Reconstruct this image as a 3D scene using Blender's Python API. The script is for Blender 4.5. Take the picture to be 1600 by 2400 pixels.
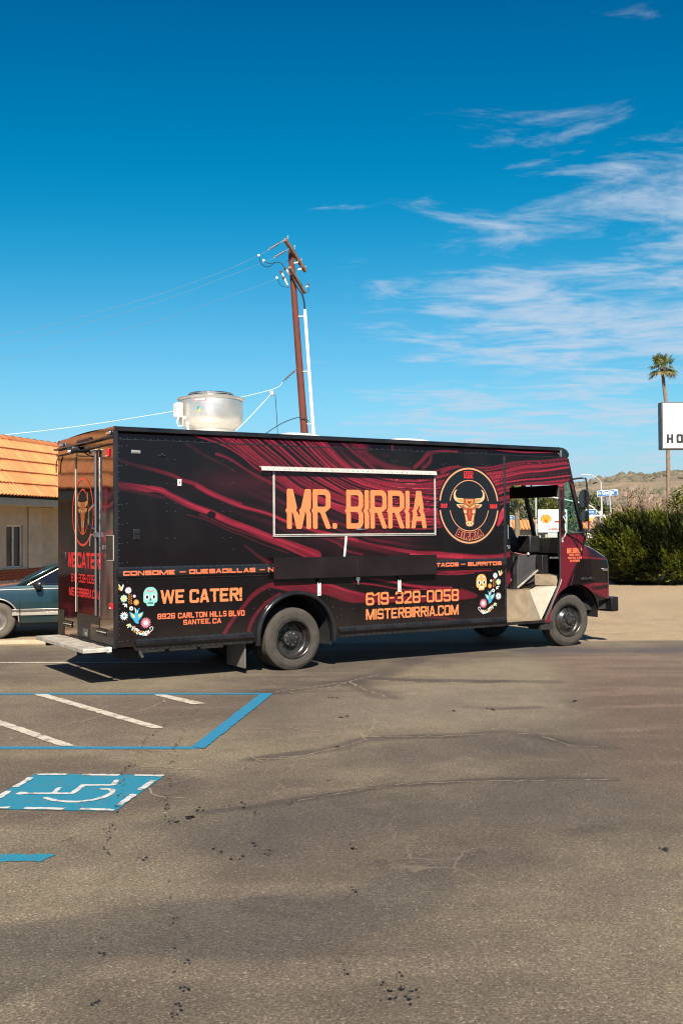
import bpy, math, random
import numpy as np
from mathutils import Vector, Matrix
random.seed(7)
for o in list(bpy.data.objects): bpy.data.objects.remove(o)
sc = bpy.context.scene
COL = sc.collection
R = math.radians
PI = math.pi

# ------------------------------------------------------------------ camera
cam = bpy.data.cameras.new('camera')
cam.sensor_fit = 'VERTICAL'; cam.sensor_height = 36.0; cam.lens = 37.05
cam.clip_start = 0.1; cam.clip_end = 6000
co = bpy.data.objects.new('camera', cam); COL.objects.link(co)
PITCH = math.atan(49 / 2470); ROLL = R(0.43)
fw = Vector((0, math.cos(PITCH), math.sin(PITCH))); rt = Vector((1, 0, 0)); up = rt.cross(fw)
r2 = rt * math.cos(ROLL) - up * math.sin(ROLL); u2 = up * math.cos(ROLL) + rt * math.sin(ROLL)
co.matrix_world = Matrix(((r2.x, u2.x, -fw.x, 0), (r2.y, u2.y, -fw.y, 0), (r2.z, u2.z, -fw.z, 1.80), (0, 0, 0, 1)))
sc.camera = co

# ------------------------------------------------------------------ sky
SUN = Vector((0.056, -1.113, 1.0)).normalized()          # towards the sun: behind the photographer
ELEV = math.asin(SUN.z); AZ = math.atan2(SUN.x, SUN.y)
world = bpy.data.worlds.new('World'); sc.world = world; world.use_nodes = True
nt = world.node_tree; nt.nodes.clear()
def wn(t, **k):
    n = nt.nodes.new(t)
    for a, b in k.items(): setattr(n, a, b)
    return n
def wl(a, b): nt.links.new(a, b)
def wmath(op, a, b=None, c=None, clamp=False):
    n = wn('ShaderNodeMath', operation=op, use_clamp=clamp)
    for i, x in enumerate((a, b, c)):
        if x is None: continue
        if isinstance(x, (int, float)): n.inputs[i].default_value = x
        else: wl(x, n.inputs[i])
    return n.outputs[0]
sky = wn('ShaderNodeTexSky', sky_type='NISHITA', sun_disc=False)
sky.sun_elevation = ELEV; sky.sun_rotation = AZ
sky.altitude = 100; sky.air_density = 1.0; sky.dust_density = 1.0; sky.ozone_density = 2.2
tint = wn('ShaderNodeMix', data_type='RGBA', blend_type='MULTIPLY'); tint.inputs[0].default_value = 1.0
wl(sky.outputs[0], tint.inputs[6]); tint.inputs[7].default_value = (0.62, 1.0, 1.14, 1)
hs = wn('ShaderNodeHueSaturation'); hs.inputs['Saturation'].default_value = 1.0; hs.inputs['Value'].default_value = 1.0
# polarised sky: deep overhead, pale low down
vm = wn('ShaderNodeVectorMath', operation='MULTIPLY_ADD'); wl(tint.outputs[2], vm.inputs[0]); vm.inputs[1].default_value = (1.73, 1.25, 1.20); vm.inputs[2].default_value = (-2.20, -1.36, -1.84)
sv_ = wn('ShaderNodeSeparateXYZ'); wl(vm.outputs[0], sv_.inputs[0])
sr_ = wmath('SMOOTH_MAX', sv_.outputs[0], 0.0, 0.65); sg_ = wmath('SMOOTH_MIN', wmath('MAXIMUM', sv_.outputs[1], 0.29), 6.2, 1.1)
sb_ = wmath('MAXIMUM', wmath('MAXIMUM', sv_.outputs[2], 0.86), wmath('MULTIPLY', sg_, 1.16))
sr_ = wmath('MINIMUM', sr_, wmath('MULTIPLY', sg_, 0.80))
vx = wn('ShaderNodeCombineXYZ'); wl(sr_, vx.inputs[0]); wl(sg_, vx.inputs[1]); wl(sb_, vx.inputs[2])
wl(vx.outputs[0], hs.inputs['Color'])
tc = wn('ShaderNodeTexCoord'); sp = wn('ShaderNodeSeparateXYZ'); wl(tc.outputs['Generated'], sp.inputs[0])
zz = wmath('ADD', wmath('MAXIMUM', sp.outputs[2], 0.0), 0.07)
cx_ = wmath('DIVIDE', sp.outputs[0], zz); cy_ = wmath('DIVIDE', sp.outputs[1], zz)
cb = wn('ShaderNodeCombineXYZ'); wl(cx_, cb.inputs[0]); wl(cy_, cb.inputs[1])
def cloud_noise(scale, sx, sy, rot, detail, rough, dist, off):
    mp = wn('ShaderNodeMapping'); mp.inputs['Rotation'].default_value = (0, 0, rot)
    mp.inputs['Scale'].default_value = (sx, sy, 1); mp.inputs['Location'].default_value = off
    wl(cb.outputs[0], mp.inputs[0])
    nz = wn('ShaderNodeTexNoise', noise_dimensions='3D'); nz.inputs['Scale'].default_value = scale
    nz.inputs['Detail'].default_value = detail; nz.inputs['Roughness'].default_value = rough
    nz.inputs['Distortion'].default_value = dist
    wl(mp.outputs[0], nz.inputs['Vector']); return nz.outputs['Fac']
def wmap(v, a, b, c, d, smooth=True):
    n = wn('ShaderNodeMapRange', interpolation_type='SMOOTHSTEP' if smooth else 'LINEAR')
    wl(v, n.inputs[0])
    for i, x in zip((1, 2, 3, 4), (a, b, c, d)): n.inputs[i].default_value = x
    return n.outputs[0]
n1 = cloud_noise(4.6, 0.58, 0.92, R(28), 10, 0.63, 0.55, (2.5, 8.4, 4))
n2 = cloud_noise(0.9, 0.8, 1.0, R(-14), 3, 0.5, 0.3, (1.3, 3.7, 9.0))
n3 = cloud_noise(13.0, 0.6, 1.2, R(34), 7, 0.68, 0.7, (1.3, 9.2, 5.0))
side_ = wmap(cx_, -0.45, 0.65, -0.135, 0.06)                 # the cirrus bank lies to the right
high_ = wmap(cy_, 1.7, 2.6, -0.16, 0.0)
dens = wmath('ADD', wmath('MULTIPLY', n1, 0.62), wmath('MULTIPLY', n2, 0.30))
dens = wmath('ADD', dens, wmath('MULTIPLY', n3, 0.13))
dens = wmath('ADD', wmath('ADD', dens, side_), high_)
cov = wmap(dens, 0.50, 0.70, 0.0, 0.78)
# thin the clouds into the pale air near the horizon
cov = wmath('MULTIPLY', cov, wmap(sp.outputs[2], 0.0, 0.10, 0.35, 1.0))
mixc = wn('ShaderNodeMix', data_type='RGBA'); wl(cov, mixc.inputs[0]); wl(hs.outputs[0], mixc.inputs[6])
mixc.inputs[7].default_value = (5.04, 5.9, 7.13, 1)
bg = wn('ShaderNodeBackground'); bg.inputs[1].default_value = 0.05
wl(mixc.outputs[2], bg.inputs[0])
wo = wn('ShaderNodeOutputWorld'); wl(bg.outputs[0], wo.inputs[0])

# ------------------------------------------------------------------ sun, exposure
sl = bpy.data.lights.new('sun', 'SUN'); sl.energy = 5.0; sl.angle = R(0.53); sl.color = (1.0, 0.91, 0.77)
so = bpy.data.objects.new('sun', sl); COL.objects.link(so)
so.rotation_euler = (-SUN).to_track_quat('-Z', 'Y').to_euler(); so.location = (0, -20, 30)
sc.view_settings.view_transform = 'Standard'; sc.view_settings.look = 'None'
sc.view_settings.exposure = 1.19; sc.view_settings.gamma = 1.0; sc.view_settings.use_curve_mapping = False
sc.render.engine = 'CYCLES'; sc.cycles.filter_width = 1.15

# ------------------------------------------------------------------ tagging
def tag(o, label=None, cat=None, group=None, kind=None):
    if label: o['label'] = label
    if cat: o['category'] = cat
    if group: o['group'] = group
    if kind: o['kind'] = kind
    return o
def empty(name, loc=(0, 0, 0), rz=0.0, parent=None):
    o = bpy.data.objects.new(name, None); COL.objects.link(o)
    o.location = loc; o.rotation_euler = (0, 0, rz); o.empty_display_size = 0.2
    if parent: o.parent = parent
    return o

# ------------------------------------------------------------------ numpy noise
_tabs = {}
def vnoise(x, y, seed=0):
    if seed not in _tabs: _tabs[seed] = np.random.default_rng(seed + 11).random((256, 256))
    t = _tabs[seed]
    xi = np.floor(x).astype(np.int64); yi = np.floor(y).astype(np.int64)
    fx = x - xi; fy = y - yi; fx = fx * fx * (3 - 2 * fx); fy = fy * fy * (3 - 2 * fy)
    a = t[xi & 255, yi & 255]; b = t[(xi + 1) & 255, yi & 255]; c = t[xi & 255, (yi + 1) & 255]; d = t[(xi + 1) & 255, (yi + 1) & 255]
    return (a * (1 - fx) + b * fx) * (1 - fy) + (c * (1 - fx) + d * fx) * fy
def fbm(x, y, o=4, seed=0):
    s = 0; w = 0.5; tot = 0
    for i in range(o):
        s = s + w * vnoise(x * 2 ** i + 17.3 * i, y * 2 ** i + 5.1 * i, seed + i); tot += w; w *= 0.5
    return s / tot
def sstep(a, b, x):
    t = np.clip((x - a) / (b - a), 0, 1); return t * t * (3 - 2 * t)
def lerp3(a, b, t):
    a = np.asarray(a, float); b = np.asarray(b, float); return a + (b - a) * t[..., None]

# ------------------------------------------------------------------ 2-D distance helpers
def sd_line(X, Y, pts, closed=False):
    d = np.full(X.shape, 1e9); n = len(pts); tt = np.zeros(X.shape); L = 0.0
    for i in range(n if closed else n - 1):
        ax, ay = pts[i]; bx, by = pts[(i + 1) % n]
        ex, ey = bx - ax, by - ay; l2 = ex * ex + ey * ey + 1e-12
        t = np.clip(((X - ax) * ex + (Y - ay) * ey) / l2, 0, 1)
        dd = np.hypot(X - ax - t * ex, Y - ay - t * ey)
        m = dd < d; d = np.where(m, dd, d); tt = np.where(m, i + t, tt)
    return d, tt
def sd_poly(X, Y, pts):
    d, _ = sd_line(X, Y, pts, True); ins = np.zeros(X.shape, bool); n = len(pts)
    for i in range(n):
        ax, ay = pts[i]; bx, by = pts[(i + 1) % n]
        if ay == by: continue
        c = ((ay > Y) != (by > Y)) & (X < (bx - ax) * (Y - ay) / (by - ay) + ax)
        ins ^= c
    return np.where(ins, -d, d)
def sd_box(X, Y, x0, y0, x1, y1): return np.maximum(np.abs(X - (x0 + x1) / 2) - (x1 - x0) / 2, np.abs(Y - (y0 + y1) / 2) - (y1 - y0) / 2)
def sd_rr(X, Y, x0, y0, x1, y1, r):
    qx = np.abs(X - (x0 + x1) / 2) - (x1 - x0) / 2 + r; qy = np.abs(Y - (y0 + y1) / 2) - (y1 - y0) / 2 + r
    return np.hypot(np.maximum(qx, 0), np.maximum(qy, 0)) + np.minimum(np.maximum(qx, qy), 0) - r
def sd_ell(X, Y, cx, cy, rx, ry):
    k = np.hypot((X - cx) / rx, (Y - cy) / ry); return (k - 1) * min(rx, ry)
def smooth_pts(pts, n=6):
    P = np.array(pts, float); out = []
    for i in range(len(P) - 1):
        p0 = P[max(i - 1, 0)]; p1 = P[i]; p2 = P[i + 1]; p3 = P[min(i + 2, len(P) - 1)]
        for k in range(n):
            t = k / n
            out.append(0.5 * ((2 * p1) + (-p0 + p2) * t + (2 * p0 - 5 * p1 + 4 * p2 - p3) * t * t + (-p0 + 3 * p1 - 3 * p2 + p3) * t ** 3))
    out.append(P[-1]); return [tuple(q) for q in out]

# ------------------------------------------------------------------ materials
def newmat(name):
    m = bpy.data.materials.new(name); m.use_nodes = True
    n = m.node_tree; b = n.nodes['Principled BSDF']; return m, n, b
KA = 0.72      # one scale for the non-metal albedos, set with the exposure
def dim(c, k=None): return c if min(c[:3]) > .5 else tuple(q * (k or KA) for q in c[:3])
def mat(name, col, rough=0.5, metal=0.0, var=0.0, vscale=8.0, bump=0.0, bscale=60.0, coat=0.0, spec=0.5, dirt=None, dscale=2.0, damt=0.5):
    m, n, b = newmat(name)
    if metal < .5: col = dim(col)
    if dirt: dirt = dim(dirt)
    b.inputs['Base Color'].default_value = (*col, 1); b.inputs['Roughness'].default_value = rough
    b.inputs['Metallic'].default_value = metal; b.inputs['Coat Weight'].default_value = coat; b.inputs['Coat Roughness'].default_value = 0.06
    b.inputs['Specular IOR Level'].default_value = spec
    L = n.links.new
    t = n.nodes.new('ShaderNodeTexCoord'); last = None
    if var > 0:
        z = n.nodes.new('ShaderNodeTexNoise'); z.inputs['Scale'].default_value = vscale; z.inputs['Detail'].default_value = 6
        L(t.outputs['Object'], z.inputs['Vector'])
        r = n.nodes.new('ShaderNodeMapRange'); r.inputs[1].default_value = 0.3; r.inputs[2].default_value = 0.7
        r.inputs[3].default_value = 1 - var; r.inputs[4].default_value = 1 + var; L(z.outputs['Fac'], r.inputs[0])
        mx = n.nodes.new('ShaderNodeVectorMath'); mx.operation = 'SCALE'; mx.inputs[0].default_value = col
        L(r.outputs[0], mx.inputs['Scale']); last = mx.outputs[0]
        rr = n.nodes.new('ShaderNodeMapRange'); rr.inputs[1].default_value = 0.3; rr.inputs[2].default_value = 0.7
        rr.inputs[3].default_value = max(rough - 0.08, 0.02); rr.inputs[4].default_value = min(rough + 0.1, 1); L(z.outputs['Fac'], rr.inputs[0])
        L(rr.outputs[0], b.inputs['Roughness'])
    if dirt:
        z = n.nodes.new('ShaderNodeTexNoise'); z.inputs['Scale'].default_value = dscale; z.inputs['Detail'].default_value = 8; z.inputs['Roughness'].default_value = 0.7
        L(t.outputs['Object'], z.inputs['Vector'])
        r = n.nodes.new('ShaderNodeMapRange'); r.inputs[1].default_value = 0.42; r.inputs[2].default_value = 0.72; r.inputs[3].default_value = 0; r.inputs[4].default_value = damt
        L(z.outputs['Fac'], r.inputs[0])
        mx = n.nodes.new('ShaderNodeMix'); mx.data_type = 'RGBA'; L(r.outputs[0], mx.inputs[0])
        if last is not None: L(last, mx.inputs[6])
        else: mx.inputs[6].default_value = (*col, 1)
        mx.inputs[7].default_value = (*dirt, 1); last = mx.outputs[2]
    if last is not None: L(last, b.inputs['Base Color'])
    if bump > 0:
        z = n.nodes.new('ShaderNodeTexNoise'); z.inputs['Scale'].default_value = bscale; z.inputs['Detail'].default_value = 5
        L(t.outputs['Object'], z.inputs['Vector'])
        bp = n.nodes.new('ShaderNodeBump'); bp.inputs['Strength'].default_value = bump; bp.inputs['Distance'].default_value = 0.02
        L(z.outputs['Fac'], bp.inputs['Height']); L(bp.outputs[0], b.inputs['Normal'])
    return m
def attrmat(name, attr, rough=0.3, coat=0.0, spec=0.5, var=0.0, vscale=30.0, bump=0.0, bscale=60.0, rvar=0.0, transl=0.0):
    m, n, b = newmat(name); L = n.links.new
    a = n.nodes.new('ShaderNodeAttribute'); a.attribute_name = attr
    b.inputs['Roughness'].default_value = rough; b.inputs['Coat Weight'].default_value = coat; b.inputs['Coat Roughness'].default_value = 0.05
    b.inputs['Specular IOR Level'].default_value = spec
    src = a.outputs['Color']; t = n.nodes.new('ShaderNodeTexCoord')
    if var > 0:
        z = n.nodes.new('ShaderNodeTexNoise'); z.inputs['Scale'].default_value = vscale; z.inputs['Detail'].default_value = 4
        L(t.outputs['Object'], z.inputs['Vector'])
        r = n.nodes.new('ShaderNodeMapRange'); r.inputs[1].default_value = 0.3; r.inputs[2].default_value = 0.7
        r.inputs[3].default_value = 1 - var; r.inputs[4].default_value = 1 + var; L(z.outputs['Fac'], r.inputs[0])
        mx = n.nodes.new('ShaderNodeVectorMath'); mx.operation = 'SCALE'; L(src, mx.inputs[0]); L(r.outputs[0], mx.inputs['Scale']); src = mx.outputs[0]
    L(src, b.inputs['Base Color'])
    if rvar > 0:
        z = n.nodes.new('ShaderNodeTexNoise'); z.inputs['Scale'].default_value = 3.0; z.inputs['Detail'].default_value = 7; z.inputs['Roughness'].default_value = 0.65
        L(t.outputs['Object'], z.inputs['Vector'])
        r = n.nodes.new('ShaderNodeMapRange'); r.inputs[1].default_value = 0.35; r.inputs[2].default_value = 0.7
        r.inputs[3].default_value = rough; r.inputs[4].default_value = rough + rvar; L(z.outputs['Fac'], r.inputs[0]); L(r.outputs[0], b.inputs['Roughness'])
    if bump > 0:
        z = n.nodes.new('ShaderNodeTexNoise'); z.inputs['Scale'].default_value = bscale; z.inputs['Detail'].default_value = 2
        L(t.outputs['Object'], z.inputs['Vector'])
        bp = n.nodes.new('ShaderNodeBump'); bp.inputs['Strength'].default_value = bump; bp.inputs['Distance'].default_value = 0.02
        L(z.outputs['Fac'], bp.inputs['Height']); L(bp.outputs[0], b.inputs['Normal'])
    return m
def glassmat(name, col, alpha, rough=0.02):
    # tinted sheet glass: part clear, part mirror
    m, n, b = newmat(name); L = n.links.new
    n.nodes.remove(b); out = n.nodes['Material Output']
    tr = n.nodes.new('ShaderNodeBsdfTransparent'); tr.inputs[0].default_value = (*col, 1)
    gl = n.nodes.new('ShaderNodeBsdfGlossy'); gl.inputs['Roughness'].default_value = rough
    fr = n.nodes.new('ShaderNodeLayerWeight'); fr.inputs[0].default_value = 0.5
    p5 = n.nodes.new('ShaderNodeMath'); p5.operation = 'POWER'; L(fr.outputs['Facing'], p5.inputs[0]); p5.inputs[1].default_value = 4.0
    ad = n.nodes.new('ShaderNodeMath'); ad.operation = 'ADD'; ad.use_clamp = True; L(p5.outputs[0], ad.inputs[0]); ad.inputs[1].default_value = alpha + 0.03
    mx = n.nodes.new('ShaderNodeMixShader'); L(ad.outputs[0], mx.inputs[0]); L(tr.outputs[0], mx.inputs[1]); L(gl.outputs[0], mx.inputs[2])
    L(mx.outputs[0], out.inputs[0]); return m

# ------------------------------------------------------------------ mesh builder
class MB:
    def __init__(self): self.v = []; self.f = []
    def add(self, vs, fs):
        o = len(self.v); self.v += [tuple(map(float, p)) for p in vs]; self.f += [tuple(i + o for i in q) for q in fs]; return self
    def box(self, x0, y0, z0, x1, y1, z1):
        return self.add([(x0, y0, z0), (x1, y0, z0), (x1, y1, z0), (x0, y1, z0), (x0, y0, z1), (x1, y0, z1), (x1, y1, z1), (x0, y1, z1)],
                        [(3, 2, 1, 0), (4, 5, 6, 7), (0, 1, 5, 4), (1, 2, 6, 5), (2, 3, 7, 6), (3, 0, 4, 7)])
    def prism(self, poly, m, d0, d1):
        n = len(poly); vs = [m(a, b, d0) for a, b in poly] + [m(a, b, d1) for a, b in poly]
        fs = [tuple(range(n))[::-1], tuple(range(n, 2 * n))] + [(i, (i + 1) % n, n + (i + 1) % n, n + i) for i in range(n)]
        return self.add(vs, fs)
    def tube(self, pts, r, n=8, cap=True):
        P = [Vector(p) for p in pts]; vs = []; fs = []; k = len(P); ref = None
        rs = r if isinstance(r, (list, tuple)) else [r] * k
        for i in range(k):
            t = (P[min(i + 1, k - 1)] - P[max(i - 1, 0)])
            t = t.normalized() if t.length > 1e-9 else Vector((0, 0, 1))
            if ref is None: ref = Vector((0, 0, 1)) if abs(t.z) < 0.9 else Vector((1, 0, 0))
            a = t.cross(ref).normalized(); b = a.cross(t).normalized(); ref = b
            for j in range(n):
                q = 2 * PI * j / n; vs.append(P[i] + (a * math.cos(q) + b * math.sin(q)) * rs[i])
        for i in range(k - 1):
            for j in range(n): fs.append((i * n + j, (i + 1) * n + j, (i + 1) * n + (j + 1) % n, i * n + (j + 1) % n))
        if cap: fs += [tuple(range(n)), tuple(range((k - 1) * n, k * n))[::-1]]
        return self.add(vs, fs)
    def bar(self, a, b, w, h, up=(0, 0, 1)):
        a = Vector(a); b = Vector(b); t = (b - a).normalized(); upv = Vector(up)
        s = t.cross(upv).normalized(); u = s.cross(t).normalized(); vs = []
        for p in (a, b):
            for i, j in ((-1, -1), (1, -1), (1, 1), (-1, 1)): vs.append(p + s * (w / 2 * i) + u * (h / 2 * j))
        return self.add(vs, [(0, 1, 2, 3), (7, 6, 5, 4), (0, 4, 5, 1), (1, 5, 6, 2), (2, 6, 7, 3), (3, 7, 4, 0)])
    def lathe(self, prof, c=(0, 0, 0), axis='y', n=32, closed=False):
        vs = []; k = len(prof)
        for r, h in prof:
            for j in range(n):
                q = 2 * PI * j / n; a, b = r * math.cos(q), r * math.sin(q)
                p = (a, h, b) if axis == 'y' else ((a, b, h) if axis == 'z' else (h, a, b))
                vs.append((p[0] + c[0], p[1] + c[1], p[2] + c[2]))
        fs = []
        for i in range(k - 1 if not closed else k):
            i2 = (i + 1) % k
            for j in range(n): fs.append((i * n + j, i * n + (j + 1) % n, i2 * n + (j + 1) % n, i2 * n + j))
        return self.add(vs, fs)
    def dome(self, c, r, h, nrm, n=7):
        nrm = Vector(nrm).normalized(); a = nrm.orthogonal().normalized(); b = nrm.cross(a); c = Vector(c); vs = []
        for k, (rr, hh) in enumerate(((1, 0), (0.75, 0.65))):
            for j in range(n):
                q = 2 * PI * j / n; vs.append(c + (a * math.cos(q) + b * math.sin(q)) * r * rr + nrm * h * hh)
        vs.append(c + nrm * h)
        fs = [(j, (j + 1) % n, n + (j + 1) % n, n + j) for j in range(n)] + [(n + j, n + (j + 1) % n, 2 * n) for j in range(n)]
        return self.add(vs, fs)
    def build(self, name, m, parent=None, smooth=True, bevel=0.0, ang=35, seg=2, nosplit=False):
        groups = [self.f] if nosplit or len(self.f) > 3000 else self.islands()
        if not 2 <= len(groups) <= 24: groups = [self.f]
        out = []
        for g in groups:
            if len(groups) == 1: v, f = self.v, g
            else:
                ids = sorted({i for q in g for i in q}); mp = {i: k for k, i in enumerate(ids)}; v = [self.v[i] for i in ids]; f = [tuple(mp[i] for i in q) for q in g]
            me = bpy.data.meshes.new(name); me.from_pydata(v, [], f); me.validate()
            out.append(finish(me, name, m, parent, smooth, bevel, ang, seg))
        return out[0]
    def islands(self):
        par = list(range(len(self.v)))
        def find(i):
            while par[i] != i: par[i] = par[par[i]]; i = par[i]
            return i
        for q in self.f:
            a = find(q[0])
            for i in q[1:]: par[find(i)] = a
        gs = {}
        for q in self.f: gs.setdefault(find(q[0]), []).append(q)
        return list(gs.values())
def finish(me, name, m, parent=None, smooth=True, bevel=0.0, ang=35, seg=2):
    me.update()
    if smooth and len(me.polygons):
        me.polygons.foreach_set('use_smooth', [True] * len(me.polygons)); me.set_sharp_from_angle(angle=R(ang))
    if m: me.materials.append(m)
    o = bpy.data.objects.new(name, me); COL.objects.link(o)
    if parent: o.parent = parent
    if bevel > 0:
        b = o.modifiers.new('bevel', 'BEVEL'); b.width = bevel; b.segments = seg; b.limit_method = 'ANGLE'; b.angle_limit = R(40); b.harden_normals = False
    return o
def link_copy(o, parent, loc=None, rz=None, name=None):
    c = o.copy(); COL.objects.link(c); c.parent = parent
    if loc is not None: c.location = loc
    if rz is not None: c.rotation_euler = (0, 0, rz)
    return c
def fixnormals(o):
    import bmesh
    bm = bmesh.new(); bm.from_mesh(o.data); bmesh.ops.recalc_face_normals(bm, faces=bm.faces); bm.to_mesh(o.data); bm.free(); return o
def setcolor(me, name, cols):
    a = me.color_attributes.new(name, 'FLOAT_COLOR', 'POINT')
    c = np.ones((len(me.vertices), 4), np.float32); c[:, :3] = cols; a.data.foreach_set('color', c.ravel())

# ------------------------------------------------------------------ flat shapes cut from distance fields
def iso(f, x0, y0, x1, y1, h, cells=False):
    nx = max(2, int(math.ceil((x1 - x0) / h))); ny = max(2, int(math.ceil((y1 - y0) / h)))
    xs = np.linspace(x0, x1, nx + 1); ys = np.linspace(y0, y1, ny + 1)
    X, Y = np.meshgrid(xs, ys); D = f(X, Y); ins = D < 0
    full = ins[:-1, :-1] & ins[1:, :-1] & ins[:-1, 1:] & ins[1:, 1:]
    anyc = ins[:-1, :-1] | ins[1:, :-1] | ins[:-1, 1:] | ins[1:, 1:]
    V = []; F = []
    for j in range(ny):
        row = full[j]; i = 0
        while i < nx:
            if row[i]:
                k = i
                while k < nx and row[k] and not (cells and k > i): k += 1
                b = len(V); V += [(xs[i], ys[j]), (xs[k], ys[j]), (xs[k], ys[j + 1]), (xs[i], ys[j + 1])]; F.append((b, b + 1, b + 2, b + 3)); i = k
            else: i += 1
    J, I = np.nonzero(anyc & ~full)
    for j, i in zip(J, I):
        cs = ((i, j), (i + 1, j), (i + 1, j + 1), (i, j + 1)); poly = []
        for k in range(4):
            (a, b), (c, d) = cs[k], cs[(k + 1) % 4]; da, db = D[b, a], D[d, c]
            if da < 0: poly.append((xs[a], ys[b]))
            if (da < 0) != (db < 0):
                t = da / (da - db); poly.append((xs[a] + (xs[c] - xs[a]) * t, ys[b] + (ys[d] - ys[b]) * t))
        if len(poly) >= 3: b = len(V); V += poly; F.append(tuple(range(b, b + len(poly))))
    return V, F
def decal(name, f, box, h, m, parent, place, split=False):
    V, F = iso(f, *box, h, cells=split)
    if not F: return None
    if split or 'lettering' not in name:
        key = {}; ids = []; V2 = []
        for a, b in V:
            k = (round(a / 1e-5), round(b / 1e-5))
            if k not in key: key[k] = len(V2); V2.append((a, b))
            ids.append(key[k])
        F2 = []
        for q in F:
            q2 = []
            for i in q:
                if ids[i] not in q2: q2.append(ids[i])
            if len(q2) > 2: F2.append(tuple(q2))
        return MB().add([place(a, b) for a, b in V2], F2).build(name, m, parent, smooth=False, nosplit=not split)
    return MB().add([place(a, b) for a, b in V], F).build(name, m, parent, smooth=False, nosplit=True)
# ================================================================== GROUND
def ground_tone(X, Y):
    n = fbm(X * 0.45 + 3, Y * 0.45, 5, 1); n2 = fbm(X * 1.7, Y * 1.7, 4, 20); st = fbm(X * 0.55, Y * 3.4, 4, 40)
    n3 = fbm(X * 5.0, Y * 5.0, 3, 130)
    c = lerp3((0.124, 0.099, 0.072), (0.212, 0.172, 0.114), sstep(0.34, 0.64, n))
    c = lerp3(c, (0.105, 0.082, 0.066), 0.40 * sstep(0.48, 0.72, n2))
    c = lerp3(c, (0.24, 0.19, 0.135), 0.30 * sstep(0.52, 0.75, st))
    def poly(pts, col, amt, soft, wob=0.25, seed=60):
        nonlocal c
        d = sd_poly(X, Y, pts) + (fbm(X * 1.3, Y * 1.3, 4, seed) - 0.5) * wob * 2
        c = lerp3(c, col, amt * (1 - sstep(-soft, soft, d)))
    def line(pts, col, amt, w, seed=80):
        nonlocal c
        d, _ = sd_line(X + (vnoise(X * 3, Y * 3, seed) - 0.5) * 0.12, Y + (vnoise(X * 3, Y * 3, seed + 3) - 0.5) * 0.12, pts)
        c = lerp3(c, col, amt * (1 - sstep(w * 0.35, w, d)) * (0.55 + 0.75 * vnoise(X * 2.2, Y * 2.2, seed + 7)).clip(0, 1))
    # paler panel in the middle, redder slab to the right
    poly([(-0.06, 11.81), (0.9, 12.6), (2.63, 15.3), (2.85, 14.9), (2.36, 10.47), (1.9, 9.9), (0.21, 9.8), (-0.6, 10.59)], (0.235, 0.196, 0.140), 0.6, 0.7)
    bx = np.interp(Y, [4, 6.55, 7.54, 8.76, 10.16, 12.53, 15.3, 17.0], [1.5, 1.81, 1.95, 2.16, 2.30, 2.55, 2.88, 3.1])
    red = sstep(-0.25, 0.35, X - bx + (n2 - 0.5) * 0.25) * sstep(6.2, 8.2, Y + (n - 0.5) * 2) * (1 - sstep(16.2, 17.2, Y + (n - .5)))
    c = lerp3(c, (0.150, 0.098, 0.072), 0.62 * red)
    c = lerp3(c, (0.23, 0.16, 0.115), 0.5 * red * sstep(0.5, 0.7, st))
    lf = (1 - sstep(-2.3, -0.6, X)) * sstep(8.6, 9.2, Y) * (1 - sstep(11.6, 12.6, Y)); c = lerp3(c, (0.165, 0.122, 0.088), 0.55 * lf)
    # swept dark stains
    poly([(-2.4, 4.72), (-1.58, 4.87), (-1.13, 5.11), (-0.58, 5.25), (0.02, 5.3), (0.4, 5.78), (0.59, 5.55), (0.43, 5.05), (0.02, 4.73), (-0.31, 4.45), (-0.92, 4.56), (-1.32, 4.06), (-2.4, 3.9)], (0.092, 0.078, 0.064), 0.62, 0.07, 0.06)
    poly([(-1.37, 6.6), (-0.97, 6.72), (-0.62, 6.89), (-0.31, 7.18), (-0.26, 5.91), (-0.74, 5.86), (-0.93, 6.07)], (0.085, 0.070, 0.060), 0.55, 0.16, 0.15)
    poly([(-0.55, 6.62), (-0.04, 7.29), (0.93, 7.57), (1.93, 7.66), (2.01, 6.94), (1.61, 6.44), (0.64, 6.58), (-0.04, 6.25), (-0.48, 5.8)], (0.098, 0.080, 0.066), 0.55, 0.25, 0.2)
    poly([(-3.2, 8.6), (-2.02, 8.65), (-1.64, 8.28), (-0.98, 7.75), (-1.04, 7.2), (-1.47, 6.78), (-1.76, 6.53), (-3.2, 6.66)], (0.098, 0.074, 0.058), 0.6, 0.15, 0.12)
    poly([(-0.2, 8.1), (0.8, 8.2), (1.7, 8.5), (2.1, 9.0), (1.2, 9.3), (0.2, 8.9)], (0.095, 0.078, 0.068), 0.5, 0.25, 0.2)
    dk = (0.070, 0.056, 0.048)
    line([(-0.69, 8.44), (-0.05, 8.84), (0.19, 9.22), (0.91, 9.36), (1.53, 9.46), (1.75, 9.25), (2.2, 8.8)], dk, 0.8, 0.15)
    line([(-0.9, 6.85), (-0.32, 7.14), (0.37, 7.55), (1.14, 7.66), (1.97, 7.70)], dk, 0.8, 0.09)
    line([(-0.8, 11.95), (-0.06, 12.67), (0.45, 13.37), (1.1, 15.2)], dk, 0.65, 0.32)
    line([(0.44, 13.0), (1.26, 12.78), (2.54, 12.65)], dk, 0.85, 0.20)
    line([(0.1, 12.8), (0.3, 12.1), (0.5, 11.6)], dk, 0.5, 0.22)
    line([(1.3, 10.9), (1.6, 10.75), (2.0, 10.8)], dk, 0.6, 0.10)
    line([(3.0, 16.0), (4.6, 15.9), (7, 16.2)], (0.085, 0.078, 0.08), 0.8, 0.6)
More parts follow.
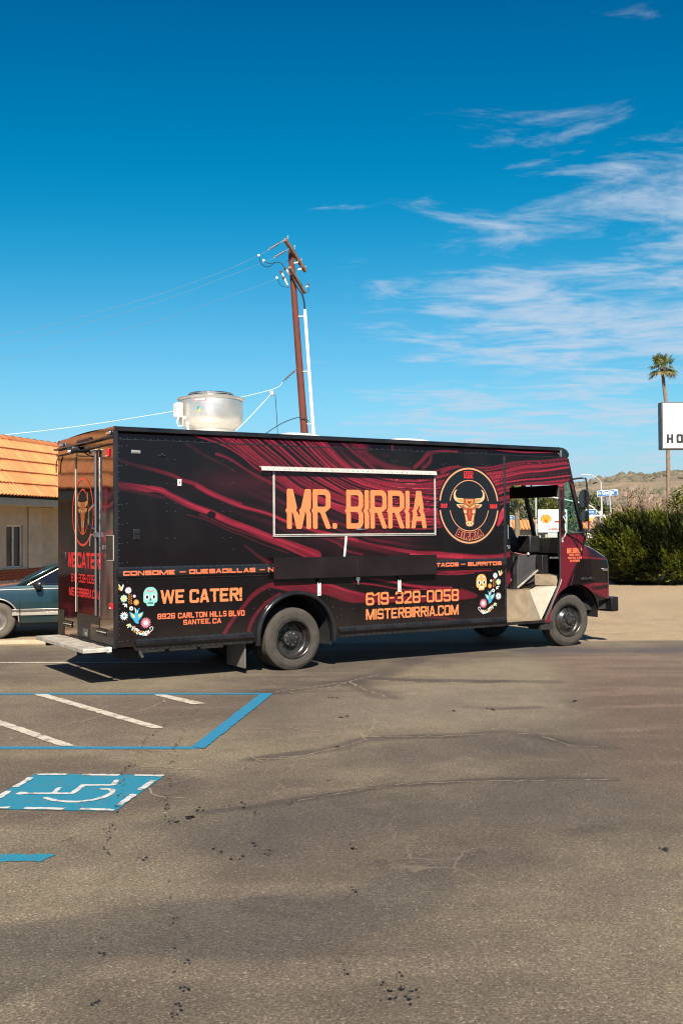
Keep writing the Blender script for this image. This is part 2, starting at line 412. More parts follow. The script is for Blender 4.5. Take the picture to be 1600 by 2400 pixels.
    line([(-0.5, 5.13), (-0.35, 5.02), (-0.18, 4.95)], dk, 0.9, 0.045); line([(-0.45, 5.22), (-0.1, 5.12)], dk, 0.5, 0.05)
    line([(0.14, 5.71), (0.46, 5.87)], dk, 0.5, 0.06); line([(0.66, 5.75), (0.74, 5.95)], dk, 0.6, 0.06)
    line([(1.3, 6.3), (1.55, 6.42)], dk, 0.45, 0.12)
    # pale old paving beyond the truck
    pale = sstep(17.15, 17.45, Y + (n2 - 0.5) * 0.25)
    c = lerp3(c, (0.40, 0.295, 0.175), pale); c = lerp3(c, (0.30, 0.225, 0.145), 0.5 * pale * sstep(0.5, 0.75, n2))
    far = sstep(60, 90, Y); c = lerp3(c, (0.16, 0.15, 0.14), far)
    return np.clip(c * np.array((.655, .652, .672)) * (0.86 + 0.28 * n3)[..., None], 0.02, 0.6)
def geo(a, b, n): return list(np.geomspace(a, b, n))
xs = np.array(sorted([-x for x in geo(7.2, 3000, 26)] + list(np.arange(-6.5, 7.01, 0.045)) + geo(7.7, 3000, 26)))
ys = np.array([-80, -30, -8, 0, 2] + list(np.arange(3.0, 19.5, 0.045)) + [19.5 + g for g in geo(0.5, 4500, 30)])
GX, GY = np.meshgrid(xs, ys)
nxg, nyg = len(xs), len(ys)
gv = np.stack([GX.ravel(), GY.ravel(), np.zeros(GX.size)], 1)
idx = np.arange(nxg * nyg).reshape(nyg, nxg)
gf = np.stack([idx[:-1, :-1], idx[:-1, 1:], idx[1:, 1:], idx[1:, :-1]], -1).reshape(-1, 4)
def gridmesh(name, v, f):
    me = bpy.data.meshes.new(name); me.vertices.add(len(v)); me.vertices.foreach_set('co', np.asarray(v, np.float32).ravel())
    me.loops.add(f.size); me.loops.foreach_set('vertex_index', f.ravel().astype(np.int32))
    me.polygons.add(len(f)); me.polygons.foreach_set('loop_start', np.arange(0, f.size, 4, dtype=np.int32)); me.polygons.foreach_set('loop_total', np.full(len(f), 4, np.int32))
    me.update(calc_edges=True); return me
me = gridmesh('ground', gv, gf); setcolor(me, 'tone', ground_tone(GX, GY).reshape(-1, 3))
m, n, b = newmat('asphalt'); L = n.links.new
at_ = n.nodes.new('ShaderNodeAttribute'); at_.attribute_name = 'tone'; tcg = n.nodes.new('ShaderNodeTexCoord')
g1 = n.nodes.new('ShaderNodeTexNoise'); g1.inputs['Scale'].default_value = 75; g1.inputs['Detail'].default_value = 4; g1.inputs['Roughness'].default_value = 0.75; L(tcg.outputs['Object'], g1.inputs['Vector'])
v1 = n.nodes.new('ShaderNodeTexVoronoi'); v1.inputs['Scale'].default_value = 110; L(tcg.outputs['Object'], v1.inputs['Vector'])
sepc = n.nodes.new('ShaderNodeSeparateColor'); L(v1.outputs['Color'], sepc.inputs[0])
r1 = n.nodes.new('ShaderNodeMapRange'); L(g1.outputs['Fac'], r1.inputs[0]); r1.inputs[1].default_value = 0.28; r1.inputs[2].default_value = 0.72; r1.inputs[3].default_value = 0.55; r1.inputs[4].default_value = 1.46
r3 = n.nodes.new('ShaderNodeMapRange'); L(sepc.outputs[0], r3.inputs[0]); r3.inputs[1].default_value = 0.0; r3.inputs[2].default_value = 1.0; r3.inputs[3].default_value = 0.66; r3.inputs[4].default_value = 1.34
r4 = n.nodes.new('ShaderNodeMapRange'); L(sepc.outputs[1], r4.inputs[0]); r4.inputs[1].default_value = 0.90; r4.inputs[2].default_value = 0.98; r4.inputs[3].default_value = 1.0; r4.inputs[4].default_value = 1.75
mm1 = n.nodes.new('ShaderNodeMath'); mm1.operation = 'MULTIPLY'; L(r1.outputs[0], mm1.inputs[0]); L(r3.outputs[0], mm1.inputs[1])
mm2 = n.nodes.new('ShaderNodeMath'); mm2.operation = 'MULTIPLY'; L(mm1.outputs[0], mm2.inputs[0]); L(r4.outputs[0], mm2.inputs[1])
sc1 = n.nodes.new('ShaderNodeVectorMath'); sc1.operation = 'SCALE'; L(at_.outputs['Color'], sc1.inputs[0]); L(mm2.outputs[0], sc1.inputs['Scale'])
# fine hairline crazing of the old surface
v2 = n.nodes.new('ShaderNodeTexVoronoi'); v2.feature = 'DISTANCE_TO_EDGE'; v2.inputs['Scale'].default_value = 1.15
wz = n.nodes.new('ShaderNodeTexNoise'); wz.inputs['Scale'].default_value = 2.2; wz.inputs['Detail'].default_value = 6; L(tcg.outputs['Object'], wz.inputs['Vector'])
wmx = n.nodes.new('ShaderNodeMix'); wmx.data_type = 'RGBA'; wmx.blend_type = 'LINEAR_LIGHT'; wmx.inputs[0].default_value = 0.22; L(tcg.outputs['Object'], wmx.inputs[6]); L(wz.outputs['Color'], wmx.inputs[7]); L(wmx.outputs[2], v2.inputs['Vector'])
cr = n.nodes.new('ShaderNodeMapRange'); L(v2.outputs['Distance'], cr.inputs[0]); cr.inputs[1].default_value = 0.003; cr.inputs[2].default_value = 0.010; cr.inputs[3].default_value = 1; cr.inputs[4].default_value = 0
cz = n.nodes.new('ShaderNodeTexNoise'); cz.inputs['Scale'].default_value = 0.5; L(tcg.outputs['Object'], cz.inputs['Vector'])
cm = n.nodes.new('ShaderNodeMapRange'); L(cz.outputs['Fac'], cm.inputs[0]); cm.inputs[1].default_value = 0.46; cm.inputs[2].default_value = 0.60; cm.inputs[3].default_value = 0; cm.inputs[4].default_value = 0.42
cmm = n.nodes.new('ShaderNodeMath'); cmm.operation = 'MULTIPLY'; L(cr.outputs[0], cmm.inputs[0]); L(cm.outputs[0], cmm.inputs[1])
cmx = n.nodes.new('ShaderNodeMix'); cmx.data_type = 'RGBA'; L(cmm.outputs[0], cmx.inputs[0]); L(sc1.outputs[0], cmx.inputs[6]); cmx.inputs[7].default_value = (0.21, 0.165, 0.118, 1)
L(cmx.outputs[2], b.inputs['Base Color']); b.inputs['Roughness'].default_value = 0.9; b.inputs['Specular IOR Level'].default_value = 0.25
bp = n.nodes.new('ShaderNodeBump'); bp.inputs['Strength'].default_value = 0.55; bp.inputs['Distance'].default_value = 0.012; L(mm1.outputs[0], bp.inputs['Height']); L(bp.outputs[0], b.inputs['Normal'])
ground = finish(me, 'ground', m, None, smooth=False); tag(ground, kind='structure')
tag(ground, 'worn grey brown asphalt of the parking lot')

# painted markings
def paintmat(name, col, wear, seed):
    m, n, b = newmat(name); L = n.links.new; t = n.nodes.new('ShaderNodeTexCoord')
    mp = n.nodes.new('ShaderNodeMapping'); mp.inputs['Location'].default_value = (seed, seed * 2, 0); L(t.outputs['Object'], mp.inputs[0])
    z = n.nodes.new('ShaderNodeTexNoise'); z.inputs['Scale'].default_value = 9; z.inputs['Detail'].default_value = 9; z.inputs['Roughness'].default_value = 0.72; L(mp.outputs[0], z.inputs['Vector'])
    z2 = n.nodes.new('ShaderNodeTexNoise'); z2.inputs['Scale'].default_value = 120; z2.inputs['Detail'].default_value = 3; L(t.outputs['Object'], z2.inputs['Vector'])
    ad = n.nodes.new('ShaderNodeMath'); ad.operation = 'MULTIPLY_ADD'; L(z2.outputs['Fac'], ad.inputs[0]); ad.inputs[1].default_value = 0.35; L(z.outputs['Fac'], ad.inputs[2])
    r = n.nodes.new('ShaderNodeMapRange'); L(ad.outputs[0], r.inputs[0]); r.inputs[1].default_value = wear; r.inputs[2].default_value = wear + 0.08; r.inputs[3].default_value = 0; r.inputs[4].default_value = 0.8
    r2_ = n.nodes.new('ShaderNodeMapRange'); L(z2.outputs['Fac'], r2_.inputs[0]); r2_.inputs[1].default_value = 0.3; r2_.inputs[2].default_value = 0.7; r2_.inputs[3].default_value = 0.78; r2_.inputs[4].default_value = 1.12
    s = n.nodes.new('ShaderNodeVectorMath'); s.operation = 'SCALE'; s.inputs[0].default_value = dim(col, .68 if col[0] < .3 else .82); L(r2_.outputs[0], s.inputs['Scale'])
    mx = n.nodes.new('ShaderNodeMix'); mx.data_type = 'RGBA'; L(r.outputs[0], mx.inputs[0]); L(s.outputs[0], mx.inputs[6]); mx.inputs[7].default_value = (0.10, 0.08, 0.06, 1)
    L(mx.outputs[2], b.inputs['Base Color']); b.inputs['Roughness'].default_value = 0.75
    bp = n.nodes.new('ShaderNodeBump'); bp.inputs['Strength'].default_value = 0.4; bp.inputs['Distance'].default_value = 0.01; L(z2.outputs['Fac'], bp.inputs['Height']); L(bp.outputs[0], b.inputs['Normal'])
    return m
BLUE = paintmat('blue_road_paint', (0.010, 0.20, 0.36), 0.84, 1.0); BLUE2 = paintmat('faded_blue_road_paint', (0.008, 0.205, 0.315), 0.75, 4.0)
WHITE_P = paintmat('white_road_paint', (0.50, 0.44, 0.36), 0.70, 2.0); WHITE_P2 = paintmat('white_symbol_paint', (0.50, 0.50, 0.49), 0.70, 7.0)
def gplace(z): return lambda a, b: (a, b, z)
def stripe(pts, m, z=0.004, label=None, name='painted_line', wob=0.010):
    x = [p[0] for p in pts]; y = [p[1] for p in pts]
    def f(X, Y): return sd_poly(X, Y, pts) + (vnoise(X * 25, Y * 25, 5) - 0.5) * wob * 2
    o = decal(name, f, (min(x) - .03, min(y) - .03, max(x) + .03, max(y) + .03), 0.03, m, ground, gplace(z))
    if label: o['label'] = label
    return o
stripe([(-9.5, 12.30), (-0.77, 11.90), (-0.83, 11.80), (-9.5, 12.20)], BLUE, label='far blue edge line of the access aisle')
stripe([(-0.775, 11.885), (-0.93, 11.80), (-1.275, 8.93), (-1.16, 8.85)], BLUE, z=0.008, label='slanting blue end line of the access aisle')
stripe([(-9.0, 9.24), (-1.20, 8.945), (-1.22, 8.85), (-9.0, 9.13)], BLUE, label='near blue edge line of the access aisle')
stripe([(-3.50, 11.95), (-3.34, 11.94), (-1.65, 9.82), (-1.76, 9.78)], WHITE_P, z=0.006, label='long white hatch stripe')
stripe([(-4.9, 12.0), (-4.75, 12.0), (-2.27, 9.01), (-2.40, 9.0)], WHITE_P, z=0.006, label='white hatch stripe at the picture edge')
stripe([(-2.13, 11.85), (-1.98, 11.84), (-1.45, 11.21), (-1.585, 11.146)], WHITE_P, z=0.006, label='short white hatch stripe')
stripe([(-6.0, 5.99), (-1.615, 5.975), (-1.66, 5.845), (-6.0, 5.845)], BLUE2, label='near blue line that stops short', wob=0.02)
stripe([(-12, 15.28), (-2.0, 14.87), (-2.0, 14.78), (-12, 15.18)], WHITE_P, label='thin white bay line behind the truck')
# blue wheelchair square
SQ = [(-2.328, 7.977), (-1.328, 7.901), (-1.483, 6.88), (-2.41, 6.968)]
def sqf(X, Y): return sd_poly(X, Y, SQ)
sym = decal('accessible_parking_symbol', lambda X, Y: sqf(X, Y) + (vnoise(X * 30, Y * 30, 8) - .5) * .012, (-2.45, 6.85, -1.3, 8.0), 0.025, BLUE2, ground, gplace(0.004))
sym['label'] = 'blue wheelchair parking symbol painted on the asphalt'
def brd(X, Y):
    d = np.abs(sqf(X, Y) + 0.028) - 0.024
    _, t = sd_line(X, Y, SQ, True); gap = np.abs((t * 2.5 + 0.2) % 1 - 0.5) - 0.36
    return np.maximum(d, gap * 0.4) + (vnoise(X * 30, Y * 30, 3) - .5) * .016
decal('symbol_border', brd, (-2.45, 6.85, -1.3, 8.0), 0.014, WHITE_P2, sym, gplace(0.008))
def man(X, Y):
    d = sd_line(X, Y, [(-2.17, 7.36), (-1.881, 7.351), (-1.861, 7.592), (-1.648, 7.586), (-1.654, 7.725)])[0] - 0.020
    d = np.minimum(d, sd_line(X, Y, [(-2.011, 7.365), (-2.013, 7.507)])[0] - 0.018)
    d = np.minimum(d, np.hypot(X + 2.235, Y - 7.362) - 0.038)
    d = np.minimum(d, sd_line(X, Y, smooth_pts([(-2.026, 7.229), (-1.933, 7.15), (-1.797, 7.121), (-1.682, 7.178), (-1.625, 7.269), (-1.608, 7.385), (-1.64, 7.457), (-1.70, 7.47)]))[0] - 0.021)
    return d + (vnoise(X * 40, Y * 40, 4) - .5) * .012
decal('wheelchair_figure', man, (-2.33, 7.03, -1.5, 7.8), 0.012, WHITE_P2, sym, gplace(0.008))
# cracks
CRK = mat('crack_filler', (0.235, 0.185, 0.13), 0.95, var=0.35, vscale=20, bump=0.3)
CR = [[(-3.6, 9.5), (-3.14, 9.68), (-2.67, 9.9), (-2.36, 10.55), (-2.03, 10.82), (-1.88, 11.62)], [(-0.79, 8.71), (-0.68, 8.38), (-0.36, 8.52)], [(-0.68, 8.38), (-0.8, 8.05), (-1.17, 8.1), (-1.63, 8.21)], [(-0.69, 8.44), (-0.37, 8.53), (-0.05, 8.84), (0.19, 9.18), (0.15, 9.69)], [(0.19, 9.3), (0.91, 9.33), (1.53, 9.44), (1.69, 9.37)], [(0.37, 7.55), (0.74, 7.62), (1.14, 7.64), (1.97, 7.68)], [(-0.32, 7.14), (-0.04, 7.3), (0.37, 7.55)], [(-0.8, 11.95), (-0.38, 12.35), (0.07, 12.78), (0.45, 13.37)], [(-0.6, 11.9), (-0.1, 12.35), (0.07, 12.78), (0.25, 12.11), (0.48, 11.59)], [(0.44, 12.87), (1.24, 12.6), (1.57, 12.7)], [(-3.05, 9.41), (-2.57, 9.22), (-2.27, 9.0), (-2.02, 9.03)], [(-0.8, 9.72), (-0.5, 9.78), (-0.17, 9.57)], [(-1.84, 8.5), (-1.66, 8.78), (-1.42, 8.78)], [(-1.39, 7.53), (-1.27, 7.26), (-1.04, 7.2)], [(1.75, 9.3), (1.9, 8.88), (2.11, 8.82)], [(0.3, 10.2), (0.28, 9.8), (0.19, 9.3)]]
rn = random.Random(3)
for pts in CR:
    P = []
    for (ax, ay), (bx2, by2) in zip(pts[:-1], pts[1:]):
        L_ = math.hypot(bx2 - ax, by2 - ay); k = max(2, int(L_ / 0.05))
        for i in range(k): t = i / k; P.append((ax + (bx2 - ax) * t + rn.gauss(0, .010), ay + (by2 - ay) * t + rn.gauss(0, .014)))
    P.append(pts[-1]); vs = []; fs = []
    for i, (x, y) in enumerate(P):
        x2, y2 = P[min(i + 1, len(P) - 1)]; x1, y1 = P[max(i - 1, 0)]; dx, dy = x2 - x1, y2 - y1; l = math.hypot(dx, dy) + 1e-9
        w = 0.0058 * rn.uniform(0.3, 1.6) * (y / 8 + .2); vs += [(x - dy / l * w, y + dx / l * w, 0.003), (x + dy / l * w, y - dx / l * w, 0.003)]
        if i: fs.append((2 * i - 2, 2 * i - 1, 2 * i + 1, 2 * i))
    MB().add(vs, fs).build('pavement_crack', CRK, ground, smooth=False)
# oil drips
OIL = mat('oil_stain', (0.022, 0.019, 0.018), 0.55, var=0.4, vscale=40)
ol = MB()
def blob(x, y, r):
    r *= .45; n = 9; vs = [(x, y, 0.0075)]
    for i in range(n): q = 2 * PI * i / n; rr = r * rn.uniform(0.35, 1.5); vs.append((x + math.cos(q) * rr, y + math.sin(q) * rr * 1.1, 0.0075))
    ol.add(vs, [(0, 1 + i, 1 + (i + 1) % n) for i in range(n)])
def trail(pts, n, r, jit):
    for k in range(n):
        t = rn.random() * (len(pts) - 1); i = int(t); t -= i; a = pts[i]; b_ = pts[i + 1]
        blob(a[0] + (b_[0] - a[0]) * t + rn.gauss(0, jit), a[1] + (b_[1] - a[1]) * t + rn.gauss(0, jit), r * rn.uniform(0.4, 1.2))
trail([(-1.587, 11.158), (-1.62, 10.3), (-1.737, 9.27), (-1.642, 8.28), (-1.677, 8.019), (-1.563, 7.538), (-1.441, 6.601), (-1.324, 5.94)], 150, 0.017, 0.014)
trail([(-1.5, 10.9), (-1.49, 10.406), (-1.426, 9.092), (-1.416, 8.776), (-1.26, 7.759), (-1.209, 7.205), (-1.124, 6.769), (-1.058, 6.548)], 110, 0.017, 0.016)
for x, y, r in [(-0.906, 5.484, .014), (-0.86, 5.25, .012), (-0.799, 4.961, .013), (-0.79, 4.87, .014), (-0.729, 4.599, .013), (-0.665, 4.46, .019), (-0.70, 4.36, .010), (-0.632, 4.206, .022), (-0.621, 4.06, .020), (-0.635, 3.98, .016), (-1.053, 4.558, .022), (-1.1, 4.62, .010), (-1.08, 4.72, .010), (-0.952, 4.076, .020), (0.053, 5.299, .026), (0.04, 5.38, .012), (0.05, 6.022, .030), (0.04, 6.12, .012), (-0.004, 4.326, .022), (-0.03, 4.45, .012), (0.18, 4.095, .018), (0.236, 4.191, .032), (0.22, 4.30, .018), (0.15, 4.24, .015), (0.26, 4.08, .018), (0.17, 4.16, .015), (1.797, 5.978, .034), (-0.05, 8.9, .03), (0.0, 10.3, .04), (-0.1, 7.7, .028), (-0.98, 6.72, .05), (-0.93, 6.9, .03), (-0.72, 7.05, .03), (-0.63, 6.95, .028), (-0.55, 6.8, .02), (-0.70, 6.0, .026), (-0.60, 5.9, .034), (-0.52, 6.15, .03), (-0.44, 5.95, .02), (-1.62, 6.25, .02), (-1.13, 5.9, .024), (-0.1, 11.5, .05), (-0.42, 6.0, .02), (-0.35, 7.05, .02), (1.9, 9.0, .03), (1.1, 10.6, .04), (1.5, 10.7, .05), (2.4, 11.2, .06)]:
    for _ in range(5): blob(x + rn.gauss(0, r * .7), y + rn.gauss(0, r * .9), r * rn.uniform(.3, .95))
    for _ in range(3): blob(x + rn.gauss(0, r * 2.2), y + rn.gauss(0, r * 2.5), r * .25)
tag(ol.build('oil_drips', OIL, ground, smooth=False), kind='stuff')
# ================================================================== LETTERING (condensed block capitals drawn as distance fields)
def gl(ch, X, Y, w, t):
    bar_ = lambda x0, y0, x1, y1: sd_box(X, Y, x0, y0, x1, y1)
    def dia(xa, ya, xb, yb, tt=None):
        tt = tt or t; k = (Y - ya) / (yb - ya); xc = xa + (xb - xa) * k; sl_ = math.hypot(xb - xa, yb - ya) / abs(yb - ya)
        return np.maximum(np.abs(X - xc) - tt / 2 * min(sl_, 1.25), np.abs(Y - (ya + yb) / 2) - abs(yb - ya) / 2)
    rr_ = lambda x0, y0, x1, y1: np.maximum(sd_rr(X, Y, x0, y0, x1, y1, min(.17, (x1 - x0) * .42)), -sd_rr(X, Y, x0 + t, y0 + t, x1 - t, y1 - t, .05))
    U = lambda *a: np.minimum.reduce(a)
    cut = lambda a, *b: np.maximum.reduce([a] + [-q for q in b])
    lob = lambda y0, y1: np.maximum(np.maximum(sd_rr(X, Y, -w, y0, w, y1, .17), -sd_rr(X, Y, -w, y0 + t, w - t, y1 - t, .06)), -X)
    tp = lambda: rr_(0, .5 - t / 2, w, 1); bt = lambda: rr_(0, 0, w, .5 + t / 2)
    big = lambda x0, y0, x1, y1: sd_box(X, Y, x0, y0, x1, y1)
    h = w / 2
    if ch in 'O0': return rr_(0, 0, w, 1)
    if ch == 'Q': return U(rr_(0, 0, w, 1), dia(h, .25, w, -.06))
    if ch == 'A': return U(dia(t * .5, 0, h - t * .1, 1), dia(w - t * .5, 0, h + t * .1, 1), bar_(t, .2, w - t, .2 + t * .85))
    if ch == 'B': return U(lob(.5 - t / 2, 1), lob(0, .5 + t / 2), bar_(0, 0, t, 1))
    if ch == 'C': return cut(rr_(0, 0, w, 1), big(w - t * 1.3, .36, w + 1, .66))
    if ch == 'D': return U(lob(0, 1), bar_(0, 0, t, 1))
    if ch == 'E': return U(bar_(0, 0, t, 1), bar_(0, 1 - t, w * .93, 1), bar_(0, 0, w * .93, t), bar_(0, .5 - t / 2, w * .82, .5 + t / 2))
    if ch == 'G': return U(cut(rr_(0, 0, w, 1), big(w - t * 1.3, .5, w + 1, .68)), bar_(h, .5 - t, w, .5))
    if ch == 'H': return U(bar_(0, 0, t, 1), bar_(w - t, 0, w, 1), bar_(0, .5 - t / 2, w, .5 + t / 2))
    if ch == 'I': return bar_(0, 0, t, 1)
    if ch == '1': return U(bar_(w - t, 0, w, 1), dia(w - t * .9, .95, 0, .74, t))
    if ch == 'L': return U(bar_(0, 0, t, 1), bar_(0, 0, w * .92, t))
    if ch == 'M': return U(bar_(0, 0, t, 1), bar_(w - t, 0, w, 1), dia(t * .7, 1, h, 0, t * 1.05), dia(w - t * .7, 1, h, 0, t * 1.05))
    if ch == 'N': return U(bar_(0, 0, t, 1), bar_(w - t, 0, w, 1), dia(t * .55, 1, w - t * .55, 0))
    if ch == 'R': return U(lob(.42, 1), bar_(0, 0, t, 1), dia(w * .48, .5, w - t * .42, 0))
    if ch == 'P': return U(lob(.42, 1), bar_(0, 0, t, 1))
    if ch == 'S': return U(cut(tp(), big(h, .5 + t / 2, w + 1, .74)), cut(bt(), big(-1, .26, h, .5 - t / 2)))
    if ch == '5': return U(bar_(0, 1 - t, w, 1), bar_(0, .5, t, 1), cut(bt(), big(-1, .26, h, .5 - t / 2)))
    if ch == '2': return U(cut(tp(), big(-1, .3, h, .74), big(-1, 0, w - t, .5 + t / 2)), dia(w - t * .5, .56, t * .55, t * .6), bar_(0, 0, w, t))
    if ch == '3': return U(cut(tp(), big(-1, .5 - t, h, .74)), cut(bt(), big(-1, .26, h, .5 + t)), bar_(h * .6, .5 - t / 2, w * .75, .5 + t / 2))
    if ch == '6': return U(cut(rr_(0, 0, w, 1), big(w - t * 1.4, .5, w + 1, .72)), rr_(0, 0, w, .6))
    if ch == '9': return gl('6', w - X, 1 - Y, w, t)
    if ch == '8': return U(tp(), bt())
    if ch == '4': return U(bar_(w - t * 1.5, 0, w - t * .5, 1), bar_(0, .2, w, .2 + t), dia(w - t, 1, t * .4, .26))
    if ch == '7': return U(bar_(0, 1 - t, w, 1), dia(w - t * .5, 1, w * .3, 0))
    if ch == 'T': return U(bar_(0, 1 - t, w, 1), bar_(h - t / 2, 0, h + t / 2, 1))
    if ch == 'U': return np.maximum(rr_(0, 0, w, 2), Y - 1)
    if ch == 'V': return U(dia(t * .5, 1, h, 0), dia(w - t * .5, 1, h, 0))
    if ch == 'W': return U(dia(t * .5, 1, w * .28, 0, t * .95), dia(w * .28, 0, h, 1, t * .8), dia(h, 1, w * .72, 0, t * .8), dia(w * .72, 0, w - t * .5, 1, t * .95))
    if ch == 'X': return U(dia(t * .5, 1, w - t * .5, 0), dia(t * .5, 0, w - t * .5, 1))
    if ch == '-': return bar_(0, .45, w, .45 + t * .72)
    if ch == '.': return bar_(0, 0, t, t)
    if ch == ',': return U(bar_(0, 0, t, t), dia(t * .7, 0, t * .2, -.12, t * .6))
    if ch == '!': return U(bar_(0, .3, t, 1), bar_(0, 0, t, t * 1.15))
    return np.full(X.shape, 1.0)
RELW = {'M': 1.32, 'W': 1.5, '-': .62, ' ': .6, '1': .62}
def text_field(s, x0, y0, x1, y1, t=.16, sp=.06, spur=0.0):
    H = y1 - y0; W = (x1 - x0) / H
    fixed = sum(t for c in s if c in 'I.,!') + sp * (len(s) - 1)
    rel = sum(RELW.get(c, 1.0) for c in s if c not in 'I.,!')
    w = (W - fixed) / rel; items = []; x = 0
    for c in s:
        cw = t if c in 'I.,!' else w * RELW.get(c, 1.0)
        items.append((c, x, cw)); x += cw + sp
    def f(X, Y):
        gx = (X - x0) / H; gy = (Y - y0) / H; D = np.full(X.shape, 1.0)
        sh = spur * np.clip(1 - np.abs(gy - .46) / .075, 0, 1) ** 1.3 if spur else 0
        for c, xo, cw in items:
            if c == ' ': continue
            m = (gx > xo - .2) & (gx < xo + cw + .2)
            if not m.any(): continue
            d = gl(c, (gx - xo + sh)[m] if spur else (gx - xo)[m], gy[m], cw, t)
            D[m] = np.minimum(D[m], d)
        return D * H
    return f
def text(s, x0, y0, x1, y1, m, parent, place, t=.16, sp=.06, spur=0.0, res=13, label=None, name='lettering', grow=0.0, h=None, clip=None, outline=0.0):
    f = text_field(s, x0, y0, x1, y1, t, sp, spur); H = y1 - y0; p = H * .16 + grow
    g = (lambda X, Y: f(X, Y) - grow) if grow else f
    if outline: g = lambda X, Y: np.abs(f(X, Y) + outline * .5) - outline * .5
    if clip:
        g0_ = g; g = lambda X, Y: np.maximum(g0_(X, Y), sd_box(X, Y, *clip))
    big_ = H > .06
    o = decal('letter' if big_ and name == 'lettering' else name, g, (x0 - p, y0 - p, x1 + p, y1 + p), h or H / (res * 2), m, parent, place, split=big_ and name == 'lettering')
    if o and not (big_ and name == 'lettering'): o['kind'] = 'stuff'
    if o and label: o['label'] = label
    return o
def fontmesh(s, size, m, parent, name, loc, rot, off=0.0, label=None, sx=1.0, extrude=0.0, align='LEFT'):
    cu = bpy.data.curves.new(name, 'FONT'); cu.body = s; cu.size = size; cu.offset = off; cu.extrude = extrude; cu.align_x = align; cu.resolution_u = 4
    tmp = bpy.data.objects.new('tmp', cu); COL.objects.link(tmp)
    bpy.context.view_layer.update()
    me = bpy.data.meshes.new_from_object(tmp.evaluated_get(bpy.context.evaluated_depsgraph_get()))
    bpy.data.objects.remove(tmp); bpy.data.curves.remove(cu)
    for v in me.vertices: v.co.x *= sx
    me.materials.clear(); me.name = name
    o = finish(me, name, m, parent, smooth=False); o.location = loc; o.rotation_euler = rot
    if label: o['label'] = label
    return o
# ================================================================== FOOD TRUCK
TW = 2.34
TH_ = R(31.2477)
truck = empty('food_truck', (-2.70424, 12.58453, 0), TH_)
tag(truck, 'black food truck wrapped in red swirls with MR. BIRRIA lettering', 'food truck')
BLACK = mat('gloss_black_paint', (0.011, 0.011, 0.013), 0.16, var=0.25, vscale=3, dirt=(0.05, 0.042, 0.034), dscale=3, damt=0.25)
BLACKM = mat('satin_black_paint', (0.014, 0.013, 0.014), 0.45, var=0.3, vscale=6)
BLACKV = mat('black_vinyl', (0.016, 0.016, 0.018), 0.38, bump=0.25, bscale=18)
CHASSIS = mat('chassis_black', (0.012, 0.011, 0.011), 0.8, var=0.3, vscale=5)
WHITE = mat('white_enamel', (0.60, 0.58, 0.53), 0.4, var=0.06, vscale=12, dirt=(0.42, 0.36, 0.28), dscale=9, damt=0.35)
ALU = mat('aluminium', (0.62, 0.60, 0.57), 0.38, metal=1.0, var=0.12, vscale=20, bump=0.05, bscale=90)
ALUD = mat('worn_tread_plate', (0.50, 0.46, 0.40), 0.55, metal=0.55, var=0.2, vscale=9, dirt=(0.30, 0.24, 0.17), dscale=6, damt=0.55)
CREAM = mat('cream_step_paint', (0.29, 0.228, 0.155), 0.42, var=0.18, vscale=7, dirt=(0.20, 0.14, 0.085), dscale=5, damt=0.7)
CHROME = mat('chrome', (0.78, 0.77, 0.75), 0.12, metal=1.0)
RUBBER = mat('dusty_tyre_rubber', (0.042, 0.036, 0.029), 0.88, var=0.22, vscale=14, bump=0.25, bscale=40, dirt=(0.090, 0.073, 0.054), dscale=7, damt=0.5)
RIMB = mat('black_wheel_paint', (0.018, 0.017, 0.017), 0.30, var=0.4, vscale=10, dirt=(0.075, 0.062, 0.048), dscale=8, damt=0.45)
REDL = mat('red_lamp_lens', (0.62, 0.012, 0.03), 0.2)
CLEARL = mat('clear_lamp_lens', (0.62, 0.58, 0.48), 0.18)
ORANGE = mat('orange_vinyl_print', (0.71, 0.215, 0.075), 0.4); CORAL = mat('coral_vinyl_print', (0.71, 0.165, 0.068), 0.4); REDV = mat('red_vinyl_print', (0.74, 0.028, 0.032), 0.35)
DARKV = mat('black_vinyl_print', (0.0075, 0.007, 0.010), 0.22)
SHADOWV = mat('maroon_vinyl_print', (0.16, 0.010, 0.020), 0.35); PEACH = mat('peach_vinyl_print', (0.70, 0.30, 0.14), 0.35)
GREENGLASS = glassmat('green_tinted_glass', (0.46, 0.80, 0.68), 0.10); WGLASS = glassmat('windscreen_glass', (0.86, 0.93, 0.89), 0.02)
WRAP = attrmat('printed_wrap', 'wrap', rough=0.11, spec=0.30, rvar=0.12, bump=0.10, bscale=1.3)

# ---------------- the printed red swirls, as a colour of (u, z) on the side of the truck
ext = lambda pts: [(-1.0, pts[0][1] + (pts[0][0] + 1.0) * 0.75)] + pts
G0 = [(-1, 2.45), (0.02, 2.406), (0.36, 2.359), (0.57, 2.336), (0.73, 2.251), (0.93, 2.172), (1.15, 2.092), (1.37, 2.011), (1.67, 1.9), (1.98, 1.773), (2.23, 1.675), (2.46, 1.591), (2.77, 1.489), (3.6, 1.25), (5, 1.0), (9, .8)]
G1 = [(-1, 2.85), (0.03, 2.7), (0.36, 2.591), (0.73, 2.519), (0.86, 2.455), (1.07, 2.391), (1.29, 2.285), (1.67, 2.155), (2.1, 2.041), (2.29, 1.967), (2.71, 1.83), (3.1, 1.76), (3.42, 1.70), (3.82, 1.606), (4.37, 1.53), (4.82, 1.494), (5.19, 1.438), (5.67, 1.416), (6.0, 1.455), (6.6, 1.55), (9, 1.6)]
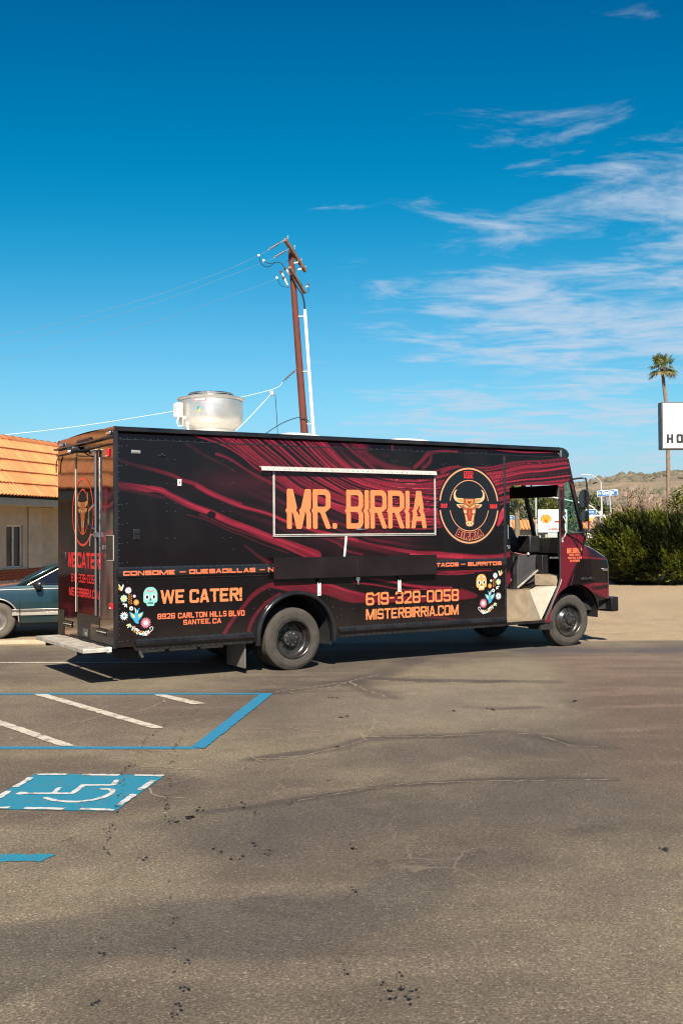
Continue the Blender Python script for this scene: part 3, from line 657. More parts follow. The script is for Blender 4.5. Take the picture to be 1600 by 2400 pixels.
G2 = ext([(0.99, 3.04), (1.37, 2.946), (1.68, 2.791), (1.88, 2.643), (2.1, 2.535), (2.47, 2.343), (2.84, 2.185), (3.22, 2.066), (3.42, 2.0), (3.69, 1.933), (4.23, 1.863), (4.8, 1.885), (5.88, 2.2), (6.1, 2.26), (9, 2.3)])
G3 = ext([(1.64, 3.01), (2.08, 2.688), (2.23, 2.585), (2.57, 2.377), (2.97, 2.208), (3.22, 2.15), (3.49, 2.12), (3.82, 2.068), (4.3, 2.012), (4.79, 2.025), (5.88, 2.362), (6.0, 2.383), (9, 2.5)])
G4 = ext([(2.09, 3.038), (2.57, 2.69), (2.72, 2.596), (3.22, 2.331), (3.49, 2.25), (4.1, 2.16), (4.77, 2.141), (5.84, 2.484), (6.02, 2.526), (6.53, 2.581), (7.32, 2.671), (9, 2.8)])
G5 = ext([(2.55, 3.057), (2.97, 2.69), (3.16, 2.584), (3.49, 2.475), (3.89, 2.385), (4.38, 2.312), (4.78, 2.293), (5.77, 2.579), (6.02, 2.608), (6.36, 2.677), (6.88, 2.742), (7.28, 2.793), (9, 2.9)])
G6 = ext([(2.91, 3.028), (3.33, 2.693), (3.69, 2.54), (4.1, 2.48), (4.45, 2.469), (4.74, 2.514), (5.69, 2.661), (5.99, 2.694), (6.36, 2.782), (7.25, 2.873), (9, 2.95)])
G7 = ext([(3.21, 3.028), (3.43, 2.858), (3.69, 2.686), (3.96, 2.614), (4.38, 2.6), (4.67, 2.653), (4.96, 2.73), (5.13, 2.737), (5.69, 2.738), (5.99, 2.785), (6.36, 2.848), (7.25, 2.927), (9, 3.0)])
def ramp(t):
    ks = [0, .25, .5, .72, .88, 1.0]
    cs = np.array([(0.0038, 0.0034, 0.0040), (0.024, 0.006, 0.009), (0.078, 0.007, 0.014), (0.175, 0.011, 0.025), (0.36, 0.024, 0.046), (0.56, 0.080, 0.092)])
    return np.stack([np.interp(t, ks, cs[:, i]) for i in range(3)], -1) * .76
def wrap_color(u, z):
    wu = u + (vnoise(u * 2.3, z * 2.3, 3) - .5) * .03; wz = z + (vnoise(u * 2.5, z * 3.5, 4) - .5) * .035
    T = np.full(u.shape, 0.0)
    Zs = [np.interp(wu, [p[0] for p in g], [p[1] for p in g]) for g in (G0, G1, G2, G3, G4, G5, G6, G7)]
    psi = np.zeros(u.shape)
    for a, b_ in zip(Zs[:-1], Zs[1:]): psi += np.clip((wz - a) / np.maximum(b_ - a, .01), 0, 1)
    psi += np.clip((wz - Zs[-1]) / .2, 0, 3)
    s = 0.58 * vnoise(psi * 4.6, u * .5, 31) + .42 * vnoise(psi * 12.0 + 3, u * .7, 33)
    s2 = vnoise(psi * 24, u * .7 + 5, 35)
    env = sstep(1.75, 2.6, psi) * (1 - sstep(6.6, 7.2, psi)) * sstep(1.45, 1.6, z)
    env = env * (0.55 + .45 * sstep(2.2, 3.4, u))
    T = np.maximum(T, env * (0.08 + .74 * sstep(.47, .70, s)) * (.70 + .30 * s2))
    T = np.maximum(T, env * .98 * sstep(.80, .95, s2) * sstep(.3, .6, s))
    # band between the two lower streaks: smoky maroon
    env2 = sstep(.05, .5, psi) * (1 - sstep(1.6, 2.1, psi)) * sstep(1.0, 2.6, u) * (1 - sstep(3.6, 5, u)) * (z > 1.45)
    T = np.maximum(T, env2 * (.08 + .36 * sstep(.48, .76, s)))
    haze = np.exp(-((u - 1.75) / .6) ** 2 - ((z - 2.45) / .16) ** 2); T = np.maximum(T, .27 * haze * (.6 + .6 * vnoise(u * 3, z * 4, 8)))
    # big soft flames, top right
    fl = sstep(6.6, 7.3, psi) * sstep(3.1, 3.6, u) * (1 - sstep(4.3, 5.2, u))
    T = np.maximum(T, fl * .56 * sstep(.46, .64, fbm(u * 1.3 + 3, z * 2.6, 3, 50)))
    fr_ = sstep(5.6, 5.9, u) * (z > 2.5) * sstep(3.9, 4.2, psi) * (1 - sstep(6.5, 7.1, psi))
    T = np.maximum(T, fr_ * (.08 + .60 * sstep(.46, .70, vnoise(psi * 5.5 + 2, u * .22, 37))))
    def rib(pts, w, amt, soft=.5, vary=.25, smooth=True, fade=None):
        nonlocal T
        P = smooth_pts(pts, 4) if smooth else pts
        xs_ = [p[0] for p in P]; zs_ = [p[1] for p in P]; wm = max(w) if isinstance(w, (list, tuple)) else w
        m_ = (wu > min(xs_) - wm) & (wu < max(xs_) + wm) & (wz > min(zs_) - wm) & (wz < max(zs_) + wm)
        if not m_.any(): return
        d, t = sd_line(wu[m_], wz[m_], P)
        if isinstance(w, (list, tuple)): ww = np.interp(t / (len(P) - 1), np.linspace(0, 1, len(w)), w)
        else: ww = w
        k = amt * (1 - sstep(ww * (1 - soft), ww, d)) * (1 - vary + vary * vnoise(wu[m_] * 1.6, psi[m_] * 24 + (wz[m_] + .42 * wu[m_]) * 30 * (psi[m_] < .6), 12)) * (1 - .3 * vary * vnoise(wu[m_] * 4, wz[m_] * 9, 14))
        if fade: k = k * (.35 + .65 * sstep(fade[0], fade[1], wu[m_]))
        T[m_] = np.maximum(T[m_], k)
    rib(G0[1:13], [.045, .04, .04, .045, .05, .06, .085], .88, .16, .42, True, (-.2, .5))
    rib([(a, b_ + .02) for a, b_ in G0[5:13]], [.012, .012, .018], .97, .5, .4)
    rib([(a, b_ + .02) for a, b_ in G1[1:8]], [.02, .028, .035, .03, .035], .68, .35, .3, True, (.1, 1.1)); rib(G1[5:13], [.03, .025, .03], .90, .25, .4); rib(G1[9:21], [.03, .02, .03, .05, .05], .78, .3, .4)
    rib([(5.0, 1.46), (5.5, 1.425), (6.0, 1.44)], .055, .8, .5); rib([(4.3, 1.50), (4.8, 1.455), (5.2, 1.43)], .04, .86, .5)
    for g, w, a in ((G2, .016, .82), (G3, .016, .93), (G4, .020, .93), (G5, .018, .95), (G6, .018, .80), (G7, .022, .66)): rib(g[1:-1], w, a, .7)
    for k, (ga, gb) in enumerate(((G2, G3), (G3, G4), (G4, G5), (G5, G6))):
        za = lambda U: np.interp(U, [p[0] for p in ga], [p[1] for p in ga]); zb = lambda U: np.interp(U, [p[0] for p in gb], [p[1] for p in gb])
        for q, w_, a_ in ((.25, .007, .93), (.42, .012, .72), (.58, .006, .98), (.8, .012, .8)):
            rib([(U, float(za(U) * (1 - q) + zb(U) * q)) for U in np.arange(1.2 + .4 * k, 6.0, .3)], w_, a_, .6, .2)
    rib([(1.34, 2.808), (1.52, 2.744), (1.72, 2.625), (1.88, 2.544), (2.1, 2.45), (2.4, 2.33)], [.03, .03, .025, .04, .05], .62, .8)
    rib([(1.7, 1.65), (1.9, 1.521), (2.06, 1.42)], [.01, .03, .06], .42, .9)
    rib([(0.93, 2.051), (1.22, 1.956), (1.52, 1.832), (1.82, 1.718), (2.14, 1.60), (2.34, 1.529)], .012, .42, .8)
    rib([(1.1, 2.04), (1.5, 1.88), (1.9, 1.74), (2.3, 1.60), (2.6, 1.5)], .014, .55, .6)
    rib([(0.03, 2.35), (0.36, 2.30), (0.64, 2.237)], .03, .30, .9); rib([(0.9, 2.915), (1.15, 2.801), (1.45, 2.659), (1.6, 2.566)], .03, .27, .95)
    rib([(2.75, 1.78), (3.1, 1.66), (3.25, 1.56), (3.5, 1.50)], .02, .6, .7)
    # flames above and beside the hatch
    rib([(5.15, 2.978), (4.74, 2.946), (4.6, 2.907), (4.5, 2.811), (4.38, 2.715)], [.015, .03, .05, .05, .05], .60, .7)
    rib([(4.67, 2.909), (4.64, 2.803), (4.52, 2.707)], [.03, .045, .05], .52, .8); rib([(4.0, 3.03), (3.98, 2.94)], .014, .7, .6)
    rib([(4.74, 2.955), (4.97, 2.971), (5.13, 2.964)], .02, .68, .7); rib([(5.69, 3.022), (6.11, 2.997), (6.54, 2.998), (7.1, 3.02)], [.008, .02, .015, .01], .72, .6)
    rib([(3.35, 3.04), (3.6, 2.85), (3.9, 2.72), (4.3, 2.66)], [.05, .07, .08, .08], .50, .9)
    rib([(4.85, 2.66), (5.0, 2.72), (5.15, 2.75)], [.05, .04, .02], .70, .7)
    rib([(5.98, 2.15), (5.93, 2.02), (5.87, 1.90)], [.02, .07, .03], .98, .4)
    # lower panel
    rib([(1.41, 0.537), (1.54, 0.708), (1.71, 0.894), (1.87, 1.027), (2.04, 1.11), (2.2, 1.145)], [.03, .03, .03, .035, .035, .03], .56, .3, .2)
    rib([(2.04, 1.12), (2.35, 1.10), (2.67, 1.07), (2.93, 1.045), (3.18, .965), (3.35, .915), (3.62, .885), (4.07, .86), (4.44, .85), (4.9, .885), (5.2, .90), (5.45, .865)], [.03, .07, .085, .08, .075, .07, .06, .05, .05, .06, .085, .03], .60, .25, .2)
    rib([(2.7, 1.13), (2.95, 1.11), (3.2, 1.03), (3.5, .95)], .03, .82, .7); rib([(1.76, .559), (1.82, .694), (1.98, .869), (2.2, 1.0)], [.03, .03, .025, .03], .55, .3)
    rib([(3.32, 1.125), (3.71, 1.076), (4.03, 1.013), (4.25, .982), (4.57, .987)], .014, .8, .6); rib([(3.62, 1.161), (3.98, 1.113), (4.25, 1.051), (4.6, 1.01), (5.0, .99)], [.02, .025, .03, .03, .03], .80, .6)
    rib([(4.72, 1.24), (5.03, 1.212), (5.43, 1.228), (5.75, 1.235)], [.02, .03, .025, .012], .68, .4); rib([(4.75, 1.19), (5.1, 1.175), (5.42, 1.193)], .012, .8, .6)
    rib([(4.56, .603), (4.8, .57), (5.13, .53)], [.02, .03, .02], .42, .7)
    # cab and nose
    cab = sstep(7.08, 7.12, u) * (1 - sstep(1.72, 1.8, z)); T = np.maximum(T, cab * .56)
    cab2 = sstep(6.0, 6.02, u) * (u < 7.12) * (1 - sstep(1.15, 1.25, z)); T = np.maximum(T, cab2 * .56)
    pa = sstep(7.1, 7.2, u) * sstep(1.75, 1.85, z) * (1 - sstep(2.5, 2.6, z)); T = np.maximum(T, pa * (.2 + .5 * sstep(.5, .7, vnoise(u * 2, z * 11, 21))))
    dk = sd_poly(wu, wz, smooth_pts([(7.42, 1.25), (7.55, 1.37), (7.9, 1.33), (8.4, 1.30), (8.4, .99), (8.0, 1.0), (7.7, .98), (7.5, .96), (7.22, .90), (7.3, 1.08), (7.42, 1.25)], 3))
    T = T * sstep(-.015, .03, dk) + .02
    nd = sstep(7.62, 7.8, wu) * sstep(1.28, 1.33, wz + (wu - 7.7) * .35) * (z < 1.7); T = T * (1 - .62 * nd)
    rib([(7.54, 1.405), (7.74, 1.384), (7.91, 1.36), (8.15, 1.34)], .012, .85, .6); rib([(7.75, .965), (7.95, .975), (8.28, .96)], .018, .75, .5); rib([(7.72, .91), (8.0, .905), (8.28, .91)], .008, .3, .5)
    T = T * (1 - sstep(7.66, 7.95, wu) * (1 - sstep(.018, .04, np.abs(wz - .918 + .01 * np.sin(wu * 9)))) * .8)
    rib([(7.15, .60), (7.25, .85), (7.38, 1.15)], .012, .78, .7)
    lowdark = sstep(7.45, 7.6, u) * (1 - sstep(.74, .80, z + (u - 8.0) * .3)); T = T * (1 - .9 * lowdark)
    bl = sd_ell(u, z, 1.254, 2.038, .066, .047); T = np.where(bl < 0, 0.03, T)
    dust = (1 - sstep(.45, .95, z)) * (.35 + .9 * fbm(u * 3, z * 5, 4, 160)) + .25 * sstep(.55, .8, fbm(u * 2.2, z * 1.1, 4, 166))
    return ramp(np.clip(T, 0, 1)) + dust[..., None] * np.array((.0085, .0066, .0052))

def snap_panel(name, us, zs, keep, vf, colf, m, parent, y_sign=1):
    U, Z = np.meshgrid(us, zs); S = keep(U, Z); h = us[1] - us[0]
    kc = (S[:-1, :-1] + S[1:, :-1] + S[:-1, 1:] + S[1:, 1:]) > 0
    used = np.zeros(U.shape, bool); rem = np.zeros(U.shape, bool)
    for a in (slice(None, -1), slice(1, None)):
        for b_ in (slice(None, -1), slice(1, None)): used[a, b_] |= kc; rem[a, b_] |= ~kc
    bd = used & (rem | (np.abs(S) < h * .2))
    for _ in range(3):
        e = 1e-4; x, y = U[bd], Z[bd]; s = keep(x, y); gx = (keep(x + e, y) - s) / e; gy = (keep(x, y + e) - s) / e; g2 = gx * gx + gy * gy + 1e-6
        st = np.clip(s / g2, -h, h); U[bd] = x - gx * st; Z[bd] = y - gy * st
    idn = -np.ones(U.shape, np.int64); idn[used] = np.arange(used.sum())
    J, I = np.nonzero(kc)
    f = np.stack([idn[J, I], idn[J, I + 1], idn[J + 1, I + 1], idn[J + 1, I]], 1)
    uu, z2 = U[used], Z[used]; me = gridmesh(name, np.stack([uu, vf(uu, z2), z2], 1), f)
    if colf is not None: setcolor(me, 'wrap', colf(uu, z2))
    me.polygons.foreach_set('use_smooth', [True] * len(me.polygons))
    return finish(me, name, m, parent, smooth=False)

side_place = lambda d: (lambda a, b: (a, -d, b))
ARC = (2.46, 0.452)
def arch_sd(U, Z, c, r): return np.minimum(np.hypot(U - c[0], Z - c[1]) - r, np.maximum(np.abs(U - c[0]) - r, Z - c[1]))
def keep_body(U, Z):
    k = arch_sd(U, Z, ARC, .553)
    k = np.minimum(k, Z - np.where(U < .23, .452, .41)); return np.minimum(np.minimum(k, 3.045 - Z), np.minimum(U - .004, 6.0 - U))
def body_v(u, z): return .030 * np.clip((z - 2.945) / .10, 0, 1) ** 1.5
side = snap_panel('side_wall', np.arange(-.01, 6.03, .0095), np.arange(.39, 3.07, .0095), keep_body, body_v, wrap_color, WRAP, truck)
side['label'] = 'side wall with printed red and black swirls'
DOOR = [(6.10, 2.49), (7.085, 2.515), (7.08, 1.10), (7.055, 1.0), (6.74, .44), (6.02, .44), (6.02, .97), (6.10, 1.05)]
QG = [(7.18, 2.50), (7.20, 2.545), (7.26, 2.567), (7.315, 2.55), (7.345, 2.50), (7.54, 1.89), (7.545, 1.82), (7.50, 1.78), (7.25, 1.772), (7.195, 1.80), (7.18, 1.88)]
ztop = lambda u: np.interp(u, [7.5, 7.62, 7.95, 8.15, 8.24, 8.29], [1.66, 1.62, 1.52, 1.435, 1.385, 1.335])
OUT = [(6.0, 3.045), (7.13, 3.045), (7.145, 2.95), (7.275, 2.945), (7.365, 2.597), (7.582, 1.776), (7.64, 1.615), (7.95, 1.52), (8.15, 1.435), (8.24, 1.385), (8.29, 1.335), (8.29, .72), (7.95, .69), (7.95, .41), (6.0, .41)]
FARC = (7.42, .43)
def keep_cab(U, Z):
    k = -sd_poly(U, Z, OUT); k = np.minimum(k, sd_poly(U, Z, DOOR)); k = np.minimum(k, sd_poly(U, Z, QG)); return np.minimum(k, arch_sd(U, Z, FARC, .54))
def cab_v(u, z):
    k = 1 - sstep(1.60, 1.75, z); x = np.clip((u - 8.15) / .14, 0, .985)
    v = k * (.085 * np.clip((u - 7.5) / .65, 0, 1) ** 1.4 + .13 * (1 - np.sqrt(1 - x * x)))
    d = np.clip(1 - (ztop(u) - z) / .17, 0, .985); v = v + np.where(u > 7.62, .14 * (1 - np.sqrt(1 - d * d)), 0)
    return v + body_v(u, z)
snap_panel('cab_side', np.arange(5.995, 8.32, .0095), np.arange(.39, 3.07, .0095), keep_cab, cab_v, wrap_color, WRAP, truck)['label'] = 'maroon cab side and nose'
# far side, mirrored and plain
farm = BLACK
MB().box(0.004, TW - .004, .41, 6.0, TW, 3.045).build('far_side_wall', farm, truck)
snap_panel('far_cab_side', np.arange(5.98, 8.34, .03), np.arange(.38, 3.08, .03), keep_cab, lambda u, z: TW - cab_v(u, z), wrap_color, WRAP, truck)
# hood, front
hs_ = np.linspace(7.6, 8.29, 24); mb = MB(); vs = []; fs = []
for i, u in enumerate(hs_):
    zt = float(ztop(u)); a = float(cab_v(np.array([max(u, 7.63)]), np.array([zt]))[0]); 
    for j in range(9): t = j / 8; vs.append((u, a + (TW - 2 * a) * t, zt + .03 * math.sin(PI * t)))
for i in range(23):
    for j in range(8): fs.append((i * 9 + j, (i + 1) * 9 + j, (i + 1) * 9 + j + 1, i * 9 + j + 1))
mb.add(vs, fs); hood = mb.build('hood', None, truck); setcolor(hood.data, 'wrap', ramp(np.full(len(vs), .08) + .25 * np.array([vnoise(np.array([v[0] * 3]), np.array([v[1] * 2]), 5)[0] for v in vs]))); hood.data.materials.append(WRAP)
mb = MB(); mb.box(8.25, .22, .70, 8.295, TW - .22, 1.335); front = mb.build('front_panel', BLACK, truck, bevel=.02)
mb = MB(); mb.box(8.29, .62, .86, 8.305, TW - .62, 1.24); gr_ = mb.build('grille', BLACKM, truck)
for k in range(6):
    MB().box(8.304, .64, .89 + k * .06, 8.318, TW - .64, .905 + k * .06).build('grille_bar', ALU, gr_, bevel=.003)
for y in (.42, TW - .42):
    hl = MB().lathe([(.001, .03), (.07, .022), (.085, .0), (.095, .0), (.1, -.02)], (8.30, y, 1.06), 'x', 24).build('headlight', CLEARL, truck)
bump = MB(); bump.box(8.20, .02, .51, 8.36, TW - .02, .745); bump.build('front_bumper', BLACK, truck, bevel=.02)
MB().bar((7.75, .32, .60), (8.22, .2, .62), .10, .14).bar((7.75, TW - .32, .60), (8.22, TW - .2, .62), .10, .14).build('bumper_bracket', CHASSIS, truck)
# roof
mb = MB(); vs = []; fs = []
for u in (0.02, 7.16):
    for j in range(13): t = j / 12; vs.append((u, .02 + (TW - .04) * t, 3.088 + .035 * math.sin(PI * t)))
for j in range(12): fs.append((j, 13 + j, 14 + j, j + 1))
mb.add(vs, fs); roof = mb.build('roof', WHITE, truck)
pr = lambda a, b, d: (d, a, b)
RAIL = [(.033, 3.04), (-.010, 3.043), (-.014, 3.055), (-.010, 3.078), (.006, 3.095), (.03, 3.102), (.06, 3.098)]
for nm, mp_ in (('roof_rail', lambda a, b, d: (d, a, b)), ('roof_rail', lambda a, b, d: (d, TW - a, b))):
    o = MB().prism(RAIL, mp_, .0, 7.13).build(nm, BLACK, truck, ang=60); fixnormals(o)
o = MB().prism([(7.10, 3.098), (7.18, 3.09), (7.25, 3.062), (7.29, 3.02), (7.303, 2.985), (7.29, 2.955), (7.265, 2.945), (7.14, 2.945)], lambda a, b, d: (a, d, b), -.004, TW + .004).build('roof_front_cap', BLACK, truck, ang=50); fixnormals(o)
MB().box(7.118, -.012, 2.945, 7.146, .02, 3.07).build('roof_seam_strip', ALU, truck, bevel=.004)
def dome_mesh(name, u0, u1, v0, v1, z0, z1, m, parent):
    mb = MB(); N = 8; vs = []; fs = []
    for i in range(N + 1):
        for j in range(N + 1):
            a, c = i / N * 2 - 1, j / N * 2 - 1; k = (1 - abs(a) ** 4) * (1 - abs(c) ** 4)
            vs.append((u0 + (u1 - u0) * i / N, v0 + (v1 - v0) * j / N, z0 + (z1 - z0) * k ** .6))
    for i in range(N):
        for j in range(N): fs.append((i * (N + 1) + j, (i + 1) * (N + 1) + j, (i + 1) * (N + 1) + j + 1, i * (N + 1) + j + 1))
    return mb.add(vs, fs).build(name, m, parent)
dome_mesh('roof_hatch', 2.58, 3.30, .55, 1.25, 3.10, 3.208, WHITE, truck); dome_mesh('roof_hatch', 4.40, 5.22, .55, 1.25, 3.10, 3.204, WHITE, truck)
# floor, bulkhead
MB().box(.02, .02, .455, 1.86, TW - .02, .50).build('floor_pan', CHASSIS, truck); MB().box(1.87, .88, .70, 3.04, TW - .88, .74).build('floor_pan', CHASSIS, truck); MB().box(3.05, .02, .44, 6.0, TW - .02, .50).build('floor_pan', CHASSIS, truck)
MB().box(6.0, .04, .50, 6.03, TW - .02, 3.05).build('bulkhead', BLACKM, truck)
# exhaust fan
fc = (1.75, 1.10)
fan = MB().lathe([(.33, 3.10), (.33, 3.225), (.335, 3.235), (.39, 3.27), (.425, 3.33), (.437, 3.40), (.437, 3.62), (.455, 3.632), (.458, 3.645), (.445, 3.655), (.40, 3.66), (.36, 3.675), (.30, 3.69)], (fc[0], fc[1], 0), 'z', 48).build('exhaust_fan', None, truck)
fan.data.materials.append(mat('spun_aluminium', (0.62, 0.60, 0.56), 0.40, metal=0.8, var=0.10, vscale=5, bump=0.04, bscale=30, dirt=(0.42, 0.34, 0.25), dscale=2.5, damt=0.35)); fan['label'] = 'round spun aluminium roof exhaust fan'
MB().lathe([(.001, 3.735), (.20, 3.735), (.295, 3.725), (.315, 3.71), (.315, 3.70), (.30, 3.698), (.001, 3.70)], (fc[0], fc[1], 0), 'z', 40).build('fan_cap', ALU, fan)
MB().lathe([(.29, 3.65), (.29, 3.70)], (fc[0], fc[1], 0), 'z', 40).build('fan_throat', BLACKM, fan)
MB().box(1.20, .98, 3.37, 1.29, 1.10, 3.56).build('switch_box', WHITE, fan, bevel=.008)
MB().tube([(1.24, 1.0, 3.37), (1.20, .98, 3.30), (1.22, .97, 3.24), (1.28, .97, 3.25), (1.30, 1.0, 3.37)], .008, 6).tube([(1.29, 1.02, 3.38), (1.36, 1.0, 3.34), (1.38, 1.0, 3.12)], .018, 8).build('fan_cable', WHITE, fan)
def cyl_place(r):
    def p(a, b): q = -PI / 2 - .52 + a / r - R(31) * 0; return (fc[0] + math.cos(q) * r, fc[1] + math.sin(q) * r, b)
    return p
decal('fan_label', lambda X, Y: sd_rr(X, Y, -.20, 3.575, -.02, 3.61, .012), (-.22, 3.56, 0, 3.62), .006, mat('red_label', (.62, .10, .11), .4), fan, cyl_place(.4385))
text('CAPTIVEAIRE', -.19, 3.583, -.03, 3.602, WHITE, fan, cyl_place(.4395), t=.2, sp=.08)
decal('fan_sticker', lambda X, Y: sd_box(X, Y, -.145, 3.43, -.10, 3.50), (-.16, 3.42, -.09, 3.51), .006, mat('teal_sticker', (.02, .30, .36), .4), fan, cyl_place(.4385))
decal('fan_sticker', lambda X, Y: sd_poly(X, Y, [(-.145, 3.43), (-.10, 3.43), (-.10, 3.49)]), (-.16, 3.42, -.09, 3.51), .006, mat('yellow_sticker', (.75, .55, .08), .4), fan, cyl_place(.4395))

# ---------------- rails and mouldings along the side
BELT = [(.002, 1.41), (-.012, 1.41), (-.014, 1.386), (-.036, 1.379), (-.042, 1.362), (-.042, 1.302), (-.034, 1.286), (-.014, 1.280), (-.012, 1.257), (.002, 1.257)]
belt = fixnormals(MB().prism(BELT, lambda a, b, d: (d, a, b), .02, 5.995).build('belt_rail', BLACK, truck, ang=50))
SK = [(.002, .54), (-.012, .54), (-.014, .512), (-.038, .505), (-.052, .482), (-.038, .457), (-.014, .450), (-.012, .398), (.002, .398)]
for a_, b_ in ((.25, 1.82), (3.10, 5.99)):
    fixnormals(MB().prism(SK, lambda a, b, d: (d, a, b), a_, b_).build('skirt_rail', BLACK, truck, ang=50))
mb = MB(); prof = [(.602, .004), (.600, -.02), (.585, -.045), (.565, -.055), (.545, -.045), (.537, -.01), (.537, .06)]; pts = []
pathA = [(ARC[0] - 0, 0)]
angs = [PI * k / 40 for k in range(41)]
def ring_pts(r, v): 
    P = [(ARC[0] - r, v, .36)] + [(ARC[0] - r * math.cos(q), v, ARC[1] + r * math.sin(q)) for q in angs] + [(ARC[0] + r, v, .36)]; return P
rows = [ring_pts(r, v) for r, v in prof]; K = len(rows[0]); vs = [p for row in rows for p in row]
fs = [(i * K + j, i * K + j + 1, (i + 1) * K + j + 1, (i + 1) * K + j) for i in range(len(rows) - 1) for j in range(K - 1)]
fixnormals(mb.add(vs, fs).build('wheel_arch_flare', BLACK, truck, ang=60))
def well(c, r, v0, v1, ze=.30):
    mb = MB(); N = 20; vs = []; fs = []
    for v in (v0, v1):
        vs += [(c[0] - r, v, .30)] + [(c[0] - r * math.cos(PI * k / N), v, c[1] + r * math.sin(PI * k / N)) for k in range(N + 1)] + [(c[0] + r, v, ze)]
    k = N + 3; fs = [(i, i + 1, k + i + 1, k + i) for i in range(k - 1)] + [tuple(range(k, 2 * k))]
    return mb.add(vs, fs).build('wheel_well', CHASSIS, truck)
well(ARC, .54, .01, .85); well((FARC[0], FARC[1]), .545, .09, .75, .68); well(ARC, .54, TW - .01, TW - .85); well(FARC, .545, TW - .09, TW - .75)
# rear corner posts
post = [(-.006, .012), (-.006, -.006), (.035, -.006), (.035, .003)]
fixnormals(MB().prism([(-.008, .04), (-.008, .004), (-.004, -.005), (.004, -.008), (.04, -.008), (.04, .002), (.006, .006)], lambda a, b, d: (a, b, d), .452, 3.06).build('corner_post', BLACK, truck, ang=60))
# vertical seam strip between body and cab
MB().box(5.985, -.010, .41, 6.018, .004, 2.935).build('body_seam_strip', BLACKM, truck, bevel=.003)
MB().box(.02, -.0045, 2.941, 7.12, .002, 2.950).build('gutter_seam', BLACKM, truck)

# ---------------- serving hatch
hatch = snap_panel('serving_hatch', np.arange(2.13, 4.73, .0095), np.arange(1.77, 2.63, .0095), lambda U, Z: np.minimum(np.minimum(U - 2.135, 4.715 - U), np.minimum(Z - 1.78, 2.612 - Z)), lambda u, z: np.full(u.shape, -.010), wrap_color, WRAP, truck)
HWH = mat('grey_white_frame', (.46, .445, .41), .45, var=.1, vscale=10, dirt=(.25, .21, .16), dscale=9, damt=.4)
hf = MB().box(2.118, -.024, 1.754, 2.144, -.002, 2.612).build('hatch_frame', HWH, hatch, bevel=.004)
MB().box(4.698, -.024, 1.754, 4.722, -.002, 2.612).build('hatch_frame', HWH, hatch, bevel=.004)
MB().box(2.149, -.024, 1.772, 4.694, -.002, 1.789).build('hatch_frame', HWH, hatch, bevel=.003)
MB().box(2.149, -.020, 1.754, 4.694, -.002, 1.764).build('hatch_frame', HWH, hatch, bevel=.003)
MB().box(2.2, -.014, 2.575, 4.66, -.0115, 2.580).build('hatch_shadow_gap', BLACKM, hatch)
aw = fixnormals(MB().prism([(0, 2.672), (-.052, 2.664), (-.074, 2.612), (-.060, 2.608), (-.044, 2.650), (0, 2.656)], lambda a, b, d: (d, a, b), 1.930, 4.712).build('awning_rail', HWH, truck, ang=30))
mb = MB()
for k in range(33): mb.dome((2.02 + k * .0805, -.0675, 2.634), .0062, .003, (0, -1, .3), 6)
tag(mb.build('screw_heads', CHASSIS, aw), kind='stuff')
MB().box(3.39, -.030, 1.838, 3.46, -.011, 1.862).bar((3.40, -.032, 1.845), (3.54, -.035, 1.852), .012, .012).build('hatch_latch', CHROME, hatch, bevel=.003)
MB().bar((3.222, -.022, 1.752), (3.178, -.04, 1.478), .030, .012, (0, 1, 0)).build('hatch_strut', WHITE, truck, bevel=.003)
shelf = MB().box(2.092, -.088, 1.206, 4.680, -.062, 1.485).build('folding_shelf', mat('brown_black_board', (0.0125, 0.0075, 0.0075), 0.36, var=0.2, vscale=3, spec=.28), truck, bevel=.003)
shelf['label'] = 'plain brown black fold-down counter'
MB().box(3.35, -.0892, 1.21, 3.353, -.088, 1.484).build('shelf_joint', BLACKM, shelf)
for u, zb in ((2.80, .968), (4.088, .975)):
    br = MB().box(u - .024, -.022, zb, u + .024, -.004, 1.15).build('shelf_bracket', WHITE, truck, bevel=.003)
    MB().bar((u, -.02, 1.14), (u, -.065, 1.205), .035, .012, (0, 1, 0)).build('bracket_arm', CHASSIS, br)
    MB().dome((u, -.023, zb + .03), .010, .006, (0, -1, 0)).dome((u - .008, -.023, 1.135), .010, .006, (0, -1, 0)).build('bracket_bolt', CHASSIS, br)
br = MB().box(3.372, -.03, 1.15, 3.432, -.008, 1.20).box(3.395, -.035, 1.095, 3.41, -.01, 1.16).build('shelf_catch', ALU, truck, bevel=.003)
# ---------------- small fittings on the side
lm = MB().box(.204, -.010, 2.777, .324, 0, 2.823).build('marker_lamp', CHROME, truck, bevel=.008); MB().box(.222, -.022, 2.785, .306, -.008, 2.815).build('lens', mat('smoked_lens', (.30, .26, .18), .25), lm, bevel=.006)
MB().box(.799, -.018, 2.394, .849, 0, 2.478).build('white_switch_plate', WHITE, truck, bevel=.004); MB().box(.818, -.022, 2.425, .830, -.017, 2.45).build('switch', BLACKM, truck)
ob = MB().box(.224, -.012, 1.733, .310, 0, 1.865).build('outlet_plate', BLACKM, truck, bevel=.004); MB().box(.222, -.014, 1.731, .228, -.0, 1.867).box(.24, -.026, 1.745, .295, -.011, 1.80).box(.24, -.026, 1.81, .295, -.011, 1.855).build('outlet_cover', BLACK, ob, bevel=.004)
MB().box(.545, -.012, 2.757, .65, 0, 2.772).box(.58, -.03, 2.765, .605, -.008, 2.79).build('hook', BLACKM, truck, bevel=.003)
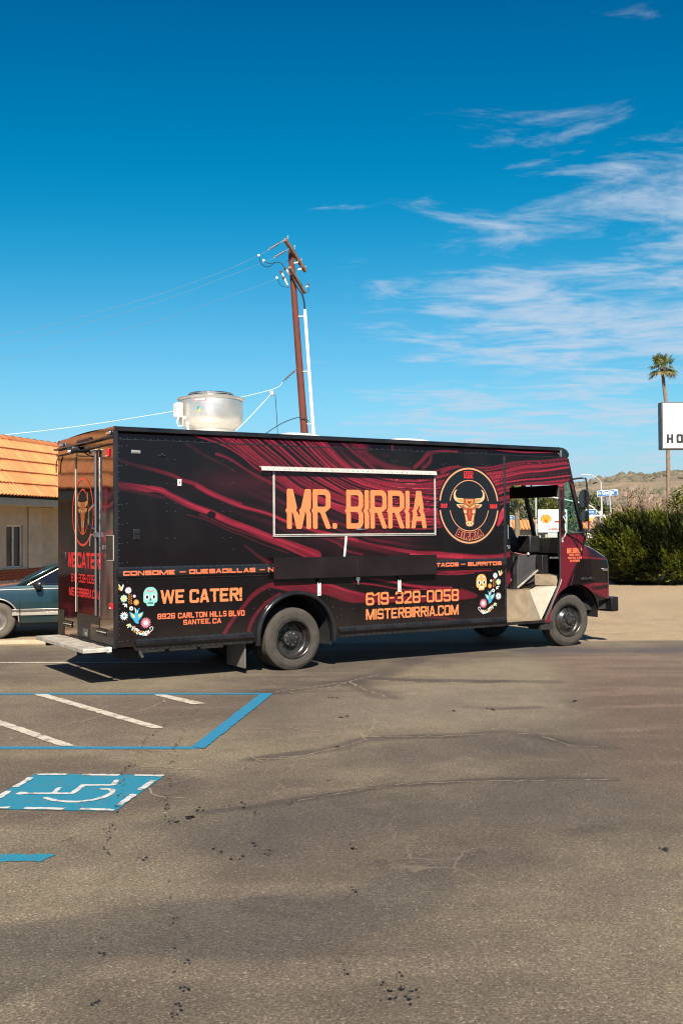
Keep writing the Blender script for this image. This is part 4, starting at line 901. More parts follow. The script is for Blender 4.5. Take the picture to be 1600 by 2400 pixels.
# rivets
rv = MB(); rr_ = random.Random(5)
def rivet(u, z, v=0.0, r=.0075): rv.dome((u, -v, z), r, .0042, (0, -1, 0), 6)
for k in range(62): rivet(.07 + k * .0965, 2.958, .002)
for k in range(31):
    rivet(.055, .52 + k * .078)
    if k % 3 == 0: rivet(.09, .52 + k * .078); rivet(.155, .53 + k * .078)
for k in range(68):
    u = .10 + k * .0875
    if 2.15 < u < 4.78: continue
    rivet(u, 1.397, .012); rivet(u, 1.270, .012)
for k in range(18): rivet(.30 + k * .087, .526, .012); rivet(.30 + k * .087, .412, .012)
for k in range(33): rivet(3.14 + k * .087, .526, .012); rivet(3.14 + k * .087, .412, .012)
for u in (.66, .77, 1.41, 1.52):
    for z in (2.72, 2.42, 2.18, 2.08, 1.75): rivet(u + rr_.uniform(-.004, .004), z)
for z in (2.66, 2.5, 2.2, 1.9, 1.65): rivet(5.02, z - .4); rivet(5.97, z); rivet(1.56, z - .05)
for u, z in ((3.98, 2.80), (4.02, 2.79), (4.06, 2.80), (4.10, 2.785), (4.30, 2.77), (4.83, 2.775), (4.87, 2.765), (4.91, 2.78), (5.6, 2.79), (5.66, 2.775), (5.72, 2.785), (3.05, 2.76), (3.5, 2.75)): rivet(u, z)
for q in range(14):
    a = PI * (q + .5) / 14; rivet(ARC[0] + .66 * math.cos(a), ARC[1] + .66 * math.sin(a)); 
    if q % 2: rivet(ARC[0] + .73 * math.cos(a), ARC[1] + .73 * math.sin(a))
for k in range(12): rivet(3.15 + k * .2, .77); rivet(3.2 + k * .22, .99); 
for z in np.arange(.6, 2.9, .12): rivet(5.965, z); rivet(6.035, z) if z > 2.5 else None
tag(rv.build('rivets', mat('rivet_heads', (.085, .082, .08), .3, metal=.6), truck), kind='stuff')

# ---------------- lettering and logo on the side
SP = side_place
text('MR.', 2.322, 1.858, 3.085, 2.384, ORANGE, hatch, SP(.0125), t=.138, sp=.05, spur=.048, res=16, label='large orange MR. lettering')
text('BIRRIA', 3.232, 1.857, 4.566, 2.384, ORANGE, hatch, SP(.0125), t=.136, sp=.042, spur=.048, res=16, label='large orange BIRRIA lettering')
def wide(s, x0, x1, clip=None):
    x0 -= .042; x1 -= .042
    text(s, x0, 1.307, x1, 1.363, CORAL, belt, SP(.0445), t=.29, sp=.14, res=9, clip=clip); 
wide('CONSOME', .128, .789); wide('QUESADILLAS', .974, 1.885); wide('NACHOS', 2.066, 2.62, clip=(2.0, 1.2, 2.2, 1.5)); wide('TACOS', 4.745, 5.142); wide('BURRITOS', 5.309, 5.937)
for a_, b_ in ((.806, .888), (1.903, 1.978), (5.143, 5.223)): decal('lettering', lambda X, Y: sd_box(X, Y, a_, 1.329, b_, 1.341), (a_ - .01, 1.32, b_ + .01, 1.35), .006, CORAL, belt, SP(.0445))
text('WE', .572, .950, .892, 1.118, ORANGE, side, SP(.003), t=.2, sp=.05, spur=.05); text('CATER!', .954, .946, 1.672, 1.114, ORANGE, side, SP(.003), t=.2, sp=.055, spur=.05)
text('8926', .533, .764, .762, .832, CORAL, side, SP(.003), t=.2, sp=.09); text('CARLTON', .80, .762, 1.19, .830, CORAL, side, SP(.003), t=.2, sp=.09, spur=.03); text('HILLS', 1.225, .758, 1.455, .828, CORAL, side, SP(.003), t=.2, sp=.09, spur=.03); text('BLVD', 1.485, .754, 1.708, .826, CORAL, side, SP(.003), t=.2, sp=.09, spur=.03)
text('SANTEE,', .869, .680, 1.235, .742, CORAL, side, SP(.003), t=.2, sp=.09, spur=.03); text('CA', 1.262, .676, 1.381, .740, CORAL, side, SP(.003), t=.2, sp=.09, spur=.03)
text('619-328-0058', 3.541, .806, 5.130, .980, ORANGE, side, SP(.003), t=.17, sp=.085, spur=.045); text('MISTERBIRRIA.COM', 3.540, .609, 5.124, .754, ORANGE, side, SP(.003), t=.175, sp=.065, spur=.05)
# round badge
BC = (5.337, 2.183); bx_ = (4.74, 1.58, 5.94, 2.80)
badge = decal('badge', lambda X, Y: sd_ell(X, Y, BC[0], BC[1], .572, .575), bx_, .012, DARKV, side, SP(.002)); badge['label'] = 'black round badge with orange rings and bull head'
def rings(rx, ry, w):
    def f(X, Y):
        k = np.hypot((X - BC[0]) / rx, (Y - BC[1]) / ry); d = np.abs(k - 1) * (rx + ry) / 2 - w / 2
        return np.maximum(d, .068 - np.abs(Y - BC[1]))
    return f
decal('badge_ring', rings(.532, .540, .023), bx_, .010, PEACH, badge, SP(.004), split=True); decal('badge_ring', rings(.356, .368, .011), bx_, .006, PEACH, badge, SP(.004), split=True)
text('MR', 5.243, 2.582, 5.410, 2.683, REDV, badge, SP(.004), t=.30, sp=.06, outline=.010, h=.003); text('EST', 4.828, 2.148, 4.936, 2.208, REDV, badge, SP(.004), t=.3, sp=.1); text('2020', 5.718, 2.145, 5.852, 2.205, REDV, badge, SP(.004), t=.26, sp=.12)
def arcplace(d):
    def p(a, b):                                     # letters hung round the lower arc
        r = .505 - b; q = -PI / 2 + a / .44; return (BC[0] + math.cos(q) * r * 1.0, -d, BC[1] + math.sin(q) * r * 1.0)
    return p
text('BIRRIA', -.245, .0, .245, .118, SHADOWV, badge, arcplace(.004), t=.34, sp=.05, res=12, h=.004, outline=.016); text('BIRRIA', -.245, .0, .245, .118, PEACH, badge, arcplace(.0052), t=.34, sp=.05, outline=.005, h=.0025)
QX = lambda X: BC[0] + (X - 780) * .000918
QZ = lambda Y: BC[1] - (Y - 915) * .000714
def qpoly(pts): return [(QX(a), QZ(b)) for a, b in pts]
def mir(pts): return [(1560 - a, b) for a, b in pts]
CRM = mat('cream_print', (.56, .42, .23), .35); BORG = mat('burnt_orange_print', (.36, .10, .028), .35); BRED = mat('brick_red_print', (.32, .026, .018), .35); GOLD = mat('gold_print', (.46, .25, .075), .35)
def pd(polys, m, d, parent=badge, h=.006, name='bull_head'):
    P = [qpoly(p) for p in polys]; xs_ = [a for p in P for a, _ in p]; zs_ = [b for p in P for _, b in p]
    return decal(name, lambda X, Y: np.minimum.reduce([sd_poly(X, Y, p) for p in P]), (min(xs_) - .01, min(zs_) - .01, max(xs_) + .01, max(zs_) + .01), h, m, parent, SP(d), split=True)
horn = [(668, 772), (600, 762), (545, 760), (520, 740), (505, 690), (512, 640), (545, 585), (505, 605), (478, 650), (468, 705), (472, 765), (500, 812), (560, 850), (620, 868), (662, 862)]
ear = [(665, 880), (590, 886), (522, 888), (545, 935), (590, 968), (632, 950), (660, 918)]
head = [(672, 772), (888, 772), (892, 840), (918, 920), (905, 1040), (882, 1130), (866, 1230), (872, 1290), (832, 1335), (778, 1347), (726, 1332), (698, 1285), (704, 1220), (684, 1110), (660, 1030), (648, 920), (672, 840)]
bull = pd([horn, mir(horn)], CRM, .004); pd([[(660, 785), (560, 778), (540, 800), (600, 842), (655, 850)], mir([(660, 785), (560, 778), (540, 800), (600, 842), (655, 850)])], GOLD, .0055)
pd([ear, mir(ear)], CRM, .004); pd([[(650, 905), (560, 905), (600, 955), (640, 935)], mir([(650, 905), (560, 905), (600, 955), (640, 935)])], BORG, .0055)
pd([head], BORG, .0045); pd([[(700, 790), (860, 790), (850, 860), (780, 905), (710, 860)]], GOLD, .0060); pd([[(735, 820), (825, 820), (810, 865), (780, 880), (750, 865)]], BRED, .0075)
ch_ = [(668, 1000), (715, 1010), (730, 1060), (700, 1075), (672, 1060)]; ch2 = [(690, 1095), (722, 1110), (735, 1220), (712, 1235)]; ey = [(672, 885), (740, 935), (765, 960), (725, 958), (680, 925)]
pd([ch_, mir(ch_), ch2, mir(ch2), ey, mir(ey)], CRM, .0060); pd([[(738, 985), (822, 985), (842, 1085), (792, 1235), (768, 1235), (722, 1085)], [(680, 780), (700, 780), (706, 850), (690, 870)], mir([(680, 780), (700, 780), (706, 850), (690, 870)])], BRED, .0060)
pd([[(765, 1010), (795, 1010), (800, 1090), (780, 1170), (760, 1090)]], BORG, .0075)
pd([[(720, 1240), (780, 1228), (845, 1240), (855, 1290), (825, 1325), (780, 1335), (735, 1322), (710, 1285)]], CRM, .0060); pd([[(730, 1270), (755, 1262), (752, 1295)], mir([(730, 1270), (755, 1262), (752, 1295)])], DARKV, .0075)

# folk flowers, bird and skulls
FC = {k: mat(k + '_print', tuple(.78 * q for q in c), .4) for k, c in dict(pale_pink=(.80, .66, .72), mint=(.50, .80, .62), butter=(.80, .70, .25), tangerine=(.82, .33, .07), white=(.80, .78, .74), sky_blue=(.06, .42, .66), pink=(.78, .26, .33), aqua=(.28, .68, .62), amber=(.80, .46, .12), coral_leaf=(.72, .22, .12)).items()}
def floral(px, pz, layer=.003):
    def bx2(pts): xs_ = [px(a, b)[0] for a, b in pts]; return xs_
    def mk(name, fn, x0, y0, x1, y1, m, d):
        a = px(x0); b = px(x1); lo, hi = min(a, b), max(a, b)
        return decal(name, fn, (lo, pz(y1), hi, pz(y0)), .005, m, side, SP(d), split=True)
    s = abs(px(1) - px(0)); sgn = 1 if px(1) > px(0) else -1
    def flower(cx, cy, r, n, m1, m2, deep=.22, r2=.35):
        X0, Z0, rr = px(cx), pz(cy), r * s
        def f(X, Y): q = np.arctan2(Y - Z0, X - X0); return np.hypot(X - X0, Y - Z0) - rr * (1 - deep + deep * np.cos(n * q))
        o = mk('flower', f, cx - r * 1.1, cy - r * 1.15, cx + r * 1.1, cy + r * 1.15, m1, layer)
        if o and m2: mk_o = decal('flower_centre', lambda X, Y: np.hypot(X - X0, Y - Z0) - rr * r2, (X0 - rr * .5, Z0 - rr * .5, X0 + rr * .5, Z0 + rr * .5), .004, m2, side, SP(layer + .0015))
    F_ = FC
    flower(397, 410, 80, 16, F_['pale_pink'], F_['pink'], .2, .2); flower(296, 592, 84, 8, F_['mint'], F_['butter'], .12, .55); flower(534, 548, 36, 7, F_['pale_pink'], F_['white'], .15, .3)
    flower(578, 692, 72, 14, F_['tangerine'], F_['butter'], .18, .25); flower(464, 825, 46, 8, F_['white'], DARKV, .05, .35); flower(300, 990, 98, 13, F_['white'], F_['sky_blue'], .3, .3); flower(795, 1170, 125, 18, F_['pink'], F_['white'], .2, .38)
    def leaves(items):
        for m_ in {k for *_, k in items}:
            its = [i for i in items if i[-1] == m_]
            def f(X, Y):
                D = np.full(X.shape, 1.)
                for cx, cy, L_, w, ang, _ in its:
                    dx = (X - px(cx)) / s * sgn; dy = -(Y - pz(cy)) / s; c_, s_ = math.cos(ang), math.sin(ang); a = dx * c_ + dy * s_; b = -dx * s_ + dy * c_
                    D = np.minimum(D, (np.hypot(a / L_, b / w) - 1) * w * s)
                return D
            x0 = min(i[0] - i[2] for i in its); x1 = max(i[0] + i[2] for i in its); y0 = min(i[1] - i[2] for i in its); y1 = max(i[1] + i[2] for i in its)
            mk('leaf_print', f, x0, y0, x1, y1, F_[m_], layer)
    leaves([(190, 370, 62, 17, .75, 'tangerine'), (210, 330, 70, 18, 1.15, 'butter'), (262, 345, 75, 18, -1.25, 'white'), (300, 720, 36, 12, .1, 'white'), (330, 750, 45, 13, 2.1, 'white'), (355, 755, 45, 13, 1.4, 'white'),
            (395, 1195, 50, 18, -.3, 'butter'), (440, 1215, 45, 18, 1.4, 'mint'), (395, 1240, 35, 10, 2.2, 'white'), (490, 1295, 40, 18, 1.9, 'mint'), (535, 1250, 34, 16, .6, 'coral_leaf'), (535, 1345, 36, 17, 1.2, 'tangerine'), (575, 1295, 34, 16, .3, 'white'), (590, 1395, 34, 17, 1.0, 'butter'), (620, 1335, 34, 16, 0., 'white'), (660, 1415, 36, 18, .8, 'pale_pink'), (680, 1365, 34, 14, -.2, 'coral_leaf'), (725, 1440, 38, 18, .4, 'aqua'), (735, 1380, 34, 15, -.5, 'butter'), (795, 1445, 38, 17, .1, 'white'), (790, 1385, 40, 15, -.9, 'white'), (860, 1420, 42, 15, -.4, 'coral_leaf'), (850, 1370, 36, 14, -1.0, 'white')]
           + [(415 + (k % 2) * 50, 500 + k * 20, 22, 7, .6 if k % 2 == 0 else 2.5, 'tangerine') for k in range(12)])
    def sp_(X, Y):
        pts = [(470, 1225), (560, 1320), (650, 1390), (760, 1420), (880, 1390), (945, 1340), (965, 1290), (930, 1268), (890, 1290), (905, 1325)]
        return sd_line(X, Y, [(px(a), pz(b)) for a, b in smooth_pts(pts, 3)])[0] - 5.5 * s
    mk('stem_print', sp_, 455, 1200, 985, 1440, F_['white'], layer + .0012)
    def bp_(pts): return [(px(a), pz(b)) for a, b in pts]
    bod = [(415, 895), (470, 925), (540, 965), (555, 870), (525, 790), (580, 850), (600, 880), (625, 840), (672, 812), (630, 870), (610, 960), (680, 930), (745, 910), (715, 1010), (660, 1080), (628, 1110), (630, 1180), (590, 1180), (545, 1150), (510, 1085), (450, 1020)]
    P = bp_(bod); mk('bird_print', lambda X, Y: sd_poly(X, Y, P), 405, 780, 755, 1195, F_['sky_blue'], layer + .0024)
    w1 = bp_([(445, 925), (530, 975), (545, 1050), (490, 1030)]); w2 = bp_([(620, 980), (720, 930), (690, 1010), (640, 1050)]); w3 = bp_([(535, 800), (565, 860), (570, 960), (552, 900)]); w4 = bp_([(660, 820), (620, 870), (605, 960), (596, 900)])
    mk('bird_wing_print', lambda X, Y: np.minimum.reduce([sd_poly(X, Y, q) for q in (w1, w2)]), 430, 900, 745, 1060, F_['butter'], layer + .0036); mk('bird_tail_print', lambda X, Y: np.minimum.reduce([sd_poly(X, Y, q) for q in (w3, w4)]), 520, 790, 680, 970, F_['white'], layer + .0036)
def skull(cu, cz, sw, sh, m, brow, eyem):
    X_ = lambda a: cu + a * sw; Z_ = lambda b: cz + b * sh
    def f(X, Y):
        a = (X - cu) / sw; b = (Y - cz) / sh
        d = np.minimum(sd_rr(a, b, -.5, -.34, .5, .5, .42), sd_rr(a, b, -.28, -.5, .28, -.2, .10)); d = np.minimum(d, sd_rr(a, b, -.5, -.34, .5, .2, .16)); return d * sw
    bxs = (cu - .52 * sw, cz - .52 * sh, cu + .52 * sw, cz + .52 * sh)
    o = decal('sugar_skull_print', f, bxs, .005, m, side, SP(.003))
    def q(fn, m_, d=.0045): decal('skull_face_print', lambda X, Y: fn((X - cu) / sw, (Y - cz) / sh) * sw, bxs, .004, m_, o, SP(d), split=True)
    if eyem: q(lambda a, b: np.minimum(np.hypot(a + .24, (b + .02) * 1.1), np.hypot(a - .24, (b + .02) * 1.1)) - .15, eyem, .004)
    q(lambda a, b: np.minimum(np.hypot(a + .24, (b + .02) * .9), np.hypot(a - .24, (b + .02) * .9)) - .085, DARKV, .0055); q(lambda a, b: np.maximum(np.abs(a) - .07 * (1 - (b + .2) / .12 * .9), np.abs(b + .15) - .06), DARKV)
    if brow: q(lambda a, b: np.minimum(np.abs(b - .26 - np.abs(a) * .28) - .03, 9) * (np.abs(a) < .3) + (np.abs(a) >= .3) * 1., FC['pink']); q(lambda a, b: np.maximum(np.minimum(np.abs(b + .31), np.abs(b + .37)) - .012, np.abs(a) - .2), DARKV)
    else: q(lambda a, b: np.hypot(a, b - .33) - .075, FC['pink']); q(lambda a, b: np.minimum(np.hypot(a - .2, b - .33), np.hypot(a + .2, b - .33)) - .05, FC['pale_pink']); q(lambda a, b: sd_rr(a, b, -.2, -.38, .2, -.27, .05), FC['white'])
floral(lambda x, y=0: .026 + (x - 145) * .000549, lambda y: 1.160 - (y - 352) * .000526)
skull(.4435, 1.0455, .181, .229, FC['aqua'], True, FC['pale_pink'])
floral(lambda x, y=0: 5.952 - (x - 145) * .000575, lambda y: 1.183 - (y - 352) * .000526); skull(5.547, 1.063, .19, .234, FC['amber'], False, FC['white'])
# cab lettering
cabp = truck
text('MR.BIRRIA', 7.233, 1.455, 7.560, 1.540, CORAL, truck, SP(.003), t=.17, sp=.05, name='cab_lettering'); text('NANCE STREET', 7.283, 1.414, 7.515, 1.446, CORAL, truck, SP(.003), t=.2, sp=.1, name='cab_lettering', res=8); text('CHULA VISTA, CA 91911', 7.252, 1.369, 7.543, 1.401, CORAL, truck, SP(.003), t=.2, sp=.1, name='cab_lettering', res=8); text('619-328-0058', 7.296, 1.323, 7.496, 1.357, CORAL, truck, SP(.003), t=.2, sp=.1, name='cab_lettering', res=8)
# ---------------- wheels
def wheel(name, u, v_face, sgn, kind, r=.412, wdt=.235, label=None):
    # the outer face looks towards -sgn ; built along local y, outer face at y=0, going in with +y
    w = empty(name, (u, v_face, r - .004), 0, truck)
    if sgn < 0: w.scale = (1, -1, 1)
    ri = .262
    prof = [(ri, .012), (ri + .012, .004), (ri + .03, .001), (.345, -.004), (.352, -.004), (.354, -.001), (.372, .004), (.374, .008), (.392, .016), (r - .006, .028), (r, .045)]
    for g in (.072, .105, .14, .175):
        prof += [(r, g - .008), (r - .011, g - .006), (r - .011, g + .004), (r, g + .006)]
    prof += [(r, wdt - .045), (r - .006, wdt - .028), (.37, wdt - .008), (.31, wdt), (ri, wdt - .012)]
    ty = MB().lathe(prof, (0, 0, 0), 'y', 64).build('tyre', RUBBER, w, ang=25)
    if kind == 'front':
        rp = [(ri, .012), (.258, -.004), (.248, -.006), (.240, .0), (.232, .02), (.222, .05), (.205, .062), (.17, .050), (.15, .030), (.135, .012), (.12, .006), (.062, .006), (.060, -.030), (.045, -.036), (.001, -.036)]
    else:
        rp = [(ri, .012), (.258, -.004), (.248, -.006), (.240, .0), (.233, .03), (.226, .07), (.222, .085), (.210, .095), (.204, .12), (.196, .145), (.15, .150), (.105, .147), (.102, .085), (.088, .078), (.07, .075), (.066, .055), (.03, .05), (.001, .05)]
    rim = MB().lathe(rp, (0, 0, 0), 'y', 48).build('rim', RIMB, w, ang=30)
    mb = MB(); nb = 8
    for k in range(nb):
        q = 2 * PI * k / nb; rr0 = .100 if kind == 'front' else .120; y0 = .006 if kind == 'front' else .150
        c = (rr0 * math.cos(q), y0, rr0 * math.sin(q)); 
        b_ = MB().lathe([(.001, -.026), (.009, -.026), (.013, -.018), (.014, 0)], c, 'y', 8).build('lug_nut', CHROME if kind == 'front' else RIMB, rim)
    if kind != 'front':
        for k in range(8):
            q = 2 * PI * k / 8 + .2; MB().lathe([(.001, .066), (.010, .068), (.011, .078)], (.078 * math.cos(q), 0, .078 * math.sin(q)), 'y', 6).build('axle_bolt', CHROME, rim)
    for k in range(4 if kind == 'front' else 5):
        q = 2 * PI * k / (4 if kind == 'front' else 5) + (.5 if kind == 'front' else .15); rr0 = .188 if kind == 'front' else .172; y0 = .0545 if kind == 'front' else .1460
        mb = MB(); ring = []
        for j in range(16):
            a = 2 * PI * j / 16; du, dr = math.cos(a) * .034, math.sin(a) * .024
            ring.append(((rr0 + dr) * math.cos(q) - du * math.sin(q), y0 - .004, (rr0 + dr) * math.sin(q) + du * math.cos(q)))
        mb.add(ring, [tuple(range(16))]).build('hand_hole', CHASSIS, rim, smooth=False)
    if label: w['label'] = label
    return w
wheel('wheel', 2.445, .045, 1, 'rear', label='rear dual wheel'); wheel('wheel', 2.445, .33, 1, 'rear')
wheel('wheel', 2.445, TW - .045, -1, 'rear'); wheel('wheel', 2.445, TW - .33, -1, 'rear')
fwl = wheel('wheel', 7.40, .15, 1, 'front', label='front wheel'); fwl.rotation_euler.z = R(-3); wheel('wheel', 7.40, TW - .15, -1, 'front')
# ---------------- chassis
MB().box(.3, .72, .50, 7.7, .80, .66).box(.3, 1.54, .50, 7.7, 1.62, .66).build('frame_rail', CHASSIS, truck)
MB().tube([(2.445, .3, .41), (2.445, TW - .3, .41)], .07, 10).build('rear_axle', CHASSIS, truck); MB().lathe([(.001, -.17), (.14, -.12), (.18, 0), (.14, .12), (.001, .17)], (2.445, TW / 2, .41), 'x', 16).build('differential', CHASSIS, truck)
MB().tube([(7.40, .3, .40), (7.40, TW - .3, .40)], .055, 10).build('front_axle', CHASSIS, truck)
MB().box(6.85, .55, .36, 8.05, 1.79, .80).build('engine_tray', CHASSIS, truck)
MB().box(3.9, .78, .30, 5.1, 1.50, .50).build('fuel_tank', CHASSIS, truck, bevel=.04)
MB().tube([(5.6, .9, .42), (3.0, .9, .40), (2.7, .75, .62), (2.2, .75, .62), (1.5, .6, .42), (.3, .55, .40)], .04, 10).build('exhaust_pipe', CHASSIS, truck)
MB().box(.42, .30, .335, 1.55, .75, .41).build('waste_tank', mat('grey_tank', (.33, .31, .27), .6, var=.2, vscale=6), truck, bevel=.01)
for u in (.75, 1.18): MB().box(u, .292, .325, u + .05, .30, .412).build('tank_strap', CHASSIS, truck)
MB().tube([(.36, .12, .43), (.36, .13, .36), (.39, .12, .30)], .02, 8).build('drain_hose', ALUD, truck)
MB().box(.22, .35, .26, .42, .7, .44).build('hitch_block', CHASSIS, truck, bevel=.02)
fl = MB().box(1.735, .06, .075, 1.750, .60, .52).build('mud_flap', mat('grey_rubber_flap', (.16, .15, .13), .7, var=.25, vscale=8), truck); fl['label'] = 'grey rubber mud flap'
MB().box(6.7, .02, .30, 6.95, .30, .43).build('step_bracket', CHASSIS, truck)

# ---------------- rear
def keep_rear(A, Z):   # A = -v
    return -sd_poly(A, Z, RP)
RP = [(-TW + .01, .452), (-.01, .452), (-.01, 3.02)] + [(-.09 + .08 * math.cos(q), 3.02 + .08 * math.sin(q)) for q in (.4, .8, 1.2, PI / 2)] + [(-TW + .15 - .14 * math.sin(q), 2.96 + .14 * math.cos(q)) for q in (0, .4, .8, 1.2, PI / 2)]
def rear_color(a, z):
    v = -a; wv = v + (fbm(v * 2, z * 2, 3, 70) - .5) * .3; wz_ = z + (fbm(v * 1.5, z * 1.5, 3, 75) - .5) * .35
    T = np.zeros(v.shape)
    lines = sstep(.55, .8, vnoise(wv * .8, (wz_ - .35 * wv ** 2 * .4) * 9, 77)); reg = sstep(.62, .2, v) if False else (1 - sstep(.35, .75, v)) * sstep(.8, 1.0, z) * (1 - sstep(1.7, 2.1, z))
    T = np.maximum(T, reg * (.30 + .55 * lines))
    reg2 = (1 - sstep(.3, .6, v)) * sstep(1.9, 2.1, z) * (1 - sstep(2.45, 2.6, z)); T = np.maximum(T, reg2 * (.25 + .45 * sstep(.4, .7, vnoise(wv * 2, wz_ * 4, 79))))
    reg3 = sstep(1.4, 1.8, v) * (1 - sstep(1.5, 1.8, z)); T = np.maximum(T, reg3 * (.12 + .42 * sstep(.55, .75, vnoise(wv * 2.2, wz_ * 5, 81))))
    T = np.maximum(T, .33 * sstep(.45, .7, fbm(v * 2, z * 1.4, 4, 83)) * (1 - sstep(1.5, 1.9, z)))
    def rb(pts, w, amt):
        nonlocal T
        d, _ = sd_line(v, z, smooth_pts(pts, 6)); T = np.maximum(T, amt * (1 - sstep(w * .4, w, d)))
    rb([(0, 2.23), (.12, 2.17), (.3, 2.14), (.45, 2.15), (.55, 2.2)], .014, .85); rb([(0, 2.20), (.1, 2.15), (.3, 2.12)], .010, .7); rb([(2.0, 2.95), (2.02, 2.3), (1.85, 2.05), (1.7, 1.93)], .014, .5); rb([(0, 2.4), (.15, 2.28), (.35, 2.26)], .05, .55)
    return ramp(np.clip(T, 0, 1))
RWRAP = attrmat('rear_printed_wrap', 'wrap', rough=0.045, spec=0.65, rvar=0.05); RWRAP.node_tree.nodes['Principled BSDF'].inputs['Coat Weight'].default_value = 0.6
def rear_panel():
    us = np.arange(-TW - .02, .03, .014); zs = np.arange(.43, 3.13, .014)
    o = snap_panel('rear_wall', us, zs, keep_rear, lambda a, z: np.zeros(a.shape), None, RWRAP, truck)
    me = o.data; n = len(me.vertices); c = np.empty(n * 3, np.float32); me.vertices.foreach_get('co', c); c = c.reshape(-1, 3)
    setcolor(me, 'wrap', rear_color(c[:, 0], c[:, 2]))
    w_ = .0025 * (fbm(c[:, 0] * 2.0 + 9, c[:, 2] * .9, 2, 90) - .5) * 2            # sheet metal is never quite flat
    d = np.stack([w_, -c[:, 0], c[:, 2]], 1); me.vertices.foreach_set('co', d.astype(np.float32).ravel()); me.update(); return o
rear = rear_panel(); rear['label'] = 'glossy rear doors with red lettering'
RPL = lambda d: (lambda a, b: (-d, -a, b))
rbox = lambda mb, v0, v1, z0, z1, d0, d1: mb.box(-d1, v0, z0, -d0, v1, z1)
def rb(name, m, v0, v1, z0, z1, d0, d1, parent=None, bevel=.003): return rbox(MB(), v0, v1, z0, z1, d0, d1).build(name, m, parent or truck, bevel=bevel)
TRIM = mat('bright_trim', (.44, .40, .34), .35)
rb('door_trim', TRIM, 1.512, 1.519, .79, 2.83, .002, .014, rear); rb('door_trim', TRIM, .651, .659, .79, 2.85, .002, .014, rear); rb('door_seam', BLACKM, .560, .570, .50, 2.85, .001, .006, rear); rb('door_edge', ALU, .540, .548, .79, 2.76, .002, .010, rear)
MB().tube([(-.035, .606, .80), (-.035, .606, 2.84)], .016, 10).build('lock_rod', mat('dull_chrome', (.30, .29, .27), .3, metal=.9), rear)
MB().tube([(-.035, .606, 2.19), (-.06, .66, 2.16), (-.075, .74, 2.10), (-.075, .745, 1.94), (-.06, .66, 1.89), (-.035, .606, 1.87)], .012, 8).build('grab_handle', CHROME, rear)
MB().tube([(-.035, .60, 1.80), (-.05, .70, 1.80), (-.05, .78, 1.77), (-.05, .79, 1.66)], .012, 8).box(-.05, .56, 1.77, -.004, .66, 1.83).build('door_latch', CHROME, rear)
rb('rod_bracket', ALU, .55, .74, 2.845, 2.86, .0, .06, rear)
rb('rain_gutter', BLACK, .02, TW + .03, 2.965, 2.99, .0, .055, rear, .006); rb('door_header', BLACKM, .05, TW - .02, 2.885, 2.90, .0, .030, rear, .004)
for v0, v1, z0, z1 in ((.165, .295, 2.745, 2.840), (.05, .175, .905, .978)):
    l_ = rb('tail_lamp', REDL, v0, v1, z0, z1, .002, .018, rear, .005); rb('lamp_label', WHITE, v0 + .05, v1 - .012, z0 + .006, z0 + .018, .018, .020, l_, 0)
for v in (.14, TW - .23): rb('clearance_lamp', CHROME, v - .07, v + .07, 3.0, 3.05, .0, .04, rear, .012)
mb = MB()
lb = rb('marker_lamp_bar', BLACKM, .88, 1.41, 2.998, 3.012, .0, .03, rear)
for k in range(5): rb('marker_lamp', mat('amber_dark_lens', (.05, .02, .015), .2) if k == 0 else bpy.data.materials['amber_dark_lens'], .90 + k * .105, .97 + k * .105, 3.012, 3.04, .0, .03, rear, .006)
cmr = rb('rear_camera', BLACKM, 1.28, 1.50, 2.88, 2.95, .0, .13, rear, .02); MB().lathe([(.001, -.16), (.02, -.158), (.03, -.13)], (0, 1.36, 2.885), 'x', 12).build('camera_lens', CHROME, cmr)
MB().tube([(-.05, 1.3, 2.87), (-.09, 1.2, 2.82), (-.06, 1.0, 2.80), (-.03, .75, 2.79)], .009, 6).tube([(-.03, 2.2, 2.88), (-.035, 2.3, 2.80), (-.03, 2.32, 2.66)], .008, 6).build('camera_cable', BLACKM, rear)
rb('access_door', BLACK, .018, .31, 1.487, 1.79, .001, .004, rear); rb('access_door_edge', TRIM, .010, .024, 1.487, 1.79, .004, .016, rear); rb('access_door_edge', TRIM, .024, .31, 1.785, 1.792, .004, .012, rear); rb('access_door_edge', TRIM, .024, .28, 1.485, 1.491, .004, .012, rear); rb('access_door_lock', CHROME, .36, .41, 1.62, 1.67, .0, .02, rear)
rb('door_bumper', BLACKM, 1.90, 2.02, 1.46, 1.57, .0, .035, rear, .01)
TREAD = mat('black_tread_plate', (.020, .018, .016), .35, metal=.3, var=.5, vscale=60, bump=.5, bscale=90, dirt=(.10, .085, .06), dscale=12, damt=.5)
rb('kick_plate', TREAD, .575, 1.455, .68, .785, .003, .009, rear); rb('kick_plate', TREAD, 2.06, 2.32, .455, .785, .003, .009, rear); rb('kick_plate', TREAD, .94, 1.45, .462, .675, .003, .007, rear); rb('kick_plate', BLACK, .04, .92, .455, .64, .003, .006, rear)
lp = rb('licence_plate_pocket', CHASSIS, .98, 1.36, .48, .64, .007, .010, rear); pl = rb('licence_plate', mat('faded_plate', (.10, .095, .085), .4, var=.5, vscale=25), 1.0, 1.20, .50, .60, .010, .014, rear)
text('KJR', -1.17, .515, -1.04, .555, WHITE, pl, RPL(.0155), t=.2, sp=.14)
for v0 in (1.69, .29):
    vb = rb('vent', BLACKM, v0, v0 + .36, .565, .65, .006, .012, rear)
    for k in range(3): rb('vent_slat', ALUD if k == 1 else BLACK, v0 + .01, v0 + .35, .575 + k * .026, .587 + k * .026, .012, .024, vb)
rb('bottom_lip', CHASSIS, .0, TW, .44, .456, -.02, .012, rear)
RC = mat('red_ring_print', (.72, .06, .035), .3)
